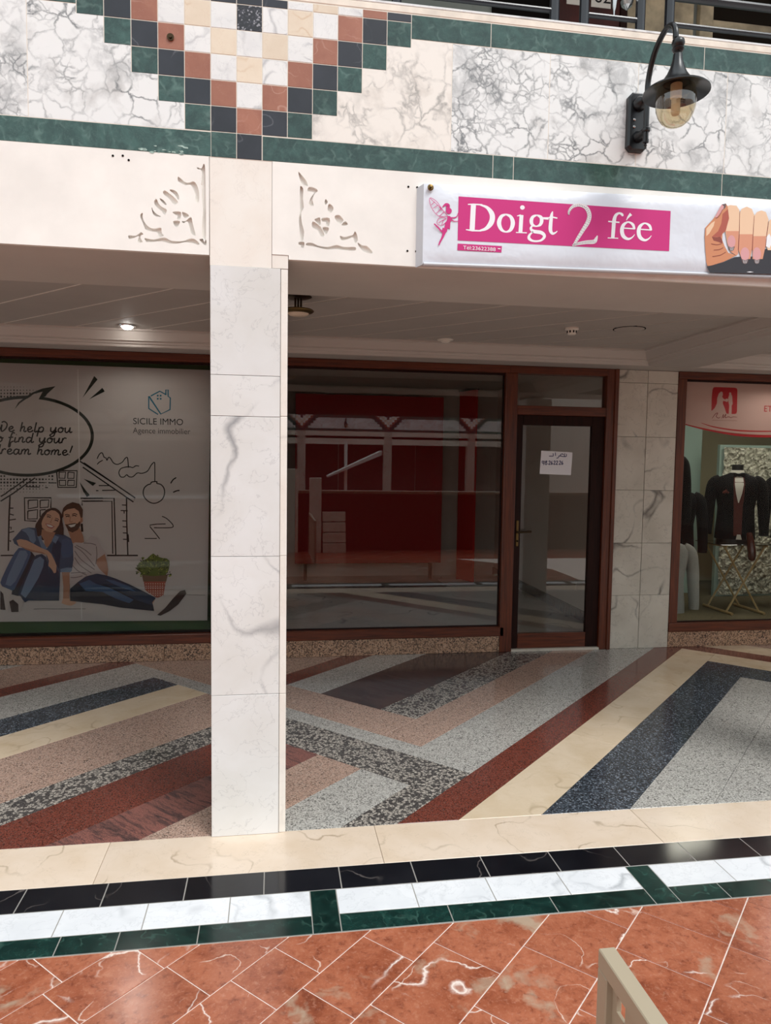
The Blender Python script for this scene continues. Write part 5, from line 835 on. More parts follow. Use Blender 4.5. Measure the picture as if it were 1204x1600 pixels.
# ------------------------------------------------------------------ front wall over the arcade
wf = MB(); wf.box(-9, 11, 3.05, 3.655, Z_SOF, 3.44); wall_front = wf.build('wall_front', MAT['plaster_shaded']); tag(wall_front, 'balcony front with marble slabs, green bands and a stepped tile motif', None, None, 'structure')
def wtile(x0, x1, z0, z1, mat, name='tile', gap=.0014, c=.001): return MB().prism(ccw(inset([(x0, z0), (x1, z0), (x1, z1), (x0, z1)], gap)), WF, 0, .02, c).build(name, MAT[mat], wall_front)
gb = MB().box(-9, 11, 3.0312, 3.05, Z_G0, 3.424).build('grout_backing', MAT['wall_grout'], wall_front)
T = .1; RH = .0985
def cells(cx):
    """stepped motif: (column, row, material)"""
    rowsx = {0: {-1: 'G', 0: 'K'}, 1: dict(zip(range(-2, 3), 'GKRKG')), 2: dict(zip(range(-3, 4), 'GKRWRKG')), 3: dict(zip(range(-4, 5), 'GKRWCWRKG')), 4: dict(zip(range(-5, 6), 'GKRWCWCWRKG')), 5: dict(zip(range(-6, 7), 'GKRWCWDWCWRKG')), 6: dict(zip(range(-6, 7), 'KRWCWKKKWCWRK'))}
    mm = dict(G='green_dark', K='black_tile', R='terracotta_tile', W='white_tile', C='cream_tile', D='dark_speckle')
    for r, d in rowsx.items():
        for c_, k in d.items():
            z0 = Z_G0+RH*r; z1 = min(z0+RH, 3.421); yield cx+(c_-.5)*T, cx+(c_+.5)*T, z0, z1, mm[k]
def motif(cx):
    for x0, x1, z0, z1, mt in cells(cx): wtile(x0, x1, z0, z1, mt, 'mosaic_tile')
motif(COLX)
hole = MB(); hole.lathe([(.012, 0), (.014, .006), (.006, .006), (.006, .012)], (-.402, 3.03, 3.235), 12, axis='Y'); hole.build('screw_anchor', MAT['bronze'], wall_front)
def slab(poly, mat, name='marble_slab'):
    p = ccw(poly); return MB().prism(p, WF, 0, .019, 0).build(name, MAT[mat], wall_front)
def stair_slab(cx, sgn, xend):
    """marble field beside the motif with its stepped edge"""
    pts = [(cx+sgn*(2.5*T), Z_M0+.0015)]
    for r in range(1, 5): pts += [(cx+sgn*((r+1.5)*T), Z_G0+RH*(r+1)+.0015), (cx+sgn*((r+2.5)*T), Z_G0+RH*(r+1)+.0015)]
    pts = [(x+sgn*.0015, z) for x, z in pts]; pts = [p for p in pts if p[1] < Z_M1]
    pts += [(pts[-1][0], Z_M1-.0015), (xend-sgn*.0015, Z_M1-.0015), (xend-sgn*.0015, Z_M0+.0015)]
    return slab(pts, 'marble_veined' if sgn < 0 else 'marble_creamy')
stair_slab(COLX, -1, -.929); stair_slab(COLX, 1, .724)
def wslab(x0, x1, mat='marble_veined'): return slab([(x0+.0015, Z_M0+.0015), (x1-.0015, Z_M0+.0015), (x1-.0015, Z_M1-.0015), (x0+.0015, Z_M1-.0015)], mat)
for a, b in ((.724, 1.148), (1.148, 1.547), (1.547, 1.965), (1.965, 2.39), (-1.35, -.929), (-1.77, -1.35), (-2.2, -1.77), (-2.62, -2.2)): wslab(a, b)
for x0, x1 in ((-.049, .908), (.908, .998), (.998, 1.96), (1.96, 2.9), (2.9, 3.9), (-1.2, -.249), (-2.2, -1.2), (-3.2, -2.2)): wtile(x0, x1, Z_G0, Z_M0, 'green_dark', 'green_strip')
for x0, x1 in ((.55, .887), (.887, 1.85), (1.85, 2.55), (-1.35, -.75), (-2.2, -1.35), (-2.7, -2.2)): wtile(x0, x1, Z_M1, Z_TOP, 'green_dark', 'green_strip')
far = MB()
for x0, x1 in ((2.39, 11), (-9, -2.62)): far.box(x0, x1, 3.031, 3.05, Z_M0, Z_M1)
far.build('marble_field', MAT['marble_veined'], wall_front)
far = MB()
for x0, x1 in ((3.9, 11), (-9, -3.2)): far.box(x0, x1, 3.031, 3.05, Z_G0, Z_M0)
for x0, x1 in ((2.55, 11), (-9, -2.7)): far.box(x0, x1, 3.031, 3.05, Z_M1, Z_TOP)
far.build('green_field', MAT['green_dark'], wall_front)
MB().box(-9, 11, 3.0296, 3.2, 3.4235, 3.452, .003).build('coping', MAT['coping'], wall_front)
MB().box(-9, 11, 3.0295, 3.2, 3.452, 3.463, .002).build('coping_edge', MAT['white_tile'], wall_front)
random.seed(11)
for k in range(16):
    x = -.42+random.gauss(0, .07); z = Z_G0+abs(random.gauss(.004, .012)); r_ = random.uniform(.003, .009)
    pts = [(x+r_*1.6*math.cos(a)*random.uniform(.6, 1.2), z+r_*.6*math.sin(a)*random.uniform(.6, 1.2)) for a in [q*math.pi/4 for q in range(8)]]
    mesh_obj('paint_smear', [(a, 3.0294-.00005*k, b) for a, b in pts], [tuple(range(8))], MAT['green_pale'], wall_front)
# plaster panels with carved corner ornaments
def carved_panel(x0, x1, holes, name='fascia_panel'):
    cu = bpy.data.curves.new(name, 'CURVE'); cu.dimensions = '2D'; cu.fill_mode = 'BOTH'; cu.extrude = .008
    def spl(pts):
        s_ = cu.splines.new('POLY'); s_.points.add(len(pts)-1); s_.use_cyclic_u = True
        for p, q in zip(s_.points, pts): p.co = (q[0], q[1], 0, 1)
    spl([(x0, Z_SOF), (x1, Z_SOF), (x1, Z_G0), (x0, Z_G0)] if x0 < -.05 else [(x0, 2.432), (.0575, 2.432), (.0575, Z_SOF), (x1, Z_SOF), (x1, Z_G0), (x0, Z_G0)])
    for h in holes: spl(h)
    tmp = bpy.data.objects.new(name, cu); COL.objects.link(tmp)
    me = bpy.data.meshes.new_from_object(tmp.evaluated_get(bpy.context.evaluated_depsgraph_get())); bpy.data.objects.remove(tmp, do_unlink=True)
    for v in me.vertices: v.co = Vector((v.co.x, 3.038-v.co.z, v.co.y))
    me.materials.clear(); me.materials.append(MAT['plaster']); me.name = name
    return link(bpy.data.objects.new(name, me), wall_front)
def outl(f): return smooth_line([(f[i]/1e4, f[i+1]/1e4) for i in range(0, len(f), 2)], True, 3)
box('fascia_backing', (-9, 11, 3.0455, 3.05, Z_SOF, Z_G0-.001), MAT['plaster'], wall_front)
carved_panel(-3.20, -.2575, [outl(f) for f in ART['ornL']]); carved_panel(-.009, 3.003, [outl(f) for f in ART['ornR']])
for x0, x1 in ((3.317, 6.26), (-6.46, -3.515), (6.57, 11), (-9, -6.77)): box('fascia_panel', (x0, x1, 3.03, 3.05, Z_SOF, Z_G0), MAT['plaster'], wall_front)
for cx in (COLX, COLX+BAY, COLX-BAY, COLX+2*BAY, COLX-2*BAY): box('capital_slab', (cx-.155, cx+(.0895 if cx == COLX else .155), 3.032, 3.05, 2.377, Z_G0), MAT['marble_capital'], wall_front)
box('capital_slab', (-.009, .0555, 3.0325, 3.05, 2.378, 2.431), MAT['marble_capital'], wall_front)
for x, z in ((-.622, 2.772), (-.585, 2.775), (-.563, 2.76), (.548, 2.737), (.585, 2.737), (.548, 2.477), (.585, 2.477)):
    MB().lathe([(.004, 0), (.0045, .002)], (x, 3.0305, z), 10, axis='Y').build('screw_hole', MAT['dark_hole'], wall_front)

# ------------------------------------------------------------------ pillars
def pillar(cx, label):
    e = empty('pillar', (cx, 3.18, 0), label, 'pillar', 'marble pillars of the arcade')
    xl, xr = cx-.155, cx+.155; xj = xr-.028
    MB().box(xl+.012, xr-.008, 3.045, 3.325, 0, 2.377).build('core', MAT['marble_capital'], e)
    for z0, z1 in ((0, .612), (.612, 1.198), (1.198, 1.776), (1.776, 1.942), (1.942, 2.377)):
        if z0 == 1.776: z0, z1 = 1.776, 1.942
        MB().prism(ccw(inset([(xl, z0), (xj-.001, z0), (xj-.001, z1), (xl, z1)], .0009)), lambda a, b, h: (a, 3.05-h, b), 0, .02, .001).build('front_slab', MAT['marble_column'], e)
    for z0, z1 in ((0, .61), (.61, 1.2), (1.2, 1.78), (1.78, 2.377)):
        MB().box(xj, xr, 3.034, 3.33, z0+.0008, z1-.0008, .0015).build('side_slab', MAT['marble_capital'], e)
        MB().box(xl, xl+.012, 3.051, 3.33, z0+.0008, z1-.0008).build('side_slab', MAT['marble_column'], e)
    MB().box(xl+.012, xr-.028, 3.325, 3.335, 0, 2.377).build('back_slab', MAT['marble_column'], e)
    return e
pillar(COLX, 'white veined marble pillar standing in front of the shops')
pillar(COLX+BAY, 'white marble pillar just outside the right edge, beyond the white banner'); pillar(COLX-BAY, 'white marble pillar outside the left edge, beyond the estate agency')

# ------------------------------------------------------------------ ceiling, beams and cornices
ceiling = box('ceiling', (-9, 11, 3.655, 5.9, Z_CEIL+.0015, Z_CEIL+.1), MAT['plank_gap']); tag(ceiling, 'arcade ceiling of diagonal painted planks', None, None, 'structure')
BEAMS = [(COLX+BAY*k-.13, COLX+BAY*k+.295) if k else (-.29, .04) for k in (-2, -1, 0, 1, 2)]
bm_ = MB()
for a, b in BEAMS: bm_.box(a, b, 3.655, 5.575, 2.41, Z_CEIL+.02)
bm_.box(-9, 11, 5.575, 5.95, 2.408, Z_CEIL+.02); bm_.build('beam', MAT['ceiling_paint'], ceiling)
CF = lambda a, b, h: (a, b, Z_CEIL+.0015-h)
for (xa, xb) in ((BEAMS[1][1], BEAMS[2][0]), (BEAMS[2][1], BEAMS[3][0]), (BEAMS[3][1], BEAMS[4][0])):
    v = -2.14
    while v < 12:
        p = [((u+w)/2, (w-u)/2) for u, w in ((-12, v), (4, v), (4, v+.48), (-12, v+.48))]
        for q in ((0, 1, 5.56), (0, -1, -3.66), (1, 0, xb), (-1, 0, -xa)): p = clip(p, *q) if len(p) > 2 else p
        if len(p) > 2:
            p = inset(ccw(p), .009)
            if area(p) > .001: MB().prism(p, CF, 0, .0035, .001).build('ceiling_plank', MAT['ceiling_paint'], ceiling)
        v += .48
PROF = [(.085, Z_CEIL), (.085, Z_CEIL-.014), (.072, Z_CEIL-.02), (.06, Z_CEIL-.045), (.048, Z_CEIL-.072), (.048, Z_CEIL-.08), (.03, Z_CEIL-.083), (.024, Z_CEIL-.098), (.012, Z_CEIL-.1), (.006, 2.412), (0, 2.411), (0, Z_CEIL)]
def cornice(path, name):
    """moulding swept along a plan path, mitred; the room is on the right of the path's direction"""
    n = len(path); P = [Vector(p) for p in path]; rings = []
    for i in range(n):
        e1 = (P[i]-P[i-1]).normalized() if i > 0 else (P[1]-P[0]).normalized(); e2 = (P[i+1]-P[i]).normalized() if i < n-1 else e1
        n1 = Vector((e1.y, -e1.x)); n2 = Vector((e2.y, -e2.x)); k = 1+n1.dot(n2); off = (n1+n2)/k
        rings.append([(P[i].x+off.x*d, P[i].y+off.y*d, z) for d, z in PROF])
    m_ = len(PROF); v = [q for r in rings for q in r]
    f = [(i*m_+j, i*m_+(j+1) % m_, (i+1)*m_+(j+1) % m_, (i+1)*m_+j) for i in range(n-1) for j in range(m_)]
    return tag(mesh_obj(name, v, f, MAT['cornice_paint']), 'moulded cornice around the ceiling bay', None, None, 'structure')
for i, k in enumerate((1, 2, 3)):
    a, b = BEAMS[k][1] if k != 2 else .04, BEAMS[k+1][0]
    cornice([(a, 3.655), (a, 5.575), (b, 5.575), (b, 3.655)] if k != 2 else [(a, 5.575), (b, 5.575), (b, 3.655)], 'trim_%d' % (i+1)) if k != 1 else cornice([(a, 3.655), (a, 5.575), (b, 5.575)], 'trim_1')

# ------------------------------------------------------------------ shop fronts
wall_back = MB().box(-9, -3.0, 5.86, 6.0, 0, 2.42).box(-.41, .06, 5.86, 6.0, 0, 2.42).box(2.884, 3.435, 5.86, 6.0, 0, 2.42).box(5.6, 11, 5.86, 6.0, 0, 2.42).build('wall_back', MAT['mortar']); tag(wall_back, 'shop wall behind the arcade with a marble pier', None, None, 'structure')
zr = [0, .47, .927, 1.384, 1.841, 2.298, 2.406]
for x0, x1 in ((2.886, 3.155), (3.157, 3.434)):
    for z0, z1 in zip(zr[:-1], zr[1:]): MB().prism(ccw(inset([(x0, z0), (x1, z0), (x1, z1), (x0, z1)], .0012)), WB, 0, .05, .0012).build('marble_slab', MAT['marble_pier'], wall_back)
for x0, x1 in ((-.41, .06),):
    for z0, z1 in zip(zr[:-1], zr[1:]): MB().prism(ccw(inset([(x0, z0), (x1, z0), (x1, z1), (x0, z1)], .0012)), WB, 0, .05, .0012).build('marble_slab', MAT['marble_pier'], wall_back)
def plinth(xs):
    for a, b in zip(xs[:-1], xs[1:]): MB().prism(ccw(inset([(a, 0), (b, 0), (b, .137), (a, .137)], .001)), lambda x, z, h: (x, 5.96-h, z), 0, .15, .0012).build('plinth_slab', MAT['plinth_granite'], wall_back)
plinth([-3.0, -2.1, -1.78, -1.6, -1.2, -.85, -.41]); plinth([.06, .315, .595, .965, 1.34, 1.6, 1.928]); plinth([3.436, 3.85, 4.3, 4.75, 5.2, 5.6])
def shop_window(name, x0, x1, glassmat, wl_=.075, wr_=.075, label=None, right=True):
    e = empty(name, ((x0+x1)/2, 5.85, .137), label, None, None, 'structure')
    MB().box(x0, x1, 5.80, 5.90, .137, .215, .004).build('sill', MAT['mahogany_h'], e); MB().box(x0, x1, 5.80, 5.90, 2.345, 2.406, .004).build('head', MAT['mahogany_h'], e)
    MB().box(x0, x0+wl_, 5.805, 5.90, .215, 2.345, .004).build('stile', MAT['mahogany_v'], e)
    if right: MB().box(x1-wr_, x1, 5.805, 5.90, .215, 2.345, .004).build('stile', MAT['mahogany_v'], e)
    xr = x1-wr_ if right else x1-.035
    for q in ((x0+wl_, xr, 5.84, 5.87, .215, .223), (x0+wl_, xr, 5.84, 5.87, 2.330, 2.345), (x0+wl_, x0+wl_+.008, 5.84, 5.87, .223, 2.33), (xr-.008, xr, 5.84, 5.87, .223, 2.33)): box('glazing_bead', q, MAT['dark_wood'], e)
    MB().box(x0+wl_+.008, xr-.008, 5.850, 5.856, .223, 2.33).build('pane', MAT[glassmat], e)
    return e
shop_window('window_1', -3.0, -.41, 'agency_glass', label='wide shop window with dark red wooden frame, poster behind it')
shop_window('window_2', .06, 1.93, 'shop_glass', .03, .03, 'dark shop window with a red board inside', False)
shop_window('window_3', 3.436, 5.6, 'lit_glass', .08, .08, 'lit suit shop window in a dark red wooden frame')
door = empty('door_1', (2.4, 5.85, 0), 'glazed dark wooden shop door with a transom light', None, None, 'structure')
MB().box(1.895, 2.0, 5.80, 5.90, 0, 2.345, .004).build('jamb', MAT['mahogany_v'], door); MB().box(2.785, 2.884, 5.80, 5.90, 0, 2.406, .004).build('jamb', MAT['mahogany_v'], door); MB().box(2.852, 2.884, 5.785, 5.8, 0, 2.406, .003).build('architrave', MAT['mahogany_v'], door)
MB().box(1.93, 2.785, 5.80, 5.90, 2.345, 2.406, .004).build('head', MAT['mahogany_h'], door); MB().box(2.0, 2.785, 5.805, 5.90, 2.005, 2.082, .004).build('transom_bar', MAT['mahogany_h'], door)
MB().box(2.0, 2.785, 5.85, 5.856, 2.082, 2.345).build('transom_pane', MAT['shop_glass'], door)
lf = box('door_leaf', (2.675, 2.785, 5.83, 5.875, .02, 2.005), MAT['dark_wood'], door, .003); box('stile', (2.0, 2.062, 5.83, 5.875, .02, 2.005), MAT['dark_wood'], lf, .003); box('top_rail', (2.062, 2.675, 5.83, 5.875, 1.922, 2.005), MAT['dark_wood'], lf, .003)
MB().box(2.062, 2.675, 5.828, 5.877, .02, .148, .003).build('kick_rail', MAT['mahogany_h'], lf); MB().box(2.062, 2.675, 5.85, 5.856, .148, 1.922).build('pane', MAT['shop_glass'], lf)
MB().box(2.0, 2.79, 5.8, 5.9, 0, .02).build('threshold', MAT['marble_pier'], door)
hp_ = MB().box(2.022, 2.046, 5.822, 5.83, .90, 1.12, .003).build('handle_plate', MAT['brass'], door)
MB().tube([(2.034, 5.826, 1.022), (2.034, 5.785, 1.022), (2.05, 5.778, 1.023), (2.14, 5.778, 1.03)], .009, 8).build('handle', MAT['bronze'], hp_)
MB().lathe([(.008, 0), (.008, .006)], (2.034, 5.822, .945), 10, axis='Y').build('keyhole', MAT['dark_hole'], hp_)

# ------------------------------------------------------------------ shop interiors
def room(name, x0, x1, y1, wallm, floorm, ceilm, h=2.5):
    w = MB(); w.box(x0-.06, x0, 6.0, y1, 0, h); w.box(x1, x1+.06, 6.0, y1, 0, h); w.box(x0-.06, x1+.06, y1, y1+.06, 0, h)
    o = w.build('wall_'+name, MAT[wallm]); tag(o, 'inner walls of the %s shop' % name, None, None, 'structure')
    f = box('floor_'+name, (x0-.06, x1+.06, 5.86, y1+.06, -.1, .004), MAT[floorm]); tag(f, 'floor inside the %s shop' % name, None, None, 'structure')
    c = box('ceiling_'+name, (x0-.06, x1+.06, 5.95, y1+.06, h, h+.05), MAT[ceilm]); tag(c, 'ceiling inside the %s shop' % name, None, None, 'structure')
room('agency', -3.0, -.45, 8.2, 'green_wall', 'carpet_brown', 'shop_ceiling'); room('vacant', .0, 3.12, 9.9, 'shop_wall', 'marble_pier', 'shop_ceiling', 2.62); room('tailor', 3.25, 7.6, 9.2, 'beige_wall', 'carpet_brown', 'shop_ceiling', 2.62)
for z in (0,): MB().box(3.10, 3.12, 6.0, 9.9, .004, .11).build('baseboard_vacant', MAT['purple_dark'])
tag(bpy.data.objects['baseboard_vacant'], 'stone skirting along the inner wall of the vacant shop', None, None, 'structure')
e = empty('red_board', (1.27, 9.6, .004), 'large dark red board standing inside the vacant shop', 'board'); MB().box(.28, 2.26, 9.56, 9.6, .23, 2.47, .003).build('panel', MAT['red_board'], e)
box('foot', (.4, .44, 9.56, 9.62, .004, .23), MAT['dark_wood'], e); box('foot', (2.1, 2.14, 9.56, 9.62, .004, .23), MAT['dark_wood'], e)
e = empty('red_partition', (2.55, 9.3, .004), 'bright red upright panel beside the grey wall in the vacant shop', 'panel')
MB().add([(2.48, 9.56, .004), (2.60, 9.19, .004), (2.63, 9.2, .004), (2.51, 9.57, .004), (2.48, 9.56, 2.55), (2.60, 9.19, 2.55), (2.63, 9.2, 2.55), (2.51, 9.57, 2.55)], [(0, 3, 2, 1), (4, 5, 6, 7), (0, 1, 5, 4), (1, 2, 6, 5), (2, 3, 7, 6), (3, 0, 4, 7)]).build('panel', MAT['red_bright'], e)
MB().box(2.47, 2.64, 9.18, 9.58, 2.55, 2.56).build('top_edge', MAT['dark_wood'], e)
tag(box('white_sheet', (2.2, 2.95, 8.95, 9.45, .004, .02), MAT['white_board'], None, .003), 'white sheet lying on the floor beside the red panel', 'sheet')
sk = MB().box(3.112, 3.12, 7.05, 7.13, .28, .40, .003).build('wall_socket', MAT['fixture_white']); tag(sk, 'small white wall socket low on the wall inside the glazed door', 'socket')
tag(box('wall_agency_backing', (-2.98, -.46, 5.935, 5.95, .22, 2.4), MAT['green_wall']), 'green backing board behind the agency window', None, None, 'structure')
# ------------------------------------------------------------------ printed artwork
def art(key, parent, y0, groups, order, labels={}):
    d = ART[key]; items = {}; base = parent
    for n, c, f in d['P']: items.setdefault(groups(n), []).append((c, [(f[i]/1e4, f[i+1]/1e4) for i in range(0, len(f), 2)], None))
    for n, c, sm, f in d['S']:
        pts = [(f[i]/1e4, f[i+1]/1e4, f[i+2]/1e4) for i in range(0, len(f), 3)]
        items.setdefault(groups(n), []).append((c, smooth_line(pts, False, 6) if sm else pts, 'r'))
    y = y0; res = {}
    for g in order:
        if g not in items: continue
        mb = MB(); cols = []
        for c, pts, kind in items[g]:
            if c not in cols: cols.append(c)
            mi = cols.index(c); y -= .00003 if g not in ('halftone_dots', 'house_drawing', 'handwriting', 'rhinestones') else 0
            if kind is None: mb.add([(x, y, z) for x, z in pts], [tuple(range(len(pts)))], mi)
            else:
                L, Q = ribbon(pts); n = len(L)
                mb.add([(p.x, y, p.y) for p in L]+[(p.x, y, p.y) for p in Q], [(i, i+1, n+i+1, n+i) for i in range(n-1)], mi)
        y -= .00015
        o = mb.build(g, [MAT['print_'+c] for c in cols], parent); res[g] = o
        if g in labels: o['label'] = labels[g]
        if g in ('halftone_dots', 'rhinestones'): o['kind'] = 'stuff'
    return res
# estate agency poster behind the left window
c0 = ART['poster']['corners']
pst = empty('window_poster', (-1.6, 5.885, .31), 'large estate agency window poster with a couple sitting on the floor and a drawn house', 'poster')
MB().add([(-2.95, 5.884, .335), (c0[1][0], 5.884, c0[1][1]), (c0[0][0], 5.884, c0[0][1]), (-2.95, 5.884, 2.304), (-2.95, 5.888, .335), (c0[1][0], 5.888, c0[1][1]), (c0[0][0], 5.888, c0[0][1]), (-2.95, 5.888, 2.304)],
    [(0, 1, 2, 3), (7, 6, 5, 4), (0, 4, 5, 1), (1, 5, 6, 2), (2, 6, 7, 3), (3, 7, 4, 0)]).build('sheet', MAT['print_posterbase'], pst)
pst = bpy.data.objects['sheet']
def pg(n):
    if n == 'halftone_dot': return 'halftone_dots'
    if n == 'house_line': return 'house_drawing'
    if n.startswith('bubble'): return 'speech_bubble'
    if n == 'handwriting': return n
    if n == 'floor_line': return 'house_drawing'
    if n == 'action_mark': return 'action_marks'
    if n.startswith('logo'): return 'logo_house'
    if n in ('pot', 'pot_rim', 'pot_dot', 'foliage', 'leaf'): return 'printed_plant'
    return 'printed_couple'
art('poster', pst, 5.8838, pg, ['halftone_dots', 'house_drawing', 'floor_line', 'speech_bubble', 'handwriting', 'action_marks', 'logo_house', 'printed_plant', 'printed_couple'],
    dict(printed_couple='smiling couple in jeans printed on the poster', printed_plant='printed green plant in a red dotted pot', speech_bubble='round speech bubble with a thick dark rim', logo_house='blue outlined house logo'))
d = ART['poster']
text_mesh('lettering', 'SICILE IMMO', .07, (d['t1'][0], 5.8831, d['t1'][1]), MAT['print_line'], pst, d['t1e'][0]-d['t1'][0])
text_mesh('lettering', 'Agence immobilier', .062, (d['t2'][0], 5.8832, d['t2'][1]), MAT['print_greytext'], pst, d['t2e'][0]-d['t2'][0])
sx = d['seam'][0][0]; MB().add([(sx-.004, 5.8834, 2.27), (sx+.004, 5.8834, 2.27), (sx+.004, 5.8834, .33), (sx-.004, 5.8834, .33)], [(0, 1, 2, 3)]).build('seam', MAT['print_seam'], pst)

# vinyl banner over the nail studio
c0 = ART['banner']['corners']
ban = empty('vinyl_banner', (1.6, 3.03, 2.42), 'white vinyl banner of a nail studio with a pink name panel', 'banner')
(xl, zt), (xl2, zb), (xr2, zb2), (xr, zt2) = c0
XE = 2.95; kt = (zt2-zt)/(xr-xl); kb = (zb2-zb)/(xr2-xl2)
bt = lambda x: zt+kt*(x-xl); bb = lambda x: zb+.006+kb*(x-xl)
nx, nz = 60, 14; vs_, fs_ = [], []
for j in range(nz+1):
    for i in range(nx+1):
        x = xl+(XE-xl)*i/nx; s_ = j/nz; z = bb(x)+(bt(x)-bb(x))*s_
        edge = min(1, min(s_, 1-s_)*9)*min(1, i/2)
        y = 2.9795+(1-edge)*.012+.0008*math.sin(x*9+s_*3)*(1 if s_ < .22 else .2)
        vs_.append((x, y, z))
for j in range(nz):
    for i in range(nx):
        a = j*(nx+1)+i; fs_.append((a, a+1, a+nx+2, a+nx+1))
bsheet = shade_auto(mesh_obj('sheet', vs_, fs_, MAT['vinyl_banner'], ban))
fr = MB(); fr.add([(xl-.022, 3.03, bb(xl)-.006), (xl, 2.992, bb(xl)-.002), (xl, 2.992, bt(xl)), (xl-.022, 3.03, bt(xl)-.006), (xl, 3.03, bb(xl)), (xl, 3.03, bt(xl))], [(0, 1, 2, 3), (0, 4, 1), (3, 2, 5), (0, 3, 5, 4), (1, 4, 5, 2)]); fr.build('side_fold', MAT['vinyl_edge'], ban)
MB().add([(xl, 2.992, bt(xl)), (XE, 2.992, bt(XE)), (XE, 3.03, bt(XE)), (xl, 3.03, bt(xl))], [(0, 1, 2, 3)]).add([(xl, 2.992, bb(xl)), (XE, 2.992, bb(XE)), (XE, 3.03, bb(XE)), (xl, 3.03, bb(xl))], [(0, 1, 2, 3)]).build('backing', MAT['vinyl_edge'], ban)
MB().tube([(xl+.004, 2.99, bb(xl)), (1.4, 2.988, bb(1.4)), (XE, 2.988, bb(XE))], .007, 8).build('bottom_hem', MAT['vinyl_edge'], ban)
def bgp(n):
    if n.startswith('fairy'): return 'fairy_emblem'
    if n in ('pink_panel', 'pink_strip'): return 'pink_panels'
    if n == 'letter': return 'lettering'
    if n in ('numeral',): return 'numeral'
    if n == 'rhinestone': return 'rhinestones'
    return 'printed_hand'
art('banner', bsheet, 2.9785, bgp, ['pink_panels', 'lettering', 'numeral', 'rhinestones', 'fairy_emblem', 'printed_hand'], dict(fairy_emblem='small pink fairy silhouette', printed_hand='photo of a hand with long polished nails', pink_panels='bright pink name panel and phone strip'))
d = ART['banner']; text_mesh('lettering', 'Tél:23622388', .021, (d['tel'][0], 2.9765, d['tel'][1]+.001), MAT['print_bwhite'], bsheet, d['tele'][0]-d['tel'][0])
g_ = d['grom']; MB().lathe([(.006, 0), (.012, .001), (.013, .004), (.008, .006), (.004, .005), (.004, .012), (0.0005, .013)], (g_[0], 2.982, g_[1]), 16, axis='Y').build('eyelet', MAT['brass'], bsheet)
# tailor's printed valance
val = empty('window_valance', (4.4, 5.875, 2.1), 'pink printed valance with a red wedding couple logo across the suit shop window', 'valance')
art('bridal', val, 5.872, lambda n: 'valance_sheet' if n == 'valance' else ('curved_lines' if n == 'curve' else ('signature' if n == 'signature' else 'wedding_logo')), ['valance_sheet', 'curved_lines', 'wedding_logo', 'signature'])
d = ART['bridal']; text_mesh('lettering', 'ET', .075, (d['et'][0], 5.8705, d['et'][1]), MAT['print_crimson'], val)
# rental notice on the door
nt_ = empty('paper_notice', (2.25, 5.845, 1.45), 'handwritten paper notice taped inside the door pane', 'notice')
art('notice', nt_, 5.8495, lambda n: 'sheet' if n == 'paper' else 'handwriting', ['sheet', 'handwriting'])

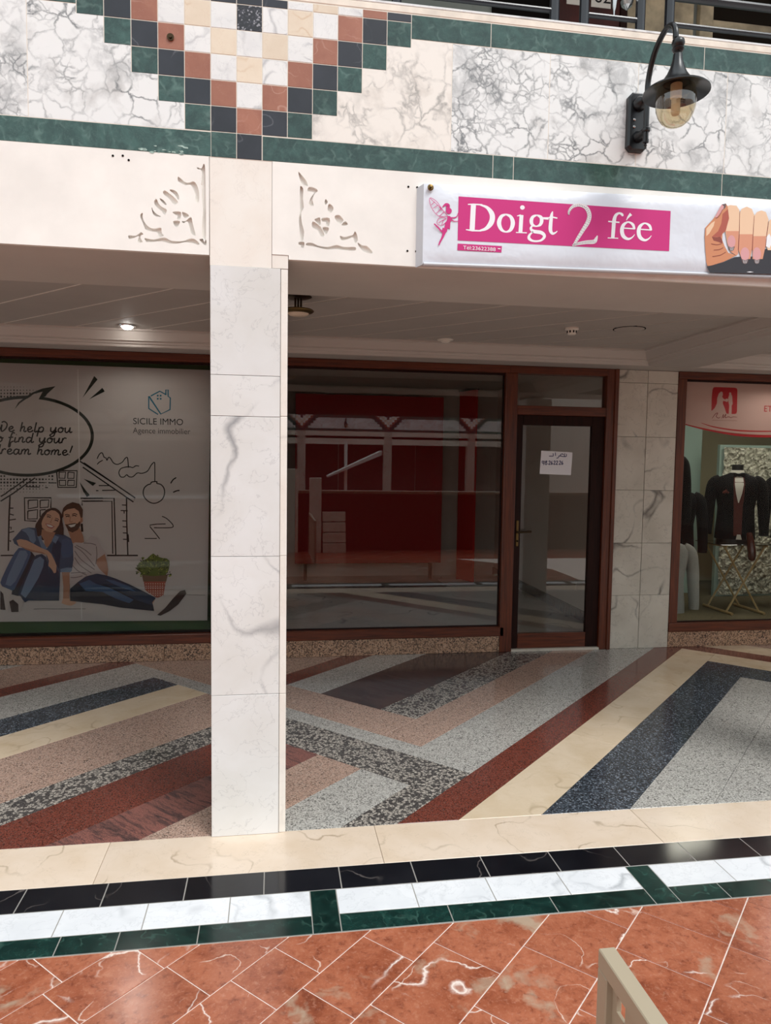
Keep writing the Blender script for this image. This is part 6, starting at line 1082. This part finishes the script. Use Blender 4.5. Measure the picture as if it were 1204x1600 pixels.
# ------------------------------------------------------------------ wall lamp
def wall_lamp(label):
    L = empty('wall_lamp', (1.54, 3.03, 2.96), label, 'lamp', 'gooseneck wall lamps')
    X = 1.54
    b = MB(); pl = [(X-.045, 2.965), (X-.028, 2.948), (X+.028, 2.948), (X+.045, 2.965), (X+.045, 3.172), (X+.028, 3.19), (X-.028, 3.19), (X-.045, 3.172)]
    b.prism(ccw(pl), lambda a, z, h: (a, 3.03-h, z), 0, .028, .008); b.build('wall_plate', MAT['black_iron'], L)
    wp = bpy.data.objects['wall_plate']
    shade_auto(MB().lathe([(.03, 0), (.03, .012), (.022, .03), (.013, .04), (.013, .07)], (X, 3.004, 3.14), 14, axis='Y').build('mounting_boss', MAT['black_iron'], wp)); shade_auto(MB().lathe([(.024, 0), (.024, .01), (.014, .03), (.012, .07)], (X, 3.004, 3.005), 14, axis='Y').build('mounting_boss', MAT['black_iron'], wp))
    for z in (3.075, 3.045): MB().lathe([(.006, 0), (.006, .004), (.003, .006)], (X-.02, 3.003, z), 8, axis='Y').build('screw', MAT['chrome'], wp)
    yp = 2.935
    path = [(X, yp, 2.955), (X, yp, 3.0), (X, yp, 3.08), (X, yp, 3.16), (X, yp-.004, 3.2), (X, yp-.022, 3.25), (X, yp-.055, 3.295), (X, yp-.1, 3.325), (X, yp-.145, 3.335), (X, yp-.185, 3.32), (X, yp-.205, 3.29), (X, yp-.208, 3.26)]
    shade_auto(MB().tube(smooth_line(path, False, 4), .0115, 10).build('gooseneck_arm', MAT['black_iron'], L))
    shade_auto(MB().lathe([(.001, -.018), (.007, -.012), (.004, -.004), (.013, .0), (.013, .012)], (X, yp, 2.953), 12).build('finial', MAT['black_iron'], L)); shade_auto(MB().lathe([(.013, 0), (.017, .004), (.017, .014), (.013, .018)], (X, yp, 2.995), 12).build('band', MAT['black_iron'], L))
    c = (X+.008, yp-.214, -.006)
    s_ = MB(); s_.lathe([(.014, 3.262), (.022, 3.256), (.025, 3.243), (.021, 3.232), (.018, 3.228), (.023, 3.222), (.02, 3.214), (.016, 3.21)], c, 20); shade_auto(s_.build('collar', MAT['black_iron'], L))
    sh = MB(); prof = [(.017, 3.214), (.02, 3.19), (.027, 3.165), (.038, 3.14), (.053, 3.118), (.075, 3.1), (.103, 3.087), (.128, 3.078), (.136, 3.072), (.136, 3.068), (.127, 3.072), (.102, 3.081), (.07, 3.092), (.05, 3.105)]
    sh.lathe([(r_*.92 if r_ > .06 else r_, h_-.012) for r_, h_ in prof], c, 36, cap=False); shade_auto(sh.build('shade', MAT['black_iron'], L), 50)
    g = MB(); g.lathe([(r_*.93, h_-.014) for r_, h_ in [(.074, 3.088), (.081, 3.07), (.083, 3.045), (.079, 3.01), (.07, 2.985), (.055, 2.963), (.034, 2.949), (.012, 2.944), (.0005, 2.9435)]], c, 32, cap=False); shade_auto(g.build('globe', MAT['lamp_glass'], L), 80)
    MB().lathe([(.022, 3.09), (.022, 3.04), (.017, 3.035), (.017, 2.985), (.013, 2.975), (.0005, 2.973)], c, 16).build('bulb', MAT['bulb'], L)
    return L
lamp = wall_lamp('black gooseneck wall lamp with a clear globe above the white banner')

# ------------------------------------------------------------------ balcony railing and upper floor
rl = empty('balcony_railing', (1.6, 3.12, 3.463), 'black tubular balcony railing above the marble band', 'railing')
yr = 3.11
for x in (-2.2, -1.5, -.8, 0, .5, 1.19, 1.325, 1.585, 1.722, 2.45, 3.3): MB().tube([(x, yr, 3.463), (x, yr, 4.45)], .021, 12).build('post', MAT['rail_paint'], rl)
for x0, x1 in ((-2.2, 1.19), (1.325, 1.585), (1.722, 3.3)):
    for z, r in ((3.548, .011), (3.665, .017) if x0 > 1.6 else (3.70, .012), (4.05, .011), (4.45, .025)): MB().tube([(x0, yr, z), (x1, yr, z)], r, 10).build('rail', MAT['rail_paint'], rl)
shade_auto(MB().lathe([(.003, 3.55), (.004, 3.575), (.009, 3.592), (.012, 3.62), (.006, 3.66), (.011, 3.70), (.006, 3.74), (.004, 3.9)], (1.462, yr, 0), 10).build('baluster', MAT['chrome'], rl))
MB().lathe([(.004, 3.60), (.022, 3.615), (.028, 3.635), (.022, 3.655), (.004, 3.67)], (1.53, yr+.02, 0), 14).build('ornament_ball', MAT['chrome'], rl)
uf = box('floor_upper', (-9, 11, 3.2, 5.95, 3.3, 3.452), MAT['upper_grey']); tag(uf, 'balcony floor of the upper storey', None, None, 'structure')
wu = MB().box(-9, 1.55, 5.86, 5.95, 3.452, 6.2).box(1.55, 11, 5.88, 5.95, 3.452, 6.2).build('wall_upper', [MAT['upper_grey']]); tag(wu, 'grey wall of the upper storey behind the railing', None, None, 'structure')
box('marble_panel', (2.86, 3.45, 5.84, 5.88, 3.452, 6.0), MAT['upper_beige'], wu); box('recess', (1.72, 2.25, 5.86, 5.88, 3.452, 5.6), MAT['dark_hole'], wu)
ud = empty('door_2', (2.55, 5.86, 3.452), 'dark red wooden door on the upper floor', None, None, 'structure')
box('leaf', (2.25, 2.8, 5.845, 5.88, 3.452, 5.75), MAT['upper_door'], ud, .004); box('frame', (2.8, 2.86, 5.83, 5.88, 3.452, 5.8), MAT['dark_wood'], ud, .004); box('frame', (2.2, 2.25, 5.83, 5.88, 3.452, 5.8), MAT['dark_wood'], ud, .004)
for x0, x1, s_, lab in ((2.335, 2.45, '1', 'narrow pale plate with a single digit on the upper door, behind the railing'), (2.545, 2.715, '62', 'wider pale plate with two digits on the upper door, behind the railing')):
    e = empty('number_plate', ((x0+x1)/2, 5.84, 5.33), lab, 'number plate', 'number plates on the upper door'); box('plate', (x0, x1, 5.838, 5.845, 5.325, 5.5), MAT['fixture_white'], e, .002)
    text_mesh('lettering', s_, .15, (x0+.022 if len(s_) > 1 else x0+.045, 5.8365, 5.362), MAT['print_line'], e, None)
uw = empty('window_4', (4.4, 5.86, 4.4), 'upper floor window with pale frame', None, None, 'structure')
box('pane', (3.62, 5.2, 5.862, 5.87, 4.4, 5.9), MAT['glass_top'], uw); box('frame', (3.5, 3.62, 5.82, 5.88, 4.3, 6.0), MAT['upper_beige'], uw, .004); box('rail', (3.62, 5.2, 5.83, 5.88, 5.27, 5.33), MAT['upper_beige'], uw, .004); box('rail', (3.62, 5.2, 5.83, 5.88, 4.3, 4.4), MAT['upper_beige'], uw, .004)
tag(box('roof_upper', (-9, 11, 3.6, 6.2, 6.2, 6.4), MAT['opp_roof']), 'roof over the upper balcony', None, None, 'structure')

# ------------------------------------------------------------------ ceiling fixtures
def downlight(x, y, lit, label):
    e = empty('downlight', (x, y, Z_CEIL), label, 'light', 'ceiling spots of the arcade')
    r = MB(); r.lathe([(.05, 0), (.062, -.004), (.06, -.010), (.045, -.012), (.04, -.006), (.03, -.002)], (x, y, Z_CEIL), 24, cap=False); shade_auto(r.build('ring', MAT['chrome' if lit else 'fixture_white'], e))
    g = MB(); g.lathe([(.042, -.004), (.038, -.016), (.026, -.026), (.01, -.031), (.0005, -.032)], (x, y, Z_CEIL), 20, cap=False); shade_auto(g.build('bulb', MAT['lamp_lit' if lit else 'fixture_white'], e), 80)
    if lit:
        ld = bpy.data.lights.new('spot_glow', 'SPOT'); ld.energy = 9; ld.spot_size = R(150); ld.spot_blend = .6; ld.color = (1, .95, .88); ld.shadow_soft_size = .03
        lo = bpy.data.objects.new('spot_glow', ld); link(lo, e); lo.location = (0, 0, -.04)
    return e
downlight(-1.02, 5.37, True, 'lit round ceiling spot above the estate agency poster'); downlight(1.28, 5.40, False, 'unlit round ceiling spot above the dark shop window'); downlight(4.42, 5.42, True, 'lit round ceiling spot above the suit shop')
e = empty('smoke_detector', (2.01, 4.755, Z_CEIL), 'cream smoke detector on the plank ceiling above the door', 'detector')
shade_auto(MB().lathe([(.045, 0), (.047, -.012), (.04, -.018), (.036, -.02)], (2.01, 4.755, Z_CEIL), 22).build('base', MAT['fixture_white'], e)); shade_auto(MB().lathe([(.03, -.016), (.03, -.04), (.024, -.048), (.0005, -.049)], (2.01, 4.755, Z_CEIL), 18).build('head', MAT['fixture_white'], e))
for k in range(8):
    a = k*math.pi/4; MB().box(-.004+2.01+.03*math.cos(a), .004+2.01+.03*math.cos(a), 4.755+.03*math.sin(a)-.004, 4.755+.03*math.sin(a)+.004, Z_CEIL-.037, Z_CEIL-.022).build('vent_slot', MAT['dark_hole'], e)
e = empty('ceiling_hatch', (2.40, 4.70, Z_CEIL), 'round white cover plate set in the plank ceiling', 'cover plate')
shade_auto(MB().lathe([(.1, 0), (.1, -.006), (.094, -.008), (.0005, -.009)], (2.40, 4.70, Z_CEIL), 36).build('plate', MAT['ceiling_paint'], e)); MB().lathe([(.108, 0), (.108, -.0045), (.098, -.0045)], (2.40, 4.70, Z_CEIL), 36, cap=False).build('shadow_gap', MAT['dark_hole'], e)
e = empty('ceiling_lamp', (.135, 4.2, Z_CEIL), 'small ceiling lamp on a short bronze stem beside the pillar', 'lamp')
shade_auto(MB().lathe([(.075, 0), (.078, -.006), (.06, -.012), (.0005, -.012)], (.135, 4.2, Z_CEIL), 28).build('canopy', MAT['bronze'], e))
for dx in (-.016, 0, .016): MB().tube([(.135+dx, 4.2, Z_CEIL-.012), (.135+dx, 4.2, Z_CEIL-.075)], .006, 8).build('stem', MAT['bronze'], e)
shade_auto(MB().lathe([(.085, -.078), (.09, -.084), (.085, -.09), (.06, -.1), (.0005, -.103)], (.135, 4.2, Z_CEIL), 32).build('disc', MAT['brass'], e)); shade_auto(MB().lathe([(.082, -.0845), (.05, -.108), (.0005, -.112)], (.135, 4.2, Z_CEIL), 28, cap=False).build('diffuser', MAT['cream_tile'], e))

# ------------------------------------------------------------------ railing end in the foreground
e = empty('metal_barrier', (.62, .6, 0), 'beige metal barrier with punched square holes in the lower right corner', 'barrier')
zt_ = .72; x0, x1, ye = .588, .620, 1.182
MB().box(x0, x1, -.6, ye, zt_-.035, zt_, .002).build('top_rail', MAT['beige_metal'], e)
for y in (ye-.035, -.6): MB().box(x0, x1, y, y+.035, 0, zt_-.035, .002).build('post', MAT['beige_metal'], e)
MB().box(x0, x1, -.565, ye-.035, .06, .095, .002).build('bottom_rail', MAT['beige_metal'], e)
def punched(xa, xb, y0, y1, z0, z1, cell=.062, h=.03):
    ny = int((y1-y0)/cell); nz = int((z1-z0)/cell); cy = (y1-y0)/ny; cz = (z1-z0)/nz; m_ = MB()
    for i in range(ny):
        for j in range(nz):
            a, b, c_, d_ = y0+i*cy, y0+(i+1)*cy, z0+j*cz, z0+(j+1)*cz; g = h/2; my, mz = (a+b)/2, (c_+d_)/2
            q = [(a, c_), (b, c_), (b, d_), (a, d_)]; p = [(my-g, mz-g), (my+g, mz-g), (my+g, mz+g), (my-g, mz+g)]
            for k in range(4):
                n_ = (k+1) % 4
                m_.add([(xa, *q[k]), (xa, *q[n_]), (xa, *p[n_]), (xa, *p[k]), (xb, *q[k]), (xb, *q[n_]), (xb, *p[n_]), (xb, *p[k])], [(0, 3, 2, 1), (4, 5, 6, 7), (3, 7, 6, 2)])
    return m_
punched(.601, .607, -.565, ye-.035, .095, zt_-.035).build('punched_panel', MAT['beige_metal'], e)

# ------------------------------------------------------------------ tailor's window display
def bust(loc, rz, label, jacket='suit_black', vest='vest_maroon', sc=1.0, stand=True, hang=False, arms=True):
    """tailor's bust wearing a dinner jacket; local z=0 is the hem of the bust, it faces -Y"""
    e = empty('suit_bust', loc, label, 'mannequin', 'dressed busts in the suit shop')
    e.rotation_euler = (0, 0, rz); WL.pop(e.name)
    H = .70
    levels = [(0.0, .205, .125), (.10, .20, .122), (.22, .19, .118), (.34, .185, .115), (.46, .205, .125), (.56, .222, .128), (.63, .225, .115), (.675, .19, .095), (.705, .11, .075), (.725, .07, .062)]
    def ring(z):
        for (a, b) in zip(levels[:-1], levels[1:]):
            if a[0] <= z <= b[0]:
                t_ = (z-a[0])/(b[0]-a[0]); return a[1]+(b[1]-a[1])*t_, a[2]+(b[2]-a[2])*t_
        return levels[-1][1:]
    def S(ang, z, off=0):
        w, dp = ring(z); w += off; dp += off; c_, s_ = math.cos(ang), math.sin(ang)
        k = 2/2.6; return (sc*w*math.copysign(abs(c_)**k, c_), sc*dp*math.copysign(abs(s_)**k, s_), sc*z)
    JK = []
    def part(name, mb, mat, smooth=True):
        o = mesh_obj(name, mb.v, mb.f, MAT[mat]); o.parent = JK[0] if JK and name in ('lapel', 'pocket_square', 'sleeve') else e
        if name == 'jacket': JK.append(o)
        return shade_auto(o, 60) if smooth else o
    m_ = MB(); n = 32; zz = [z for z, _, _ in levels]; zs = []
    for a, b in zip(zz[:-1], zz[1:]): zs += [a+(b-a)*k/2 for k in range(2)]
    zs.append(zz[-1]); v = [S(2*math.pi*k/n, z) for z in zs for k in range(n)]
    f = [(i*n+k, i*n+(k+1) % n, (i+1)*n+(k+1) % n, (i+1)*n+k) for i in range(len(zs)-1) for k in range(n)]+[tuple(range(n))[::-1]]
    part('jacket', m_.add(v, f), jacket)
    def patch(name, rows, off, mat, nn=6):
        """rows of (z, x_left, x_right) laid on the chest"""
        pm = MB(); vv = []
        for z, xa, xb in rows:
            for k in range(nn+1):
                x = xa+(xb-xa)*k/nn; w, dp = ring(z); q = max(-1, min(1, x/w)); ang = math.acos(math.copysign(abs(q)**1.3, q)); y = -dp*abs(math.sin(ang))**(2/2.6)
                vv.append((sc*x, sc*(y-off), sc*z))
        ff = [(i*(nn+1)+k, i*(nn+1)+k+1, (i+1)*(nn+1)+k+1, (i+1)*(nn+1)+k) for i in range(len(rows)-1) for k in range(nn)]
        pm.add(vv, ff); return part(name, pm, mat)
    if vest:
        patch('vest', [(.04, -.035, .045), (.2, -.04, .045), (.36, -.045, .045), (.5, -.06, .06), (.62, -.055, .055), (.69, -.04, .04)], .006, vest)
        patch('shirt_front', [(.40, -.004, .004), (.5, -.03, .03), (.6, -.045, .045), (.69, -.04, .04)], .010, 'shirt_white')
        patch('shirt_tail', [(.0, -.01, .05), (.055, .0, .035)], .008, 'shirt_white')
        for s_ in (-1, 1):
            pm = patch('lapel', [(.33, s_*.045, s_*.06), (.45, s_*.052, s_*.1), (.55, s_*.056, s_*.125), (.6, s_*.06, s_*.115), (.69, s_*.045, s_*.07)], .012, 'suit_black' if jacket == 'suit_black' else 'suit_grey')
            patch('vest_edge', [(.40, s_*.004, s_*.02), (.5, s_*.03, s_*.048), (.6, s_*.045, s_*.058), (.68, s_*.042, s_*.05)], .013, vest, 2)
        b = MB(); b.lathe([(.012, -.012), (.014, 0), (.012, .012)], (0, -sc*.10, sc*.695), 8)
        for s_ in (-1, 1): b.add([(s_*.008*sc, -.108*sc, .69*sc), (s_*.055*sc, -.104*sc, .668*sc), (s_*.058*sc, -.1*sc, .722*sc), (s_*.008*sc, -.108*sc, .705*sc), (s_*.008*sc, -.09*sc, .69*sc), (s_*.055*sc, -.088*sc, .668*sc), (s_*.058*sc, -.086*sc, .722*sc), (s_*.008*sc, -.09*sc, .705*sc)], [(0, 1, 2, 3), (4, 5, 6, 7), (0, 1, 5, 4), (2, 3, 7, 6), (1, 2, 6, 5)])
        part('bow_tie', b, 'suit_black', False)
        b = MB()
        for i, (dx, dz) in enumerate(((-.02, .01), (0, .022), (.02, .012))): b.lathe([(.014, -.012), (.018, .002), (.006, .02)], (sc*(-.125+dx), -sc*.118, sc*(.5+dz)), 7)
        part('pocket_square', b, vest)
        part('collar', MB().lathe([(.072*sc, .70*sc), (.07*sc, .735*sc), (.064*sc, .752*sc)], (0, 0, 0), 20, 1, .95, cap=False), 'shirt_white')
    part('neck', MB().lathe([(.06*sc, .70*sc), (.057*sc, .77*sc), (.06*sc, .80*sc), (.056*sc, .812*sc), (.0005, .815*sc)], (0, 0, 0), 20), 'mannequin_black')
    if arms:
        for s_ in (-1, 1):
            pth = smooth_line([(s_*.17, 0, .655), (s_*.235, 0, .60), (s_*.262, 0, .46), (s_*.275, -.005, .30), (s_*.285, -.02, .12), (s_*.287, -.025, .04)], False, 4)
            rr = [.052+.018*math.sin(min(1, k/5)*math.pi/2)-.0012*k for k in range(len(pth))]
            part('sleeve', MB().tube([tuple(sc*c_ for c_ in p) for p in pth], [r_*sc for r_ in rr], 14), jacket)
    if stand:
        part('stand', MB().lathe([(.11, -loc[2]/1+.002), (.11, -loc[2]+.02), (.02, -loc[2]+.03), (.018, 0)], (0, 0, 0), 20), 'chrome')
    return e
TZ = .762
bust((5.03, 7.25, TZ+.045), R(-24), 'black dinner jacket with maroon waistcoat and bow tie, standing on the folding table', stand=False)
bz = bpy.data.objects['suit_bust']
pb = MB(); pb.lathe([(.19, -.045), (.19, 0.0)], (0, 0, 0), 24, 1, .6); o = mesh_obj('bust_base', pb.v, pb.f, MAT['mannequin_black']); o.parent = bz
bust((3.80, 6.75, 1.02), R(-20), 'black suit bust half hidden by the left frame of the suit shop window'); bust((4.38, 7.35, .62), R(-35), 'headless black suit standing lower, between the grey jacket and the folding table', vest=None)
bust((3.72, 6.40, .2), R(-25), 'light grey jacket low at the left frame of the suit shop window', 'suit_grey', None, .95, True); bust((5.76, 7.3, .80), R(-24), 'black suit bust at the right edge of the picture, behind the folding table')
e = empty('folding_table', (5.05, 7.25, .004), 'small folding table with pale crossed wooden legs and a dark glass top', 'table')
MB().box(4.72, 5.34, 7.02, 7.50, TZ-.008, TZ, .002).build('glass_top', MAT['glass_top'], e)
for (xa, xb) in ((4.79, 5.03), (5.02, 5.27)):
    for s_ in (0, 1):
        pass
def stick(p, q, r, name): shade_auto(MB().tube([p, q], r, 8).build(name, MAT['pale_wood'], e))
for yy in (7.08, 7.42):
    stick((4.86, yy, .03), (5.28, yy, TZ-.025), .011, 'leg'); stick((5.24, yy, .03), (4.80, yy, TZ-.025), .011, 'leg')
for x in (4.86, 5.24): stick((x, 6.98, .02), (x, 7.5, .02), .016, 'foot_bar')
for x in (4.80, 5.28): stick((x, 7.04, TZ-.02), (x, 7.46, TZ-.02), .012, 'top_bar')
for dx, rz, lab in ((0, 0, 'brown leather shoe hanging over the front edge of the glass table'),):
    s_ = empty('leather_shoe', (5.02, 7.0, TZ), lab, 'shoe')
    pth = [(5.02, 6.99, TZ+.13), (5.02, 6.965, TZ+.06), (5.02, 6.945, TZ-.02), (5.02, 6.93, TZ-.09), (5.02, 6.93, TZ-.13), (5.02, 6.935, TZ-.15)]
    shade_auto(MB().tube(smooth_line(pth, False, 4), [.03+.012*math.sin(k/20*math.pi) for k in range(21)], 12).build('upper', MAT['shoe_brown'], s_)); MB().tube([(5.035, 6.985, TZ+.1), (5.036, 6.965, TZ-.02), (5.03, 6.95, TZ-.14)], [.02, .03, .02], 8).build('sole', MAT['suit_black'], s_)
fp = empty('crumpled_panel', (6.1, 8.06, .004), 'silvery crumpled backdrop panel behind the dressed busts', 'panel')
MB().box(5.34, 7.4, 8.05, 8.1, .004, 1.86).build('frame', MAT['pale_teal'], fp)
random.seed(5); vs_, fs_ = [], []; NX, NZ = 60, 54
for j in range(NZ+1):
    for i in range(NX+1): vs_.append((5.38+2.0*i/NX, 8.045-random.uniform(0, .03), .03+1.8*j/NZ))
for j in range(NZ):
    for i in range(NX): a = j*(NX+1)+i; fs_.append((a, a+1, a+NX+2, a+NX+1))
mesh_obj('foil', vs_, fs_, MAT['crumpled_foil'], fp)
tag(MB().box(4.98, 5.26, 8.3, 8.36, .004, 2.6, .004).build('teal_post', MAT['pale_teal']), 'pale teal upright behind the dressed busts in the suit shop', 'post')
df = empty('mirror_frame', (4.9, 9.15, .004), 'white framed panel on the beige wall deep inside the suit shop', 'frame')
MB().box(4.6, 5.55, 9.16, 9.2, .004, 1.9).build('panel', MAT['beige_wall'], df); box('moulding', (5.5, 5.56, 9.13, 9.17, .004, 1.93), MAT['pale_teal'], df, .004); box('moulding', (4.6, 5.5, 9.13, 9.17, 1.87, 1.93), MAT['pale_teal'], df, .004)
for x, y in ((4.6, 7.0), (6.0, 7.0)):
    e = empty('ceiling_panel_light', (x, y, 2.62), 'flat ceiling light inside the suit shop, %s' % ('over the folding table' if x < 5 else 'towards the right wall'), 'light', 'ceiling lights in the suit shop')
    MB().box(x-.32, x+.32, y-.32, y+.32, 2.6, 2.62, .003).build('housing', MAT['fixture_white'], e); MB().box(x-.28, x+.28, y-.28, y+.28, 2.596, 2.6).build('diffuser', MAT['tube_lit'], e)

# ------------------------------------------------------------------ the far side of the square (seen as reflections)
YO = -17.4
wo = MB().box(-16, 20, YO-.6, YO, 2.28, Z_G0).box(-16, 20, YO-3.2, YO-3.1, 0, 2.6).box(-16, 20, YO-3.1, YO, 2.5, 2.6).build('wall_opposite', [MAT['opp_wall']]); tag(wo, 'gallery on the far side of the square', None, None, 'structure')
MB().box(-16, 20, YO-.3, YO, Z_M0, Z_M1).build('marble_band', MAT['marble_veined'], wo)
MB().box(-16, 20, YO-.3, YO+.005, Z_G0, Z_M0).box(-16, 20, YO-.3, YO+.005, Z_M1, 3.44).build('green_bands', MAT['green_dark'], wo)
for k in range(-3, 5):
    cx = COLX+1.2+BAY*1.07*k; mo = MB(); ml = []
    for x0, x1, z0, z1, mt in cells(cx):
        if mt not in ml: ml.append(mt)
        mo.box(x0, x1, YO, YO+.012, z0, z1, 0, ml.index(mt))
    mo.build('motif', [MAT[q] for q in ml], wo)
    MB().box(cx-.16, cx+.16, YO-.3, YO+.004, 0, Z_G0).build('far_pillar', MAT['marble_pier'], wo)
    MB().box(cx-1.72, cx+1.72, YO-3.09, YO-3.0, .12, 2.48).build('shopfront', MAT['opp_dark'], wo)
tag(MB().box(-16, 20, YO-3.2, YO-3.0, 3.44, 4.9).build('wall_opposite_upper', MAT['opp_dark']), 'dark upper storey across the square', None, None, 'structure')
tag(MB().box(-16, 20, YO-3.5, YO-.4, 4.75, 5.0).build('roof_opposite', MAT['opp_wall']), 'roof edge across the square', None, None, 'structure')
tag(MB().box(-9.3, -9, YO-3, 3.0, -.2, 5).build('wall_left', MAT['opp_wall']), 'side of the square on the left', None, None, 'structure'); tag(MB().box(11, 11.3, YO-3, 3.0, -.2, 5).build('wall_right', MAT['opp_wall']), 'side of the square on the right', None, None, 'structure')
for k, lab in ((-1, 'far wall lamp reflected in the left part of the dark shop window'), (0, 'far wall lamp reflected in the middle of the dark shop window')):
    c_ = copy_tree(lamp); c_.location = (COLX+1.2+BAY*1.07*(k+.5), YO, 2.96); c_.rotation_euler = (0, 0, math.pi); c_['label'] = lab

# low stairwell wall behind the viewer, seen as the dark shape in the shop glass
e = empty('stairwell_parapet', (1.9, -1.1, 0), 'dark low stairwell wall with posts, reflected in the vacant shop window', 'low wall')
MB().box(.2, 7.4, -1.3, -1.1, 0, 1.02, .004).build('wall', MAT['parapet'], e); MB().box(.15, 7.45, -1.34, -1.06, 1.02, 1.07, .004).build('coping', MAT['plinth_granite'], e)
for x, h_ in ((.22, 1.45), (.62, 1.3)): MB().box(x, x+.2, -1.0, -.8, 0, h_, .006).build('newel_post', MAT['coping'], e); 
for k in range(4): MB().box(.85+.0*k, 1.25, -1.05+.0*k, -.75-.05*k, .18*k, .18*k+.16, .004).build('step', MAT['coping'], e)
e = empty('white_awning', (2.0, -6, 0), 'tilted white awning on a post, reflected in the vacant shop window', 'awning')
MB().add([(1.3, -6.3, 1.2), (2.6, -6.3, 1.75), (2.6, -5.7, 1.75), (1.3, -5.7, 1.2), (1.3, -6.3, 1.24), (2.6, -6.3, 1.86), (2.6, -5.7, 1.86), (1.3, -5.7, 1.24)], [(0, 3, 2, 1), (4, 5, 6, 7), (0, 1, 5, 4), (1, 2, 6, 5), (2, 3, 7, 6), (3, 0, 4, 7)]).build('canvas', MAT['white_board'], e)
MB().tube([(1.75, -6, 0), (1.75, -6, 2.1)], .04, 10).build('post', MAT['white_board'], e)
